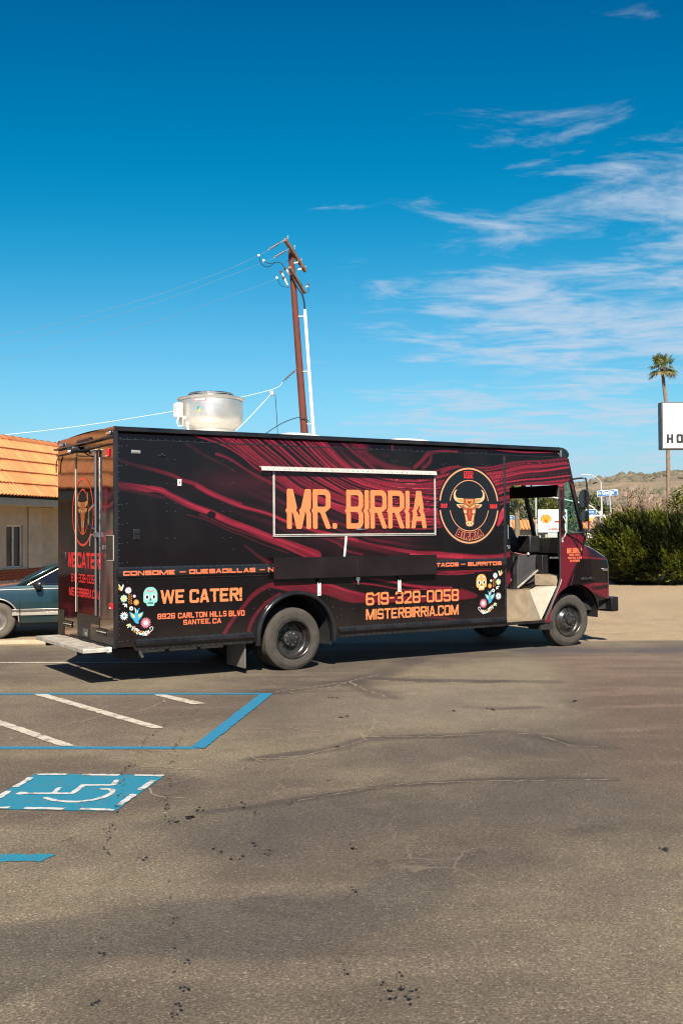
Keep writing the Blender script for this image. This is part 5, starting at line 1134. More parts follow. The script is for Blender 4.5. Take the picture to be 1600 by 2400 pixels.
def rell(rx, rz, w): return lambda X, Y: np.abs(np.hypot((X + 1.225) / rx, (Y - 2.097) / rz) - 1) * (rx + rz) / 2 - w / 2
decal('emblem_ring', rell(.43, .43, .030), (-1.70, 1.62, -.76, 2.57), .012, RC, rear, RPL(.004)); decal('emblem_ring', rell(.235, .289, .016), (-1.5, 1.78, -.95, 2.42), .010, RC, rear, RPL(.004))
qs = lambda pts: [(-1.225 + (a - 780) * .00072, 2.145 - (b - 880) * .00072) for a, b in pts]
def rp(polys, m, d):
    P = [qs(p) for p in polys]; decal('emblem_bull', lambda X, Y: np.minimum.reduce([sd_poly(X, Y, p) for p in P]), (-1.50, 1.75, -.95, 2.42), .009, m, rear, RPL(d), split=True)
rp([horn, mir(horn), ear, mir(ear)], GOLD, .004); rp([head], BORG, .0045); rp([ey, mir(ey), ch2, mir(ch2)], CRM, .006)
text('WE', -1.88, 1.370, -1.545, 1.570, REDV, rear, RPL(.004), t=.2, sp=.05); text('CATER!', -1.45, 1.370, -.495, 1.571, REDV, rear, RPL(.004), t=.2, sp=.06, spur=.04)
text('619-328-0058', -1.726, 1.182, -.664, 1.292, REDV, rear, RPL(.004), t=.15, sp=.1); text('MISTERBIRRIA.COM', -1.821, .995, -.535, 1.107, REDV, rear, RPL(.004), t=.17, sp=.09)
# rear step
st = MB().box(-.39, .0, .405, -.07, 2.03, .455).build('rear_step', ALUD, truck, bevel=.006); st['label'] = 'weathered metal rear step'
for k in range(13): MB().box(-.38 + k * .023, .03, .455, -.37 + k * .023, 2.0, .4585).build('step_rib', ALUD, st)
MB().box(-.10, .0, .40, -.04, .07, .462).build('step_end_cap', WHITE, st, bevel=.006)
MB().box(-.36, .25, .36, .3, .33, .405).box(-.36, 1.6, .36, .3, 1.68, .405).build('step_arm', CHASSIS, truck)

# ---------------- cab
ws = [(7.29, 2.925), (7.635, 1.655)]
for v0, v1 in ((.06, TW / 2 - .03), (TW / 2 + .03, TW - .06)):
    MB().add([(ws[0][0], v0, ws[0][1]), (ws[1][0], v0, ws[1][1]), (ws[1][0], v1, ws[1][1]), (ws[0][0], v1, ws[0][1])], [(0, 1, 2, 3)]).build('windscreen', WGLASS, truck, smooth=False)
MB().bar((ws[0][0], TW / 2, ws[0][1]), (ws[1][0], TW / 2, ws[1][1]), .07, .045, (1, 0, 0)).build('windscreen_mullion', BLACKM, truck, bevel=.006)
for v in (.045, TW - .045): MB().bar((ws[0][0], v, ws[0][1]), (ws[1][0], v, ws[1][1]), .06, .05, (1, 0, 0)).build('windscreen_pillar', BLACKM, truck, bevel=.006)
MB().bar((7.62, .05, 1.665), (7.62, TW - .05, 1.665), .06, .05).bar((7.27, .05, 2.93), (7.27, TW - .05, 2.93), .06, .05).build('windscreen_surround', BLACKM, truck, bevel=.006)
MB().add([(7.23, .012, 1.79), (7.52, .012, 1.79), (7.53, .012, 1.88), (7.32, .012, 2.53), (7.26, .012, 2.55), (7.20, .012, 2.52), (7.19, .012, 1.86)], [(0, 1, 2, 3, 4, 5, 6)]).build('quarter_window', GREENGLASS, truck, smooth=False)
MB().tube([(p[0], -.004, p[1]) for p in smooth_pts(QG + [QG[0]], 3)], .012, 6, False).build('window_gasket', BLACKM, truck)
MB().add([(7.23, TW - .012, 1.79), (7.52, TW - .012, 1.79), (7.53, TW - .012, 1.88), (7.32, TW - .012, 2.53), (7.20, TW - .012, 2.52), (7.19, TW - .012, 1.86)], [(0, 1, 2, 3, 4, 5)]).build('quarter_window', GREENGLASS, truck, smooth=False)
# sun visor, headliner, interior
MB().add([(7.26, .22, 2.53), (7.20, 1.36, 2.53), (7.17, 1.36, 2.34), (7.23, .22, 2.34)] + [(7.285, .22, 2.53), (7.225, 1.36, 2.53), (7.195, 1.36, 2.34), (7.255, .22, 2.34)], [(0, 1, 2, 3), (7, 6, 5, 4), (0, 4, 5, 1), (1, 5, 6, 2), (2, 6, 7, 3), (3, 7, 4, 0)]).build('sun_visor', BLACKM, truck, bevel=.008)
MB().box(6.03, .05, 2.56, 7.12, TW - .05, 2.60).build('headliner', BLACKM, truck)
MB().tube([(7.12, .75, 2.585), (7.2, .75, 2.53)], .01, 6).tube([(7.12, 1.2, 2.585), (7.2, 1.2, 2.53)], .01, 6).build('visor_arm', CHASSIS, truck)
dash = MB().add([(7.30, .10, 1.70), (7.64, .10, 1.70), (7.64, TW - .1, 1.70), (7.30, TW - .1, 1.70), (7.42, .10, 1.45), (7.64, .10, 1.45), (7.64, TW - .1, 1.45), (7.42, TW - .1, 1.45)], [(0, 1, 2, 3), (7, 6, 5, 4), (0, 4, 5, 1), (1, 5, 6, 2), (2, 6, 7, 3), (3, 7, 4, 0)]).build('dashboard', mat('grey_dash', (.085, .085, .075), .55, var=.2, vscale=6, bump=.2, bscale=80), truck, bevel=.01)
MB().box(7.12, .72, 1.46, 7.34, 1.02, 1.73).build('glove_box', BLACKM, truck, bevel=.02); MB().box(7.36, .30, 1.38, 7.44, .34, 1.80).build('warning_plate', mat('brass_plate', (.20, .15, .07), .5), truck)
MB().add([(6.80, .95, 1.88), (6.98, .95, 1.88), (7.06, .95, 1.72), (7.14, .95, 1.55), (6.78, .95, 1.55)] + [(6.80, 1.5, 1.88), (6.98, 1.5, 1.88), (7.06, 1.5, 1.72), (7.14, 1.5, 1.55), (6.78, 1.5, 1.55)], [(4, 3, 2, 1, 0), (5, 6, 7, 8, 9), (0, 1, 6, 5), (1, 2, 7, 6), (2, 3, 8, 7), (3, 4, 9, 8), (4, 0, 5, 9)]).build('seat_back', BLACKV, truck, bevel=.04, seg=3)
MB().box(6.55, 1.35, 1.10, 7.05, 1.95, 1.30).build('seat_cushion', BLACKV, truck, bevel=.05, seg=3)
MB().box(6.86, .80, .88, 7.60, 1.62, 1.42).build('engine_cover', BLACKV, truck, bevel=.05, seg=3)
# padded silver-black cover on the near side of the engine box
mb = MB(); vs = []; fs = []; N = 14
for i in range(N + 1):
    for j in range(N + 1):
        a, c = i / N, j / N; u = (6.83 + a * .42) * (1 - c) + (6.91 + a * .376) * c; z = (.89 + a * .11) * (1 - c) + 1.43 * c
        vs.append((u, .765 - .022 * math.sin(PI * a) * math.sin(PI * c) - .010 * math.sin(7 * a + 3 * c) * math.sin(5 * c), z))
for i in range(N):
    for j in range(N): fs.append((i * (N + 1) + j, (i + 1) * (N + 1) + j, (i + 1) * (N + 1) + j + 1, i * (N + 1) + j + 1))
o = mb.add(vs, fs).build('engine_cover_pad', mat('shiny_black_vinyl', (.060, .060, .064), .26, bump=1.0, bscale=6), truck)
MB().box(7.29, .62, .95, 7.45, .78, 1.42).build('engine_cover_side', BLACKM, truck, bevel=.01); MB().box(6.76, .70, .88, 6.83, .80, 1.43).build('door_track', BLACKM, truck, bevel=.01)
MB().tube([(7.20, 1.55, 1.52), (7.06, 1.58, 1.62)], .02, 8).tube([(7.05 + .04 * math.cos(q), 1.58 + .2 * math.cos(q), 1.64 + .19 * math.sin(q)) for q in np.linspace(0, 2 * PI, 25)], .014, 8, False).build('steering_wheel', BLACKM, truck)
MB().bar((6.12, .10, 1.56), (6.62, .50, 1.42), .02, .02).bar((6.62, .5, 1.42), (7.05, .9, 1.44), .02, .015).build('door_cable', CHASSIS, truck)
MB().tube([(6.95, .9, 1.46), (7.05, .8, 1.43), (7.12, .72, 1.44)], .008, 6).build('red_cable', mat('red_wire', (.30, .05, .03), .5), truck); MB().lathe([(.001, 1.465), (.018, 1.455), (.02, 1.44), (.012, 1.425)], (7.10, .74, 0), 'z', 10).build('shift_knob', WHITE, truck)
# step well
MB().add([(6.02, .0, .452), (6.74, .0, .452), (6.84, .455, .462), (6.02, .455, .462)], [(0, 1, 2, 3)]).build('step_floor', CREAM, truck, smooth=False)
MB().box(6.02, .455, .44, 6.86, .475, .882).build('step_riser', CREAM, truck)
kp = MB().box(6.05, .440, .50, 6.36, .454, .79).build('diamond_kick_plate', ALUD, truck, bevel=.003)
mb = MB(); 
for i in range(9):
    for j in range(9):
        u = 6.07 + i * .033; z = .52 + j * .031; s_ = 1 if (i + j) % 2 else -1; mb.bar((u - .009, .4385, z - .009 * s_), (u + .009, .4385, z + .009 * s_), .004, .005, (0, 1, 0))
tag(mb.build('tread_pattern', ALU, kp), kind='stuff')
MB().box(6.05, .437, .80, 6.40, .454, .875).build('switch_panel', mat('dark_switches', (.09, .075, .055), .5, var=.5, vscale=50), truck, bevel=.003)
MB().box(6.02, .475, .86, 7.60, TW - .06, .885).build('cab_floor', CREAM, truck)
MB().add([(6.863, .452, .884), (7.075, .06, .955), (6.70, .005, .456), (6.80, .452, .458), (7.06, .452, .955)], [(0, 2, 1), (0, 3, 2), (0, 1, 4)]).build('wheel_box_panel', mat('cream_white_panel', (.50, .44, .36), .4, var=.08, vscale=5, dirt=(.32, .24, .16), dscale=6, damt=.45), truck, smooth=False)
MB().add([(7.018, .50, 1.13), (7.165, .12, 1.105), (7.078, .07, .957), (6.985, .455, .957), (7.45, .5, 1.12), (7.45, .12, 1.10)], [(0, 3, 2, 1), (0, 1, 5, 4)]).build('wheel_box_top', CREAM, truck, smooth=False)
MB().bar((6.83, .70, .905), (7.30, .735, 1.18), .028, .02).build('floor_angle', ALUD, truck)
MB().box(6.02, -.012, .405, 6.76, .03, .448).build('door_sill', BLACK, truck, bevel=.006)
# sliding door pushed back into the wall, its red leading edge showing
sd_ = MB().box(5.2, .035, .97, 6.095, .075, 2.47).build('sliding_door', mat('maroon_door', (.085, .008, .020), .25), truck, bevel=.006)
MB().tube([(6.065, .02, 1.92), (6.06, .0, 1.90), (6.06, .0, 1.70), (6.065, .02, 1.68)], .010, 8).build('door_handle', CHROME, sd_); MB().box(6.05, -.005, 1.54, 6.10, .03, 1.60).build('door_lock', CHROME, sd_, bevel=.006); MB().box(6.12, .05, 1.06, 6.17, .09, 1.10).build('door_catch', CHROME, sd_, bevel=.005)
MB().tube([(7.092, -.004, 2.50), (7.088, -.004, 1.12), (7.062, -.004, .99), (6.76, -.004, .445)], .016, 6).build('door_jamb_seal', BLACKM, truck); MB().tube([(7.118, -.003, 1.06), (7.095, -.003, 1.0), (6.775, -.003, .44)], .007, 6).build('door_edge_trim', TRIM, truck)
MB().tube([(7.148, -.02, 2.03), (7.15, -.045, 1.99), (7.185, -.045, 1.93), (7.19, -.045, 1.80), (7.15, -.045, 1.72), (7.143, -.01, 1.68)], .010, 8).box(7.13, -.012, 1.63, 7.155, 0, 1.70).build('grab_rail', TRIM, truck)
# mirrors
mr = MB().tube(smooth_pts([(7.31, .0, 2.60), (7.36, -.12, 2.615), (7.41, -.2, 2.615), (7.45, -.22, 2.57), (7.475, -.22, 2.2), (7.485, -.22, 1.84), (7.46, -.2, 1.79), (7.40, -.12, 1.775), (7.2, -.005, 1.765)], 4), .014, 8).tube([(7.36, -.005, 1.70), (7.53, -.02, 1.46)], .012, 8).tube([(7.54, -.02, 1.45), (7.535, -.12, 1.775)], .012, 8).build('mirror_arm', BLACKM, truck)
def mirror_head(u, v, z, rx, rz, nm):
    prof = MB(); N = 20; vs = []; rows_ = [(.0, -.055), (.6, -.05), (.92, -.03), (1.0, 0), (.96, .012)]
    for k, (s_, d) in enumerate(rows_):
        for j in range(N): q = 2 * PI * j / N; vs.append((u + d * -1, v + rx * s_ * math.cos(q), z + rz * s_ * math.copysign(abs(math.sin(q)) ** .7, math.sin(q))))
    fs = [(k * N + j, k * N + (j + 1) % N, (k + 1) * N + (j + 1) % N, (k + 1) * N + j) for k in range(len(rows_) - 1) for j in range(N)]
    o = prof.add(vs, fs).build(nm, BLACK, mr); o2 = MB().add([(u - .011, v + rx * .93 * math.cos(2 * PI * j / N), z + rz * .93 * math.copysign(abs(math.sin(2 * PI * j / N)) ** .7, math.sin(2 * PI * j / N))) for j in range(N)], [tuple(range(N))]).build('mirror_glass', CHROME, mr, smooth=False)
mirror_head(7.43, -.18, 2.30, .10, .145, 'mirror_head'); mirror_head(7.44, -.18, 2.03, .085, .09, 'mirror_head')
ml = MB().box(8.045, .045, 1.163, 8.15, .10, 1.21).build('side_marker', CHROME, truck, bevel=.01)
MB().box(7.52, -.03, 1.03, 7.66, .03, 1.075).box(7.70, -.02, 1.028, 7.78, .05, 1.08).box(7.64, -.015, 1.04, 7.72, .03, 1.06).build('hood_latch', BLACKM, truck, bevel=.012)
MB().tube([(7.76, .022, 1.36), (7.78, .025, 1.2), (7.84, .033, 1.0)], .007, 6).build('fender_crease', BLACK, truck)
# ================================================================== RESTAURANT BUILDING
STUCCO = mat('beige_stucco', (.60, .485, .36), .9, var=.10, vscale=4, bump=.35, bscale=70, dirt=(.36, .28, .19), dscale=1.5, damt=.4)
FASC = mat('grey_fascia_paint', (.42, .38, .31), .7, var=.08, vscale=5)
BRICK = mat('red_brick', (.30, .062, .022), .85, var=.3, vscale=6, bump=.4, bscale=60); MORTAR = mat('mortar', (.20, .11, .075), .95)
DARKG = mat('dark_window_glass', (.012, .011, .010), .08); DARKG2 = mat('brown_window_blind', (.035, .024, .012), .3)
def tilemat():
    m, n, b = newmat('terracotta_tile'); L = n.links.new; oi = n.nodes.new('ShaderNodeObjectInfo'); t = n.nodes.new('ShaderNodeTexCoord'); ge = n.nodes.new('ShaderNodeNewGeometry')
    z = n.nodes.new('ShaderNodeTexNoise'); z.inputs['Scale'].default_value = 1.1; z.inputs['Detail'].default_value = 6; L(ge.outputs['Position'], z.inputs['Vector'])
    r = n.nodes.new('ShaderNodeValToRGB'); L(oi.outputs['Random'], r.inputs[0]); r.color_ramp.elements[0].color = (.43, .135, .045, 1); r.color_ramp.elements[1].color = (.52, .195, .075, 1)
    mr_ = n.nodes.new('ShaderNodeMapRange'); L(z.outputs['Fac'], mr_.inputs[0]); mr_.inputs[1].default_value = .50; mr_.inputs[2].default_value = .68; mr_.inputs[4].default_value = .5
    mx = n.nodes.new('ShaderNodeMix'); mx.data_type = 'RGBA'; L(mr_.outputs[0], mx.inputs[0]); L(r.outputs[0], mx.inputs[6]); mx.inputs[7].default_value = (.43, .26, .058, 1)
    L(mx.outputs[2], b.inputs['Base Color']); b.inputs['Roughness'].default_value = .85
    z2 = n.nodes.new('ShaderNodeTexNoise'); z2.inputs['Scale'].default_value = 30; L(ge.outputs['Position'], z2.inputs['Vector']); bp = n.nodes.new('ShaderNodeBump'); bp.inputs['Strength'].default_value = .3; bp.inputs['Distance'].default_value = .01; L(z2.outputs['Fac'], bp.inputs['Height']); L(bp.outputs[0], b.inputs['Normal'])
    return m
TILE = tilemat()
bld = empty('restaurant_building', (-8.75, 27, 0), math.atan2(.963, .27)); tag(bld, 'beige stucco building with terracotta tile roof and red brick base', 'building')
S0, S1 = -16.0, 9.0
wl_ = MB().box(S0, 0, 0, .30, .25, 2.6).box(1.08, 0, 0, 1.95, .25, 2.6).box(.30, 0, 0, 1.08, .25, .95).box(.30, 0, 2.07, 1.08, .25, 2.6).box(1.95, .40, 0, S1, .65, 2.6).box(S0, 5.75, 0, S1, 6.0, 2.6).box(S0, .25, 0, S0 + .25, 5.75, 2.6).box(S1 - .25, .65, 0, S1, 5.75, 2.6).build('wall', STUCCO, bld)
MB().box(1.28, -.05, .92, 1.95, -.001, 2.55).build('pilaster', STUCCO, wl_, bevel=.01)
wn_ = MB().box(.30, .06, .95, 1.08, .10, .99).box(.30, .06, 2.03, 1.08, .10, 2.07).box(.30, .06, .99, .34, .10, 2.03).box(1.04, .06, .99, 1.08, .10, 2.03).box(.655, .05, .99, .70, .10, 2.03).build('window', WHITE, bld); MB().box(.34, .08, .99, .655, .085, 2.03).build('pane', DARKG, wn_); MB().box(.70, .085, .99, 1.04, .09, 2.03).build('pane', DARKG2, wn_); MB().box(.24, -.03, .915, 1.16, .06, .95).build('window_sill', STUCCO, wn_)
MB().box(S0, -.04, 0, 1.95, -.004, .905).box(1.95, .36, 0, S1, .396, .905).build('brick_base', MORTAR, bld)
bb = MB().box(-.1, -.02, -.0335, .1, .02, .0335).build('brick', BRICK, None, bevel=.004); bbase = bpy.data.objects['brick_base']; bb.parent = bbase; first = True
for r_ in range(12):
    z = .045 + r_ * .075
    for k in range(-4, 10):
        s = k * .212 + (.106 if r_ % 2 else 0)
        if s > 1.84: continue
        o = bb if first else link_copy(bb, bbase); first = False
        o.location = (s, -.043 + random.uniform(-.003, .003), z)
mb = MB()
for r_ in range(12):
    z = .045 + r_ * .075
    for k in range(-60, -4):
        s = k * .212 + (.106 if r_ % 2 else 0)
        if s - .1 > S0: mb.box(s - .1, -.062, z - .0335, s + .1, -.03, z + .0335)
tag(mb.build('bricks_beyond', BRICK, bbase, smooth=False), kind='stuff')
fas = MB().box(S0 - .3, -.86, 2.55, S1 + .3, -.72, 2.735).build('fascia', FASC, bld, bevel=.01)
MB().box(S0 - .3, -.72, 2.555, S1 + .3, .45, 2.60).build('soffit', STUCCO, bld); MB().box(1.35, -.5, 2.545, 1.75, -.35, 2.556).build('soffit_vent', BLACKM, bld)
for s in (-8.2, -5.9): MB().box(s - .16, -.80, 0, s + .16, -.48, 2.55).build('porch_post', STUCCO, bld, bevel=.02)
ev = Vector((0, -.90, 2.74)); rg = Vector((0, .38, 4.34)); sv = rg - ev; SL = sv.length; tv = sv.normalized(); nv = Vector((0, -tv.z, tv.y))
rf = MB().add([(S0 - .3, ev.y, ev.z), (S1 + .3, ev.y, ev.z), (S1 + .3, rg.y, rg.z), (S0 - .3, rg.y, rg.z), (S1 + .3, 6.4, 2.74), (S0 - .3, 6.4, 2.74), (S1 + .3, rg.y + 2.5, rg.z), (S0 - .3, rg.y + 2.5, rg.z)], [(0, 1, 2, 3), (3, 2, 6, 7), (7, 6, 4, 5), (0, 3, 7, 5), (1, 4, 6, 2)]).build('roof', mat('dark_underlay', (.05, .03, .02), .9), bld, smooth=False)
NC = 5; CL = SL / NC; PW = .15
def tile_geo(n=6):
    vs = []; fs = []
    for k, (d, lift) in enumerate(((0.0, .060), (CL * 1.04, .012))):
        for j in range(n + 1):
            q = PI * j / n; p = tv * d + nv * (lift + .070 * math.sin(q)) + Vector((-.072 * math.cos(q), 0, 0)); vs.append(p)
    # thickness at the butt end
    for j in range(n + 1): q = PI * j / n; p = nv * (.060 + .045 * math.sin(q)) + Vector((-.058 * math.cos(q), 0, 0)); vs.append(p)
    m_ = n + 1
    for j in range(n): fs.append((j, j + 1, m_ + j + 1, m_ + j)); fs.append((2 * m_ + j, 2 * m_ + j + 1, j + 1, j))
    return vs, fs
tvs, tfs = tile_geo()
t0 = MB().add(tvs, tfs).build('roof_tile', TILE, rf, ang=60); first = True
for c in range(NC):
    for k in range(-6, 27):
        o = t0 if first else link_copy(t0, rf); first = False
        o.location = Vector((k * PW + (.0), 0, 0)) + ev + tv * (c * CL) + nv * random.uniform(-.004, .004)
mb = MB()
for c in range(NC):
    for k in list(range(int(S0 / PW), -6)) + list(range(27, int(S1 / PW))):
        off = Vector((k * PW, 0, 0)) + ev + tv * (c * CL); mb.add([p + off for p in tvs], tfs)
tag(mb.build('tiles_beyond', TILE, rf, ang=60), kind='stuff')
def ridge_geo():
    vs = []; fs = []; n = 8
    for d, r in ((0, .15), (.40, .125)):
        for j in range(n + 1): q = PI * j / n; vs.append((d, -r * math.cos(q), r * math.sin(q) * .9))
    return vs, [(j, j + 1, n + 2 + j, n + 1 + j) for j in range(n)]
rv_, rf_ = ridge_geo(); c0 = MB().add(rv_, rf_).build('ridge_tile', TILE, rf); first = True
for k in range(-6, 24):
    o = c0 if first else link_copy(c0, rf); first = False; o.location = (k * .36 - .3, rg.y + .02, rg.z + .0)
mb = MB()
for k in range(-44, -6): mb.add([(a + k * .36 - .3, b + rg.y + .02, c + rg.z) for a, b, c in rv_], rf_)
tag(mb.build('ridge_tiles_beyond', TILE, rf), kind='stuff')
# concrete apron in front of the building
ap = MB().box(-30, 17.55, -.05, -4.75, 17.75, .05).build('kerb', mat('pale_concrete', (.50, .38, .25), .9, var=.15, vscale=5, bump=.3, bscale=50), None, bevel=.01); tag(ap, 'low pale concrete kerb beside the parked car', kind='structure')

# ================================================================== PARKED CAR
CW = 1.88
def car_paint(name, col): return mat(name, col, .22, metal=.45, coat=.6, dirt=(.10, .085, .065), dscale=1.6, damt=.28)
TEAL = car_paint('teal_green_car_paint', (.010, .048, .058)); CARTRIM = mat('car_trim', (.10, .085, .075), .35); CARCHR = mat('car_bright_trim', (.40, .37, .32), .3, metal=.5); CARGLASS = glassmat('car_glass', (.16, .20, .16), .02); CARBLK = mat('car_black_plastic', (.012, .012, .013), .3); CARSEAT = mat('beige_car_seat', (.32, .26, .15), .8); CTYRE = mat('car_tyre', (.10, .085, .065), .9, var=.2, vscale=10)
CRIM = mat('car_wheel_cover', (.15, .13, .11), .5, metal=.3, var=.2, vscale=8)
CARPOS = (-6.874, 18.013, 0); CARROT = 16
def make_car(paint):
    car = empty('parked_car', CARPOS, R(CARROT))
    COUT = [(.06, .27), (.0, .42), (.02, .62), (.10, .74), (.5, .85), (1.0, .895), (1.30, .915), (4.2, .935), (4.95, .90), (5.10, .78), (5.12, .45), (5.04, .27)]
    A1, A2 = (.93, .33), (3.78, .33)
    def keep(U, Z): return np.minimum(np.minimum(-sd_poly(U, Z, COUT), np.hypot(U - A1[0], Z - A1[1]) - .365), np.hypot(U - A2[0], Z - A2[1]) - .365)
    def vv(u, z):
        v = .05 * np.clip((.55 - z) / .3, 0, 1) ** 2 + .055 * np.clip((z - .60) / .33, 0, 1) ** 2
        v = v + .30 * np.clip((.55 - u) / .55, 0, 1) ** 2.2 + .25 * np.clip((u - 4.6) / .55, 0, 1) ** 2.2; return v
    us, zs = np.arange(-.02, 5.16, .02), np.arange(.25, .97, .02)
    snap_panel('body_side', us, zs, keep, vv, None, paint, car); snap_panel('body_side', us, zs, keep, lambda u, z: CW - vv(u, z), None, paint, car)
    def deck(x0, x1, n, crown, name):
        vs = []; fs = []
        for i in range(n + 1):
            x = x0 + (x1 - x0) * i / n; z = float(np.interp(x, [p[0] for p in COUT[1:10]], [p[1] for p in COUT[1:10]])); a = float(vv(np.array([x]), np.array([z]))[0])
            for j in range(11): t = j / 10; vs.append((x, a + (CW - 2 * a) * t, z + crown * math.sin(PI * t) ** .6 - .0))
        for i in range(n):
            for j in range(10): fs.append((i * 11 + j, (i + 1) * 11 + j, (i + 1) * 11 + j + 1, i * 11 + j + 1))
        return MB().add(vs, fs).build(name, paint, car)
    deck(.02, 1.45, 20, .07, 'hood'); deck(4.0, 5.09, 14, .05, 'boot_lid')
    for x, nm in ((.0, 'front_bumper'), (5.02, 'rear_bumper')): MB().box(x - .01, .25, .30, x + .10, CW - .25, .58).build(nm, paint, car, bevel=.03)
    for y in (.40, CW - .40): MB().box(.0, y - .2, .60, .12, y + .2, .72).build('headlight', CLEARL, car, bevel=.02); MB().box(5.02, y - .2, .62, 5.125, y + .2, .76).build('tail_light', REDL, car, bevel=.02)
    MB().box(-.005, .65, .60, .05, CW - .65, .72).build('grille', CARCHR, car, bevel=.01)
    rp_ = []; fs = []
    for i in range(9):
        t = i / 8; x = 2.22 + 1.36 * t
        for j in range(9): s_ = j / 8; rp_.append((x, .24 + (CW - .48) * s_, 1.395 + .05 * math.sin(PI * t) ** .7 + .03 * math.sin(PI * s_)))
    for i in range(8):
        for j in range(8): fs.append((i * 9 + j, (i + 1) * 9 + j, (i + 1) * 9 + j + 1, i * 9 + j + 1))
    MB().add(rp_, fs).build('roof', paint, car)
    for y, sg in ((0, 1), (CW, -1)):
        Y_ = lambda d: y + sg * d
        MB().bar((1.28, Y_(.075), .925), (2.26, Y_(.24), 1.405), .045, .075, (0, 1, 0)).bar((4.25, Y_(.10), .93), (3.52, Y_(.25), 1.40), .06, .14, (0, 1, 0)).bar((2.24, Y_(.24), 1.405), (3.56, Y_(.25), 1.405), .05, .05).build('window_pillar', paint, car, bevel=.012)
        MB().bar((2.74, Y_(.065), .92), (2.80, Y_(.235), 1.40), .03, .09, (0, 1, 0)).build('door_pillar', CARBLK, car)
        MB().tube([(1.45, Y_(.058), .93), (2.30, Y_(.222), 1.375), (3.45, Y_(.235), 1.375)], .008, 6).build('window_trim', CARCHR, car)
        MB().add([(1.40, Y_(.07), .925), (2.75, Y_(.07), .925), (2.78, Y_(.23), 1.385), (2.30, Y_(.23), 1.385)], [(0, 1, 2, 3)]).build('door_window', CARGLASS, car, smooth=False); MB().add([(2.80, Y_(.07), .925), (4.15, Y_(.09), .93), (3.50, Y_(.235), 1.385), (2.82, Y_(.23), 1.385)], [(0, 1, 2, 3)]).build('door_window', CARGLASS, car, smooth=False)
        for x0, x1 in ((.08, .50), (1.19, 1.315), (1.33, 2.72), (2.735, 3.38), (4.18, 4.9)):
            a, b_ = float(vv(np.array([(x0 + x1) / 2]), np.array([.49]))[0]), 0
            MB().box(x0, min(Y_(a - .02), Y_(a + .01)), .462, x1, max(Y_(a - .02), Y_(a + .01)), .515).build('side_moulding', CARTRIM, car, bevel=.006); MB().box(x0, min(Y_(a - .022), Y_(a + .01)), .507, x1, max(Y_(a - .022), Y_(a + .01)), .515).box(x0, min(Y_(a - .012), Y_(a + .01)), .405, x1, max(Y_(a - .012), Y_(a + .01)), .460).build('moulding_trim', CARCHR, car, bevel=.003)
        MB().tube([(x, Y_(float(vv(np.array([x]), np.array([.86]))[0]) - .002), .845 + .018 * min(1, x / 2)) for x in np.linspace(.5, 4.9, 24)], .006, 6).build('pinstripe', CARCHR, car)
        for x in (1.322, 2.727): MB().tube([(x + .035, Y_(.046), .885), (x, Y_(.016), .75), (x, Y_(-.001), .6), (x, Y_(.01), .40), (x + .01, Y_(.04), .29)], .006, 6).build('door_seam', CARBLK, car)
        MB().tube([(1.56, Y_(.05), .95), (1.58, Y_(-.03), .93)], .03, 8).lathe([(.001, -.06), (.06, -.05), (.085, -.02), (.09, .03), (.07, .05)], (1.63, Y_(-.09), .93), 'x', 14).build('wing_mirror', CARBLK, car)
        for c in (A1, A2): MB().tube([(c[0] + .372 * math.cos(q), Y_(float(vv(np.array([c[0] + .37 * math.cos(q)]), np.array([max(.28, c[1] + .37 * math.sin(q))]))[0]) - .004), c[1] + .372 * math.sin(q)) for q in np.linspace(-.1, PI + .1, 24)], .011, 6).build('arch_trim', CARCHR, car)
    MB().add([(1.36, .12, .965), (1.36, CW - .12, .965), (2.26, CW - .27, 1.41), (2.26, .27, 1.41)], [(0, 1, 2, 3)]).build('windscreen', CARGLASS, car, smooth=False); MB().add([(4.22, .14, .965), (4.22, CW - .14, .965), (3.54, CW - .27, 1.41), (3.54, .27, 1.41)], [(0, 1, 2, 3)]).build('rear_window', CARGLASS, car, smooth=False)
    MB().box(.15, .12, .22, 4.95, CW - .12, .32).box(1.30, .12, .30, 4.3, CW - .12, .62).build('underbody', CARBLK, car); MB().add([(1.3, .1, .93), (1.75, .1, .93), (1.75, CW - .1, .93), (1.3, CW - .1, .93), (1.3, .1, .6), (1.75, .1, .6), (1.75, CW - .1, .6), (1.3, CW - .1, .6)], [(0, 1, 2, 3), (0, 4, 5, 1), (1, 5, 6, 2), (3, 2, 6, 7)]).build('dashboard', CARSEAT, car)
    for y in (.45, 1.42):
        MB().box(2.05, y - .25, .55, 2.55, y + .25, .78).box(2.5, y - .25, .60, 2.68, y + .25, 1.12).build('seat', CARSEAT, car, bevel=.05)
    MB().box(3.2, .2, .55, 3.75, CW - .2, .80).box(3.7, .2, .6, 3.9, CW - .2, 1.08).build('rear_seat', CARSEAT, car, bevel=.05)
    for c in (A1, A2):
        for y, sg in ((.03, 1), (CW - .03, -1)):
            w = empty('wheel', (c[0], y, .322), 0, car); w.scale = (1, sg, 1)
            MB().lathe([(.19, .012), (.21, .0), (.26, -.006), (.295, .004), (.318, .03), (.322, .06), (.322, .16), (.315, .19), (.29, .205), (.2, .20)], (0, 0, 0), 'y', 40).build('tyre', CTYRE, w); MB().lathe([(.192, .012), (.185, .0), (.17, .012), (.12, .018), (.07, .004), (.04, -.004), (.001, -.006)], (0, 0, 0), 'y', 32).build('wheel_cover', CRIM, w)
            MB().lathe([(.35, .03), (.36, .35), (.001, .36)], (0, 0, 0), 'y', 20).build('inner_arch', CARBLK, w)
    return car
car = make_car(TEAL); tag(car, 'dark teal green sedan parked beyond the rear of the truck', 'car')

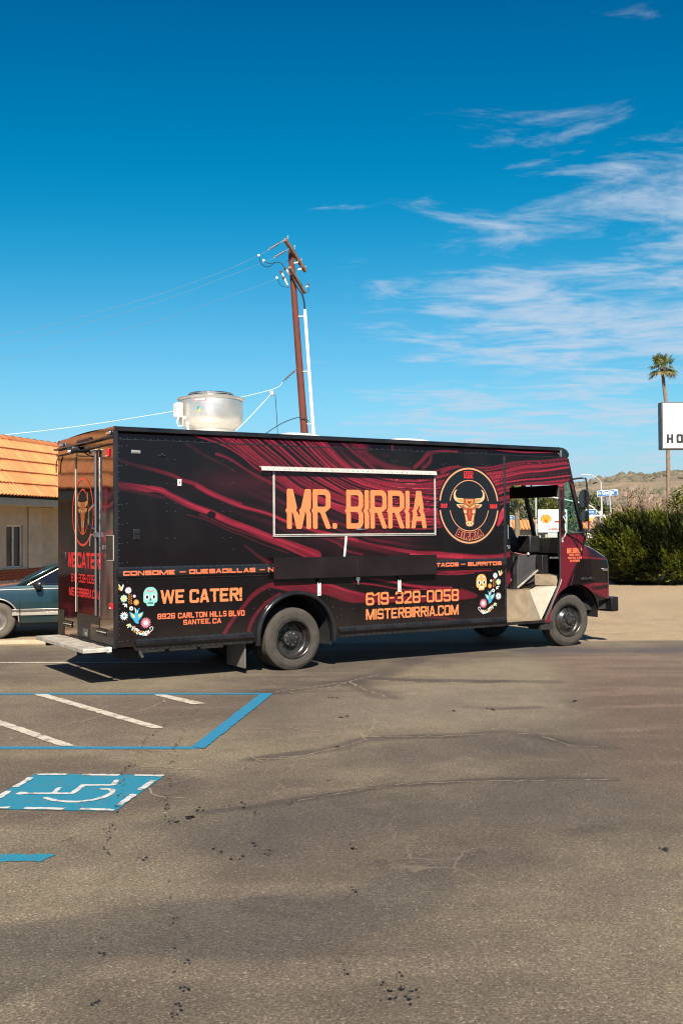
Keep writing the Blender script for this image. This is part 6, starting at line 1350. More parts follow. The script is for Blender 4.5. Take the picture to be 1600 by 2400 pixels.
# ================================================================== UTILITY POLE
WOODP = mat('brown_pole_wood', (.125, .027, .015), .8, var=.25, vscale=3, bump=.35, bscale=14); ARMW = mat('weathered_arm_wood', (.26, .15, .095), .85, var=.25, vscale=5, bump=.3, bscale=20); PVC = mat('white_conduit', (.76, .73, .68), .4); PORC = mat('brown_porcelain', (.16, .09, .06), .3); WIRE = mat('black_wire', (.012, .014, .018), .5); GALV = mat('galvanised_steel', (.45, .45, .45), .45, metal=.7); WIREP = mat('pale_wire', (.60, .58, .56), .6); WIREG = mat('grey_wire', (.16, .21, .25), .6)
pole = empty('utility_pole', (-1.10, 40, 0)); tag(pole, 'leaning brown wooden utility pole with crossarms and white conduit', 'utility pole')
PX = lambda z: -1.0 - (z) * .068; o_ = lambda x, y, z: (x + 1.10, y - 40, z)
MB().tube([o_(PX(0), 40, 0), o_(PX(3), 40, 3), o_(PX(6), 40, 6), o_(PX(9), 40, 9), o_(PX(12.55), 40, 12.55)], [.165, .155, .145, .13, .112], 14).build('pole_shaft', WOODP, pole)
a1_ = MB().bar(o_(-2.03, 39.2, 12.78), o_(-1.34, 40.9, 12.02), .11, .14).build('crossarm', ARMW, pole, bevel=.008)
a2_ = MB().bar(o_(-1.88, 39.5, 11.82), o_(-1.36, 40.7, 11.12), .10, .12).build('crossarm', ARMW, pole, bevel=.008)
for p in ((-1.93, 39.3, 12.85), (-1.7, 39.8, 12.62), (-1.48, 40.5, 12.3), (-1.33, 40.85, 12.1)): MB().lathe([(.0, .10), (.03, .10), (.035, .06), (.02, .03), (.02, -.03)], o_(*p), 'z', 8).build('crossarm_bolt', GALV, pole)
def insulator_string(p, q, n=9):
    P, Q = Vector(o_(*p)), Vector(o_(*q)); mb = MB(); pts = []; rs = []
    for k in range(n * 4 + 1):
        t = k / (n * 4); pts.append(P.lerp(Q, t)); rs.append(.045 if (k % 4 in (1, 2) and .25 < t < .85) else .014)
    return mb.tube(pts, rs, 8).build('insulator', PORC, pole)
insulator_string((-2.08, 39.2, 12.75), (-2.66, 39.0, 12.33)); insulator_string((-1.90, 39.5, 12.52), (-2.48, 39.3, 12.11)); insulator_string((-1.58, 39.9, 8.1), (-2.2, 40, 7.57), 8)
for p in ((-3.0, 39, 12.14), (-2.82, 39, 11.95), (-2.36, 39.5, 11.42)): MB().lathe([(.001, .05), (.04, .035), (.05, 0), (.04, -.035), (.001, -.05)], o_(*p), 'z', 10).build('arrester_ball', PVC, pole)
for p, q in (((-1.72, 39.6, 12.0), (-1.56, 39.6, 12.1)), ((-1.58, 39.8, 11.8), (-1.44, 39.8, 11.95)), ((-1.32, 40.4, 11.28), (-1.2, 40.4, 11.36))):
    MB().tube([o_(*p), o_(q[0], q[1], p[2] + .03)], .025, 6).build('cutout_arm', PVC, pole); MB().lathe([(.02, .0), (.04, .03), (.03, .05), (.04, .08), (.03, .10), (.02, .13)], o_(q[0], q[1], p[2] + .03), 'z', 8).build('cutout', PORC, pole)
for (x, z, dx, dz) in ((-2.18, 11.62, .12, -.22), (-2.08, 11.40, .10, -.20), (-2.02, 11.75, .12, -.14)):
    MB().tube([o_(x, 39.6, z), o_(x + dx, 39.7, z + dz)], .035, 8).build('fuse_tube', PVC, pole); MB().lathe([(.03, -.06), (.055, -.03), (.04, 0), (.055, .03), (.03, .06)], o_(x - .03, 39.6, z + .04), 'z', 8).build('fuse_insulator', PORC, pole)
MB().tube(smooth_pts([o_(-1.8, 39.8, 11.55), o_(-1.62, 39.8, 11.15), o_(-1.45, 39.8, 10.9), o_(-1.36, 39.85, 10.6), o_(-1.335, 39.9, 10.28)], 4), [.03] * 17, 8).build('riser_cable', WIRE, pole)
MB().tube([o_(-1.335, 39.9, 10.30), o_(-1.19, 39.9, 8.0), o_(-1.04, 39.9, 5.6), o_(-.70, 39.9, 0)], .062, 12).build('conduit', PVC, pole)
for z in (10.05, 7.95, 5.95): MB().bar(o_(PX(z), 39.95, z), o_(-1.335 + (10.30 - z) * .0632, 39.92, z), .03, .04).build('conduit_standoff', GALV, pole)
MB().tube([o_(-1.03, 39.95, 6.0), o_(-.98, 39.95, 5.2), o_(-.7, 39.95, 0)], .03, 8).build('conduit', PVC, pole)
def wire(name, pts, r, m=WIRE): return MB().tube(smooth_pts([o_(*p) for p in pts], 5), r, 5, False).build(name, m, pole)
wire('power_wire', [(-2.66, 39, 12.33), (-4.3, 38.9, 11.54), (-8, 38.5, 10.2), (-14, 38, 8.75), (-26, 37, 7.5)], .0045, WIREG); wire('power_wire', [(-2.48, 39.3, 12.11), (-4.0, 39, 11.43), (-8, 38.6, 9.95), (-14, 38, 8.45), (-26, 37, 7.2)], .0045, WIREG); wire('power_wire', [(-2.36, 39.5, 11.39), (-3.6, 39.2, 10.85), (-8, 38.6, 9.3), (-14, 38, 7.9), (-26, 37, 6.8)], .004, WIREG)
wire('jumper_wire', [(-2.99, 39, 12.1), (-2.9, 39, 11.82), (-2.65, 39.2, 11.76), (-2.4, 39.3, 11.95), (-2.2, 39.4, 11.95), (-2.05, 39.5, 11.75)], .014); wire('jumper_wire', [(-2.8, 39, 11.92), (-2.6, 39.2, 11.88), (-2.42, 39.3, 11.97)], .012); wire('jumper_wire', [(-2.35, 39.5, 11.40), (-2.2, 39.5, 11.12), (-1.9, 39.6, 11.08)], .012); wire('jumper_wire', [(-2.15, 39.5, 11.95), (-1.98, 39.6, 12.1), (-1.8, 39.7, 12.15)], .01); wire('jumper_wire', [(-1.22, 40.4, 11.25), (-1.2, 40.4, 11.1), (-1.4, 40.3, 11.0)], .01)
wire('service_drop', [(-2.2, 40, 7.57), (-2.48, 40, 7.32), (-3.8, 39.8, 6.96), (-6.8, 39.3, 6.30), (-12.3, 38, 5.42), (-22, 36, 4.6)], .009, WIREP); wire('service_drop', [(-2.6, 40, 7.15), (-3.2, 39.5, 6.4), (-3.77, 39, 5.73), (-5.5, 38, 3.9)], .011, WIREP); wire('service_cable', [(-2.48, 40, 7.07), (-2.44, 40, 6.4), (-2.40, 40, 5.4), (-2.4, 40, 3)], .012); wire('service_cable', [(-3.2, 40, 5.35), (-2.82, 40, 5.62), (-2.2, 40, 6.0), (-1.53, 39.8, 6.19), (-1.2, 39.85, 6.03)], .016)
MB().box(-.09 - 1.5, -.08, 7.05, .07 - 1.5, .08, 7.22).build('splice_box', GALV, pole, bevel=.02)
# ================================================================== ROADSIDE SIGN (right edge)
sg = empty('roadside_sign', (12.2, 35.2, 0)); tag(sg, 'white box sign with black letters HO at the right edge', 'sign')
SF = mat('sign_frame_grey', (.10, .10, .11), .45, var=.1); SFACE = mat('white_sign_face', (.80, .79, .73), .4, var=.03, vscale=3); BLKL = mat('black_sign_letters', (.012, .012, .014), .5)
MB().box(-1.535, -.18, 4.50, 1.7, .22, 6.08).build('sign_box', SF, sg, bevel=.01); MB().box(-1.49, -.192, 4.545, 1.66, -.178, 6.035).build('sign_face', SFACE, sg)
text('HO', -1.385, 4.70, -.83, 5.005, BLKL, sg, lambda a, b: (a, -.196, b), t=.27, sp=.30, res=14)
MB().box(.35, -.05, 0, .60, .20, 4.5).build('sign_post', SF, sg)

# ================================================================== PLANTS
LEAFR = np.random.default_rng(21)
def foliage_mat(name, rough=.6, tr=.25):
    m, n, b = newmat(name); L = n.links.new; a = n.nodes.new('ShaderNodeAttribute'); a.attribute_name = 'leaf'
    L(a.outputs['Color'], b.inputs['Base Color']); b.inputs['Roughness'].default_value = rough; b.inputs['Specular IOR Level'].default_value = .25
    t = n.nodes.new('ShaderNodeBsdfTranslucent'); L(a.outputs['Color'], t.inputs[0]); mx = n.nodes.new('ShaderNodeMixShader'); mx.inputs[0].default_value = tr
    L(b.outputs[0], mx.inputs[1]); L(t.outputs[0], mx.inputs[2]); L(mx.outputs[0], n.nodes['Material Output'].inputs[0]); return m
FOL = foliage_mat('foliage'); BARK = mat('bark', (.11, .075, .05), .9, var=.3, vscale=10, bump=.5, bscale=30)
def blades(name, P, D, L_, W_, cols, m, parent, droop=0.0, k=1):
    # P roots, D unit directions, one narrow bent blade each
    n = len(P); up_ = np.array([0, 0, 1.]); S = np.cross(D, up_ + LEAFR.normal(0, .4, (n, 3))); S /= np.linalg.norm(S, axis=1, keepdims=True) + 1e-9
    mid = P + D * (L_ * .55)[:, None]; tip = P + D * L_[:, None] - up_ * (L_ * droop)[:, None]
    v = np.stack([P - S * (W_ * .35)[:, None], P + S * (W_ * .35)[:, None], mid + S * (W_ * .5)[:, None], tip, mid - S * (W_ * .5)[:, None]], 1).reshape(-1, 3)
    b_ = np.arange(n)[:, None] * 5; f = np.concatenate([b_ + np.array([[0, 1, 2, 4]])], 0); t3 = b_ + np.array([[4, 2, 3, 3]])
    F = [tuple(r_) for r_ in f.tolist()] + [(r_[0], r_[1], r_[2]) for r_ in t3.tolist()]
    me = bpy.data.meshes.new(name); me.from_pydata(v.tolist(), [], F); c = np.repeat(cols, 5, 0) * .74; setcolor(me, 'leaf', c)
    return finish(me, name, m, parent, smooth=False)
def randdir(n): d = LEAFR.normal(0, 1, (n, 3)); return d / np.linalg.norm(d, axis=1, keepdims=True)
# big juniper hedge bush
def juniper(name, cx, cy, lobes, n, label, lean=(-.45, -.15, .45)):
    root = empty(name, (cx, cy, 0)); P = []; D = []; C = []; Ls = []; Wd = []
    tot = sum(l[3] * l[5] for l in lobes)
    for (x, y, z, rx, ry, rz) in lobes:
        k = int(n * rx * rz / tot); d = randdir(k); d[:, 2] = np.abs(d[:, 2]) * .95 + np.where(LEAFR.random(k) < .35, -.45, 0); d /= np.linalg.norm(d, axis=1, keepdims=True)
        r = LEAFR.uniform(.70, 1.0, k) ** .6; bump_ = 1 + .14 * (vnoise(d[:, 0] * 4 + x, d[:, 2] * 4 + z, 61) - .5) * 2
        p = np.stack([x + d[:, 0] * rx * r * bump_, y + d[:, 1] * ry * r * bump_, np.maximum(z + d[:, 2] * rz * r * bump_, .04)], 1)
        # sprays: 9 needles fanned along a twig
        ax = d * .55 + np.array(lean) + LEAFR.normal(0, .22, (k, 3)); ax /= np.linalg.norm(ax, axis=1, keepdims=True); L0 = LEAFR.uniform(.20, .42, k) * (1 + .45 * (LEAFR.random(k) < .12))
        cl_ = sstep(.34, .66, vnoise(p[:, 0] * 3.2 + 7, p[:, 2] * 3.2, 63)); br = np.clip(.45 + .55 * (r - .8) / .2, .25, 1) * LEAFR.uniform(.6, 1.25, k) * (.35 + 1.0 * cl_); warm = np.clip(LEAFR.random(k) * .6 + .5 * cl_, 0, 1)[:, None]  # clump noise and depth put lit and shaded sprays into the leaf colour
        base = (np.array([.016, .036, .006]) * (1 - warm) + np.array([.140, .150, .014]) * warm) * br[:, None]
        sdv = np.cross(ax, d + 1e-3); sdv /= np.linalg.norm(sdv, axis=1, keepdims=True) + 1e-9
        for q in range(13):
            t = q / 12; o = p + ax * (L0 * t)[:, None]; dd = ax * .8 + sdv * (.55 if q % 2 else -.55) * (1.15 - t) + LEAFR.normal(0, .16, (k, 3)); dd /= np.linalg.norm(dd, axis=1, keepdims=True)
            P.append(o); D.append(dd); Ls.append(L0 * LEAFR.uniform(.24, .40, k)); Wd.append(np.full(k, .028)); C.append(base * (.55 + .95 * t))
    P, D, C, Ls, Wd = np.concatenate(P), np.concatenate(D), np.concatenate(C), np.concatenate(Ls), np.concatenate(Wd)
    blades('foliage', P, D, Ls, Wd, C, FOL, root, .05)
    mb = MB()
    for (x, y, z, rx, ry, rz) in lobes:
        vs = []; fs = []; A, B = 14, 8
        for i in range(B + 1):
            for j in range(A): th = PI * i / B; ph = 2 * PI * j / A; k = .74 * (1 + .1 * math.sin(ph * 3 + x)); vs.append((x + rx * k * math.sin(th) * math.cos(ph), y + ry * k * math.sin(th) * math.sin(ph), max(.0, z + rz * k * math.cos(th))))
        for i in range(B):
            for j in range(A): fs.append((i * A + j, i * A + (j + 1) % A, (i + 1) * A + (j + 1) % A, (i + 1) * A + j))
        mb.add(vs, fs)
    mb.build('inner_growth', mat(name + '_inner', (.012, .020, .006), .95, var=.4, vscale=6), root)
    for k in range(4): MB().tube([(lobes[0][0] + random.uniform(-.6, .6), lobes[0][1], 0), (lobes[0][0] + random.uniform(-.8, .8), lobes[0][1], .9)], [.06, .03], 7).build('stem', BARK, root)
    return tag(root, label, 'shrub')
juniper('juniper_shrub', 10.9, 36.3, [(-.25, -.35, .95, 1.75, 1.6, 1.32), (-1.3, -.6, .75, 1.15, 1.3, 1.0), (1.3, .2, .95, 1.6, 1.6, 1.2), (-.2, -.9, .45, 1.6, 1.2, .75), (-1.0, -.1, 1.5, 1.0, .9, .62)], 11000, 'large dense dark green juniper bush in front of the truck nose')
juniper('juniper_shrub', 14.0, 37.2, [(0, 0, .95, 1.7, 1.5, 1.2)], 1800, 'juniper bush running out of the right picture edge')
def leafy(name, x, y, h, crown, n, col1, col2, label, leaf=.3, trunk=.18, cat='tree', wl=.4, group=None):
    root = empty(name, (x, y, 0)); P = []; C = []
    for (cx, cy, cz, rx, ry, rz) in crown:
        k = int(n * rx * rz / sum(c[3] * c[5] for c in crown)); d = randdir(k); r = LEAFR.uniform(.35, 1, k) ** .5; bm_ = .78 + .5 * vnoise(d[:, 0] * 3 + cx, d[:, 2] * 3 + cz * 2, 66)
        p = np.stack([cx + d[:, 0] * rx * r * bm_, cy + d[:, 1] * ry * r * bm_, cz + d[:, 2] * rz * r * bm_], 1); P.append(p)
        t = LEAFR.random(k)[:, None]; C.append((np.array(col1) * (1 - t) + np.array(col2) * t) * LEAFR.uniform(.65, 1.2, k)[:, None])
    P = np.concatenate(P); C = np.concatenate(C); n_ = len(P)
    blades('crown', P, randdir(n_), LEAFR.uniform(.6, 1.2, n_) * leaf, np.full(n_, leaf * wl), C, FOL, root, .2)
    top = crown[0]; MB().tube([(0, 0, 0), (.05, 0, h * .35), (top[0], top[1], top[2])], [trunk, trunk * .8, trunk * .35], 8).build('trunk', BARK, root)
    for k in range(5): c = crown[k % len(crown)]; MB().tube([(.03, 0, h * .3), (c[0] * .6 + random.uniform(-.3, .3), c[1], c[2] * .8), (c[0] + c[3] * random.uniform(-.5, .5), c[1], c[2] + c[5] * .4)], [trunk * .5, trunk * .3, .02], 6).build('limb', BARK, root)
    return tag(root, label, cat, group)
G1_, G2_ = (.050, .075, .018), (.13, .14, .035)
leafy('green_tree', 26.5, 150, 6, [(0, 0, 4.4, 4, 3, 3.2), (3, 1, 3.8, 3, 3, 2.6), (-3.4, 0, 3.4, 3, 3, 2.6)], 5000, G1_, G2_, 'broad green tree seen through the windscreen left of the fuel sign', .5)
leafy('green_tree', 33.0, 155, 6, [(0, 0, 4.6, 3.6, 3, 2.8), (3.5, 0, 4.2, 3, 3, 2.6), (7, 0, 3.6, 3, 3, 2.4)], 5000, G1_, (.10, .125, .03), 'green tree behind the fuel price sign', .5)
leafy('weeping_tree', 22.5, 112, 4, [(0, 0, 3.4, 1.6, 1.6, 1.7), (1.3, 0, 2.9, 1.4, 1.4, 1.4)], 2200, (.10, .10, .022), (.20, .18, .045), 'yellow green tree just right of the wing mirror', .38)
leafy('hedge_tree', 21.6, 66, 3, [(0, 0, 2.9, 1.9, 1.5, 1.5), (2.4, 0, 3.0, 2.0, 1.5, 1.6), (-2.6, .5, 2.4, 1.6, 1.3, 1.0)], 5200, (.075, .085, .018), (.19, .17, .035), 'yellow green trees behind the juniper at the right edge', .3)
# leafless tree
TWIG = mat('bare_twigs', (.33, .235, .165), .9, var=.25, vscale=2)
def bare(name, x, y, label):
    root = empty(name, (x, y, 0)); tk = MB(); tw = MB(); rnd = random.Random(12)
    def grow(p, d, L_, r, lev):
        q = p + d * L_; mid = p.lerp(q, .5) + Vector((rnd.gauss(0, 1), rnd.gauss(0, 1), rnd.gauss(0, 1))) * L_ * .06
        (tk if lev < 2 else tw).tube([p, mid, q], [r, r * .85, r * .6], 5 if lev < 2 else 3, False)
        if lev >= 6: return
        for _ in range(3 if lev < 5 else 3):
            a = Vector((rnd.gauss(0, 1), rnd.gauss(0, 1), rnd.gauss(.25, .8))).normalized(); grow(p.lerp(q, rnd.uniform(.55, 1)), (d * .75 + a * .72).normalized(), L_ * rnd.uniform(.66, .86), max(r * .62, .015), lev + 1)
    for k in range(8): grow(Vector((rnd.uniform(-1.7, 1.3), rnd.uniform(-.4, .4), 0)), Vector((rnd.uniform(-.75, .75), rnd.uniform(-.3, .3), 1)).normalized(), 1.36, .06, 0)
    tk.build('trunk', TWIG, root); tag(tw.build('crown', TWIG, root, smooth=False), kind='stuff'); return tag(root, label, 'tree')
bare('bare_tree', 17.2, 60, 'leafless grey brown tree with a dense tangle of fine twigs')
# palms
PALMT = mat('palm_trunk', (.24, .165, .11), .9, var=.25, vscale=4, bump=.6, bscale=8); FROND = foliage_mat('palm_frond', .5, .2)
def palm(name, x, y, trunk_pts, r0, R_, n, label, seed):
    root = empty(name, (x, y, 0)); rnd = random.Random(seed); rs = [r0 * (1 - .35 * i / (len(trunk_pts) - 1)) for i in range(len(trunk_pts))]
    sp_ = smooth_pts(trunk_pts, 5); MB().tube(sp_, [r0 * (1 - .3 * i / (len(sp_) - 1)) for i in range(len(sp_))], 10).build('trunk', PALMT, root)
    top = Vector(trunk_pts[-1]); mb = MB()
    for k in range(14): q = rnd.uniform(0, 2 * PI); mb.tube([top + Vector((0, 0, -.1)), top + Vector((math.cos(q) * r0 * 1.5, math.sin(q) * r0 * 1.5, -R_ * rnd.uniform(.15, .45)))], [r0 * .35, r0 * .12], 5)
    tag(mb.build('old_leaf_bases', mat(name + '_leaf_bases_%d' % seed, (.22, .10, .06), .9), root, nosplit=True), kind='stuff')
    for k in range(n):
        q = 2 * PI * k / n * 2.618 + rnd.uniform(-.2, .2); el = rnd.uniform(-.65, 1.15) if k > n * .25 else rnd.uniform(.9, 1.4); d = Vector((math.cos(q) * math.cos(el), math.sin(q) * math.cos(el), math.sin(el)))
        pl_ = R_ * rnd.uniform(.42, .6); hub = top + d * pl_ + Vector((0, 0, -.05 * R_)); fb = MB().tube([top, top + d * pl_ * .5, hub], [.03, .025, .02], 4)
        vs = []; fs = []; sd = d.cross(Vector((0, 0, 1))).normalized(); upv = sd.cross(d).normalized(); NB = 15
        for j in range(NB):
            a = (j / (NB - 1) - .5) * 3.9; bd = (d * math.cos(a) + sd * math.sin(a)).normalized(); L_ = R_ * rnd.uniform(.42, .56) * (1 - .22 * abs(a) / 2); wdir = bd.cross(upv).normalized() * R_ * .034
            m1 = hub + bd * L_ * .6 + Vector((0, 0, -.03 * R_)); tip = hub + bd * L_ + Vector((0, 0, -R_ * rnd.uniform(.10, .22))); i0 = len(vs); vs += [hub, m1 + wdir, tip, m1 - wdir]; fs.append((i0, i0 + 1, i0 + 2, i0 + 3))
        fb.add(vs, fs); o = fb.build('frond', FROND, root, smooth=False, nosplit=True); dead = el < -.3
        c = np.array((.20, .17, .06) if dead else (.165, .175, .050)) * rnd.uniform(.75, 1.3); setcolor(o.data, 'leaf', np.tile(c * .8, (len(o.data.vertices), 1)))
    return tag(root, label, 'palm tree')
palm('palm_tree', 35.5, 115, [(.15, 0, 0), (.15, 0, 4.4), (.16, 0, 10.6), (0, 0, 15.8), (-.18, 0, 17.7), (-.33, 0, 19.7)], .24, 1.95, 30, 'tall thin fan palm rising behind the white box sign', 3)
palm('palm_tree', 16.6, 100, [(0, 0, 0), (.05, 0, 2.4), (0, 0, 4.4), (-.02, 0, 5.3)], .28, 1.6, 26, 'fan palm seen through the left windscreen pane of the truck', 9)

# ================================================================== HILL
hx = np.linspace(40, 900, 130); hy = np.linspace(300, 1300, 60); HX, HY = np.meshgrid(hx, hy)
ang_ = HX / HY * 700
prof_ = np.interp(ang_, [60, 100, 135, 153, 162, 169, 183, 187, 193, 200, 210, 219, 227, 300, 420, 700], [4, 12, 27, 33, 33, 36.1, 36.8, 38.5, 38.5, 37.2, 37.8, 40, 39.5, 46, 40, 20])
bell = np.sin(np.clip((HY - 380) / (700 - 380), 0, 1) * PI / 2) ** .9 * np.where(HY > 700, 1 - .35 * sstep(700, 1300, HY), 1)
HZ = (prof_ - 1.8) * bell * (HY / 700) ** .2 + 1.8 * bell + (fbm(HX / 40, HY / 60, 4, 140) - .5) * 8 * bell * (1 - np.exp(-((HY - 700) / 120) ** 2) * .9) - .5
idx = np.arange(HX.size).reshape(HX.shape); hf_ = np.stack([idx[:-1, :-1], idx[:-1, 1:], idx[1:, 1:], idx[1:, :-1]], -1).reshape(-1, 4)
me = gridmesh('hill', np.stack([HX.ravel(), HY.ravel(), HZ.ravel()], 1), hf_); me.polygons.foreach_set('use_smooth', [True] * len(me.polygons))
m, n, b = newmat('dry_hillside'); L = n.links.new; t = n.nodes.new('ShaderNodeNewGeometry')
z = n.nodes.new('ShaderNodeTexNoise'); z.inputs['Scale'].default_value = .016; z.inputs['Detail'].default_value = 7; L(t.outputs['Position'], z.inputs['Vector'])
r = n.nodes.new('ShaderNodeValToRGB'); L(z.outputs['Fac'], r.inputs[0]); e = r.color_ramp.elements; e[0].position = .36; e[0].color = (.120, .092, .064, 1); e[1].position = .60; e[1].color = (.225, .160, .096, 1)
vz = n.nodes.new('ShaderNodeTexVoronoi'); vz.inputs['Scale'].default_value = .075; L(t.outputs['Position'], vz.inputs['Vector'])
mr_ = n.nodes.new('ShaderNodeMapRange'); L(vz.outputs['Distance'], mr_.inputs[0]); mr_.inputs[1].default_value = .14; mr_.inputs[2].default_value = .30; mr_.inputs[3].default_value = .9; mr_.inputs[4].default_value = 0
z2 = n.nodes.new('ShaderNodeTexNoise'); z2.inputs['Scale'].default_value = .012; L(t.outputs['Position'], z2.inputs['Vector']); mr2 = n.nodes.new('ShaderNodeMapRange'); L(z2.outputs['Fac'], mr2.inputs[0]); mr2.inputs[1].default_value = .36; mr2.inputs[2].default_value = .52
mu = n.nodes.new('ShaderNodeMath'); mu.operation = 'MULTIPLY'; L(mr_.outputs[0], mu.inputs[0]); L(mr2.outputs[0], mu.inputs[1])
mx = n.nodes.new('ShaderNodeMix'); mx.data_type = 'RGBA'; L(mu.outputs[0], mx.inputs[0]); L(r.outputs[0], mx.inputs[6]); mx.inputs[7].default_value = (.045, .050, .030, 1); L(mx.outputs[2], b.inputs['Base Color']); b.inputs['Roughness'].default_value = 1
hill = tag(finish(me, 'hill', m, None, smooth=False), 'dry brown hills on the horizon', kind='structure')
sb_m = MB(); hr = np.random.default_rng(4)
for _ in range(1000):
    yy = hr.uniform(430, 705); aa = hr.uniform(125, 245); xx = aa * yy / 700; i = np.searchsorted(hx, xx); j = np.searchsorted(hy, yy)
    if vnoise(np.array([xx / 22.]), np.array([yy / 40.]), 150)[0] < .52: continue
    t1 = (xx - hx[i - 1]) / (hx[i] - hx[i - 1]); t2 = (yy - hy[j - 1]) / (hy[j] - hy[j - 1]); zz_ = (HZ[j - 1, i - 1] * (1 - t1) + HZ[j - 1, i] * t1) * (1 - t2) + (HZ[j, i - 1] * (1 - t1) + HZ[j, i] * t1) * t2
    r_ = hr.uniform(.6, 2.0) * (1.5 if hr.random() < .1 else 1); sb_m.dome((xx, yy, zz_ - .2), r_, r_ * hr.uniform(.7, 1.2), (hr.normal(0, .15), hr.normal(0, .15), 1), 7)
tag(sb_m.build('hillside_scrub', mat('grey_green_scrub', (.115, .105, .068), .95, var=.35, vscale=.3), hill), kind='stuff')

# ================================================================== STREET CORNER IN THE DISTANCE
STEEL = mat('pale_lamp_steel', (.55, .54, .50), .5, metal=.2); SBLUE = mat('street_sign_blue', (.012, .13, .42), .4); SIGW = mat('sign_white', (.78, .78, .76), .45); SIGB = mat('signal_black', (.03, .032, .035), .5)
front = (PI / 2, 0, 0)
lamp = empty('street_lamp', (29.6, 120, 0)); tag(lamp, 'slender steel street lamp with a bent arm above the blue street sign', 'street lamp')
MB().tube([(0, 0, 0), (0, 0, 4), (-.06, 0, 7.4)], [.14, .11, .08], 10).build('post', STEEL, lamp); MB().tube(smooth_pts([(-.06, 0, 7.35), (-.5, 0, 7.85), (-1.2, 0, 8.2), (-1.75, 0, 8.25)], 4), .045, 6).build('arm', STEEL, lamp); MB().box(-2.35, -.15, 8.16, -1.7, .15, 8.28).build('lamp_head', STEEL, lamp, bevel=.04)
lamp2 = empty('street_lamp', (22.3, 121, 0)); tag(lamp2, 'street lamp post seen through the windscreen beside the fuel sign', 'street lamp')
MB().tube([(0, 0, 0), (0, 0, 8)], [.14, .09], 10).build('post', STEEL, lamp2); MB().tube(smooth_pts([(0, 0, 7.9), (-.8, 0, 8.5), (-1.8, 0, 8.6)], 4), .045, 6).build('arm', STEEL, lamp2); MB().box(-2.4, -.15, 8.5, -1.75, .15, 8.63).build('lamp_head', STEEL, lamp2, bevel=.04)
# mast arm with name sign and signal
mast = empty('traffic_signal_mast', (23.55, 95, 0)); tag(mast, 'sloping steel traffic signal mast arm above the gas station', 'signal mast')
MB().tube([(0, 0, 0), (0, 0, 3.15)], [.16, .13], 10).build('post', STEEL, mast); MB().tube(smooth_pts([(0, 0, 3.1), (-.6, 0, 3.6), (-1.5, 0, 4.2), (-5, .4, 5.0)], 4), .07, 8).build('arm', STEEL, mast)
def street_sign(name, x, y, z0, w, h, rz, label, txt=None, post=True):
    r_ = empty(name, (x, y, 0), rz); MB().box(0, -.02, z0, w, .02, z0 + h).build('sign_border', SIGW, r_, bevel=.02); pan = MB().box(.03, -.026, z0 + .03, w - .03, -.02, z0 + h - .03).build('sign_panel', SBLUE, r_)
    MB().tube([(w * .6, .05, 0), (w * .6, .05, z0 + h * .5)], .06, 8).build('post', STEEL, r_)
    return tag(r_, label, 'street sign'), pan
gs, pn = street_sign('street_sign', 23.40, 95, 4.90, 1.86, .52, R(0), 'large blue street sign reading Gorge with a round city seal')
gs.rotation_euler = (0, R(-4.2), 0)
fontmesh('Gorge', .44, SIGW, gs, 'lettering', (.44, -.03, 5.06), front, .014, sx=.92); fontmesh('AVE', .13, SIGW, gs, 'lettering', (1.55, -.03, 5.27), front, .004)
decal('city_seal', lambda X, Y: sd_ell(X, Y, .22, 5.16, .14, .12), (.05, 5.0, .4, 5.3), .02, mat('seal_yellow', (.62, .60, .30), .5), gs, lambda a, b: (a, -.030, b)); decal('city_seal', lambda X, Y: np.maximum(sd_ell(X, Y, .22, 5.16, .11, .09), Y - 5.17), (.05, 5.0, .4, 5.3), .015, mat('seal_green', (.08, .16, .08), .5), gs, lambda a, b: (a, -.033, b))
MB().box(.80, .10, 4.05, 1.15, .40, 4.85).build('signal_back', mat('grey_signal_back', (.16, .17, .20), .6), gs, bevel=.03)
s2, pn2 = street_sign('street_sign', 21.75, 94, 3.30, .95, .42, 0, 'small blue street sign left of the juniper bush'); fontmesh('Carlton Hills', .14, SIGW, s2, 'lettering', (.08, -.03, 3.46), front, .003, sx=.9)
s3, pn3 = street_sign('street_sign', 14.85, 95, 2.90, .68, .34, 0, 'small blue street sign seen through the left windscreen pane'); fontmesh('a Blvd', .17, SIGW, s3, 'lettering', (.08, -.03, 3.0), front, .003)
sig = empty('traffic_signal', (22.55, 93, 0)); tag(sig, 'dark traffic signal on a post below the small blue sign', 'traffic signal')
MB().tube([(0, 0, 0), (0, 0, 2.1)], .07, 8).build('post', STEEL, sig); sb = MB().box(-.16, -.12, 2.0, .16, .12, 3.1).build('signal_head', SIGB, sig, bevel=.04)
for k in range(3): MB().tube([(-.15, -.1, 2.25 + k * .33), (-.30, -.14, 2.22 + k * .33)], .11, 10).build('signal_hood', SIGB, sb)
wp = MB().tube([(0, 0, 0), (0, 0, 3.6)], .09, 8).build('white_post', mat('white_post_paint', (.7, .68, .62), .5), None); wp.location = (23.05, 94, 0); tag(wp, 'plain white post between the signal and the juniper', 'post')
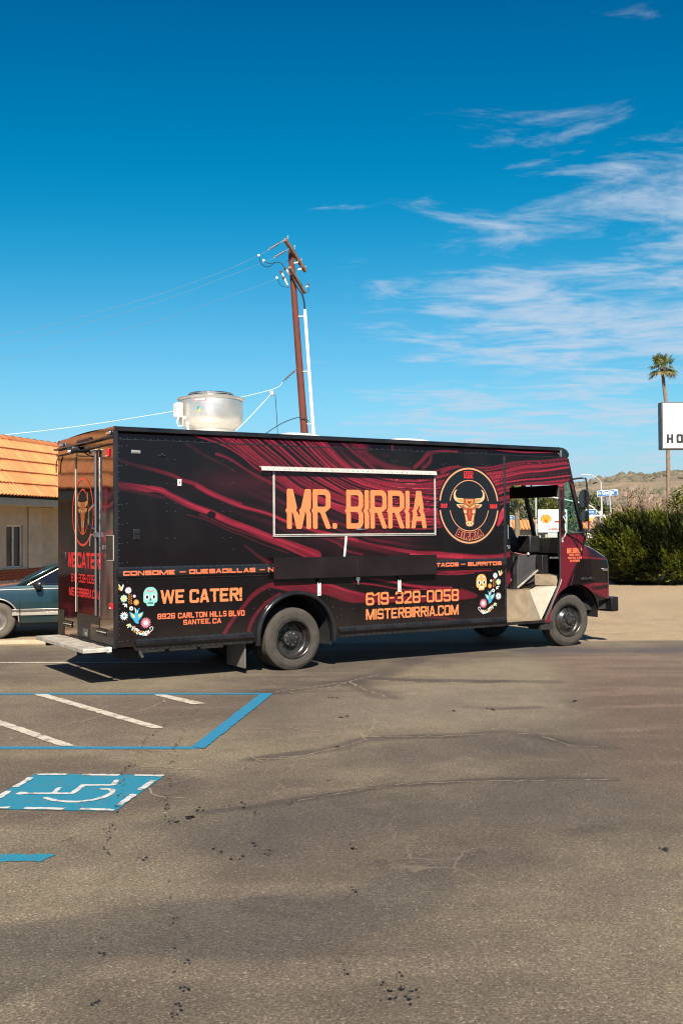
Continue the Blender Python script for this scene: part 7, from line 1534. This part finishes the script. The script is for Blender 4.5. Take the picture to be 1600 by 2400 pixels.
# fuel station
cp = empty('gas_station_canopy', (33, 130, 0)); tag(cp, 'gas station canopy with white top, yellow band and red edge', 'canopy')
YEL = mat('canopy_yellow', (.78, .44, .012), .4); CRED = mat('canopy_red', (.62, .03, .015), .4)
MB().box(-7, -3, 3.42, 7, 5, 3.75).build('canopy_top', SIGW, cp); MB().box(-7.02, -3.02, 3.0, 7.02, 5.02, 3.42).build('yellow_band', YEL, cp); MB().box(-6.98, -2.98, 2.86, 6.98, 4.98, 3.0).build('red_band', CRED, cp)
for x in (-5.5, 0, 5.5):
    for y in (-1.5, 3.5): MB().box(x - .2, y - .2, 0, x + .2, y + .2, 2.86).build('canopy_post', SIGW, cp)
    MB().box(x - .4, .6, 0, x + .4, 1.2, 1.7).build('fuel_pump', SIGW, cp, bevel=.05)
shop = empty('tile_roofed_shop', (36, 140, 0)); tag(shop, 'low shop with orange tile roof behind the gas station canopy', 'building')
MB().box(-9, 0, 0, 9, 6, 2.2).build('wall', STUCCO, shop)
rfs = MB().add([(-9.5, -.8, 2.15), (9.5, -.8, 2.15), (9.5, .8, 3.0), (-9.5, .8, 3.0), (9.5, 6, 3.0), (-9.5, 6, 3.0)], [(0, 1, 2, 3), (3, 2, 4, 5)]).build('roof', TILE, shop, smooth=False)
for k in range(38): MB().tube([(-9.4 + k * .5, -.85, 2.2), (-9.4 + k * .5, .8, 3.06)], .10, 6, False).build('roof_tile_row', TILE, rfs)
shop2 = empty('tile_roofed_shop', (19.8, 122, 0)); tag(shop2, 'orange tiled roof seen through the left windscreen pane', 'building'); MB().box(-2.6, 0, 0, 3.2, 5, 2.1).build('wall', STUCCO, shop2)
rfs = MB().add([(-3, -.8, 2.05), (3.5, -.8, 2.05), (3.5, 1.2, 3.15), (-3, 1.2, 3.15), (3.5, 5, 3.15), (-3, 5, 3.15)], [(0, 1, 2, 3), (3, 2, 4, 5)]).build('roof', TILE, shop2, smooth=False)
for k in range(16): MB().tube([(-2.9 + k * .42, -.85, 2.1), (-2.9 + k * .42, 1.2, 3.22)], .09, 6, False).build('roof_tile_row', TILE, rfs)
ps = empty('fuel_price_sign', (18.6, 100, 0)); tag(ps, 'white fuel price sign with a yellow and red scallop shell logo', 'sign')
MB().box(0, -.15, 1.70, 2.75, .15, 3.86).build('sign_panel', mat('bright_sign_white', (.80, .79, .76), .4), ps, bevel=.03); MB().box(.9, -.1, 0, 1.8, .1, 1.70).build('sign_post', STEEL, ps)
pp = lambda d: (lambda a, b: (a, -.15 - d, b)); SC = (.74, 3.02)
def shell(X, Y, k=1.0):
    a = (X - SC[0]) / k; b_ = (Y - SC[1]) / k; q = np.arctan2(b_ + .12, a); fan = np.hypot(a, b_ + .12) - .50 * (1 - .03 * np.abs(np.sin((q) * 4.5)))
    body = np.maximum(fan, -(b_ + .22)); foot = sd_poly(a, b_, [(-.30, -.18), (-.24, -.45), (.24, -.45), (.30, -.18)]); low = sd_poly(a, b_, [(-.50, -.05), (-.40, -.22), (.40, -.22), (.50, -.05)]); return np.minimum(np.minimum(body, foot), low) * k
decal('shell_outline', lambda X, Y: shell(X, Y, 1.05), (0.05, 2.4, 1.45, 3.6), .025, CRED, ps, pp(.004)); decal('shell_fill', lambda X, Y: shell(X, Y, .90), (0.05, 2.4, 1.45, 3.6), .025, YEL, ps, pp(.010))
def ribs_(X, Y):
    D = np.full(X.shape, 9.)
    for a in (-.95, -.62, -.3, 0, .3, .62, .95): D = np.minimum(D, sd_line(X, Y, [(SC[0] + .06 * math.sin(a), SC[1] - .33), (SC[0] + .42 * math.sin(a), SC[1] - .12 + .46 * math.cos(a))])[0] - .014)
    return D
decal('shell_ribs', ribs_, (0.05, 2.4, 1.45, 3.6), .018, CRED, ps, pp(.016)); 
for x0, z0, x1, z1, m_ in ((1.55, 2.62, 2.0, 2.80, CRED), (.95, 1.93, 2.3, 2.13, CRED), (2.40, 3.35, 2.62, 3.65, SIGB), (2.40, 2.95, 2.62, 3.22, SIGB), (2.40, 2.55, 2.62, 2.82, SIGB), (2.05, 2.66, 2.3, 2.78, CRED)): MB().box(x0, -.158, z0, x1, -.151, z1).build('price_strip', m_, ps)
text('REWARDS', 1.02, 1.98, 2.22, 2.08, SIGW, ps, pp(.012), t=.2, sp=.12)
cabn = empty('utility_cabinet', (16.75, 70, 0)); MB().box(-.5, -.3, 0, .5, .3, 1.62).build('cabinet_body', SIGW, cabn, bevel=.02); MB().box(-.54, -.34, 1.621, .54, .34, 1.68).build('cabinet_lid', SIGW, cabn, bevel=.01); tag(cabn, 'white utility cabinet left of the juniper bush', 'cabinet')
REDCAR = car_paint('red_car_paint', (.28, .012, .016))
far = car.copy(); COL.objects.link(far); far.location = (9.6, 52, 0); far.rotation_euler = (0, 0, R(12)); tag(far, 'red car roof just showing above the truck nose', 'car')
def copy_children(src, dst):
    for ch in list(src.children):
        c = ch.copy(); COL.objects.link(c); c.parent = dst
        if c.type == 'MESH' and c.data.materials and c.data.materials[0] == TEAL: c.material_slots[0].link = 'OBJECT'; c.material_slots[0].material = REDCAR
        copy_children(ch, c)
copy_children(car, far)
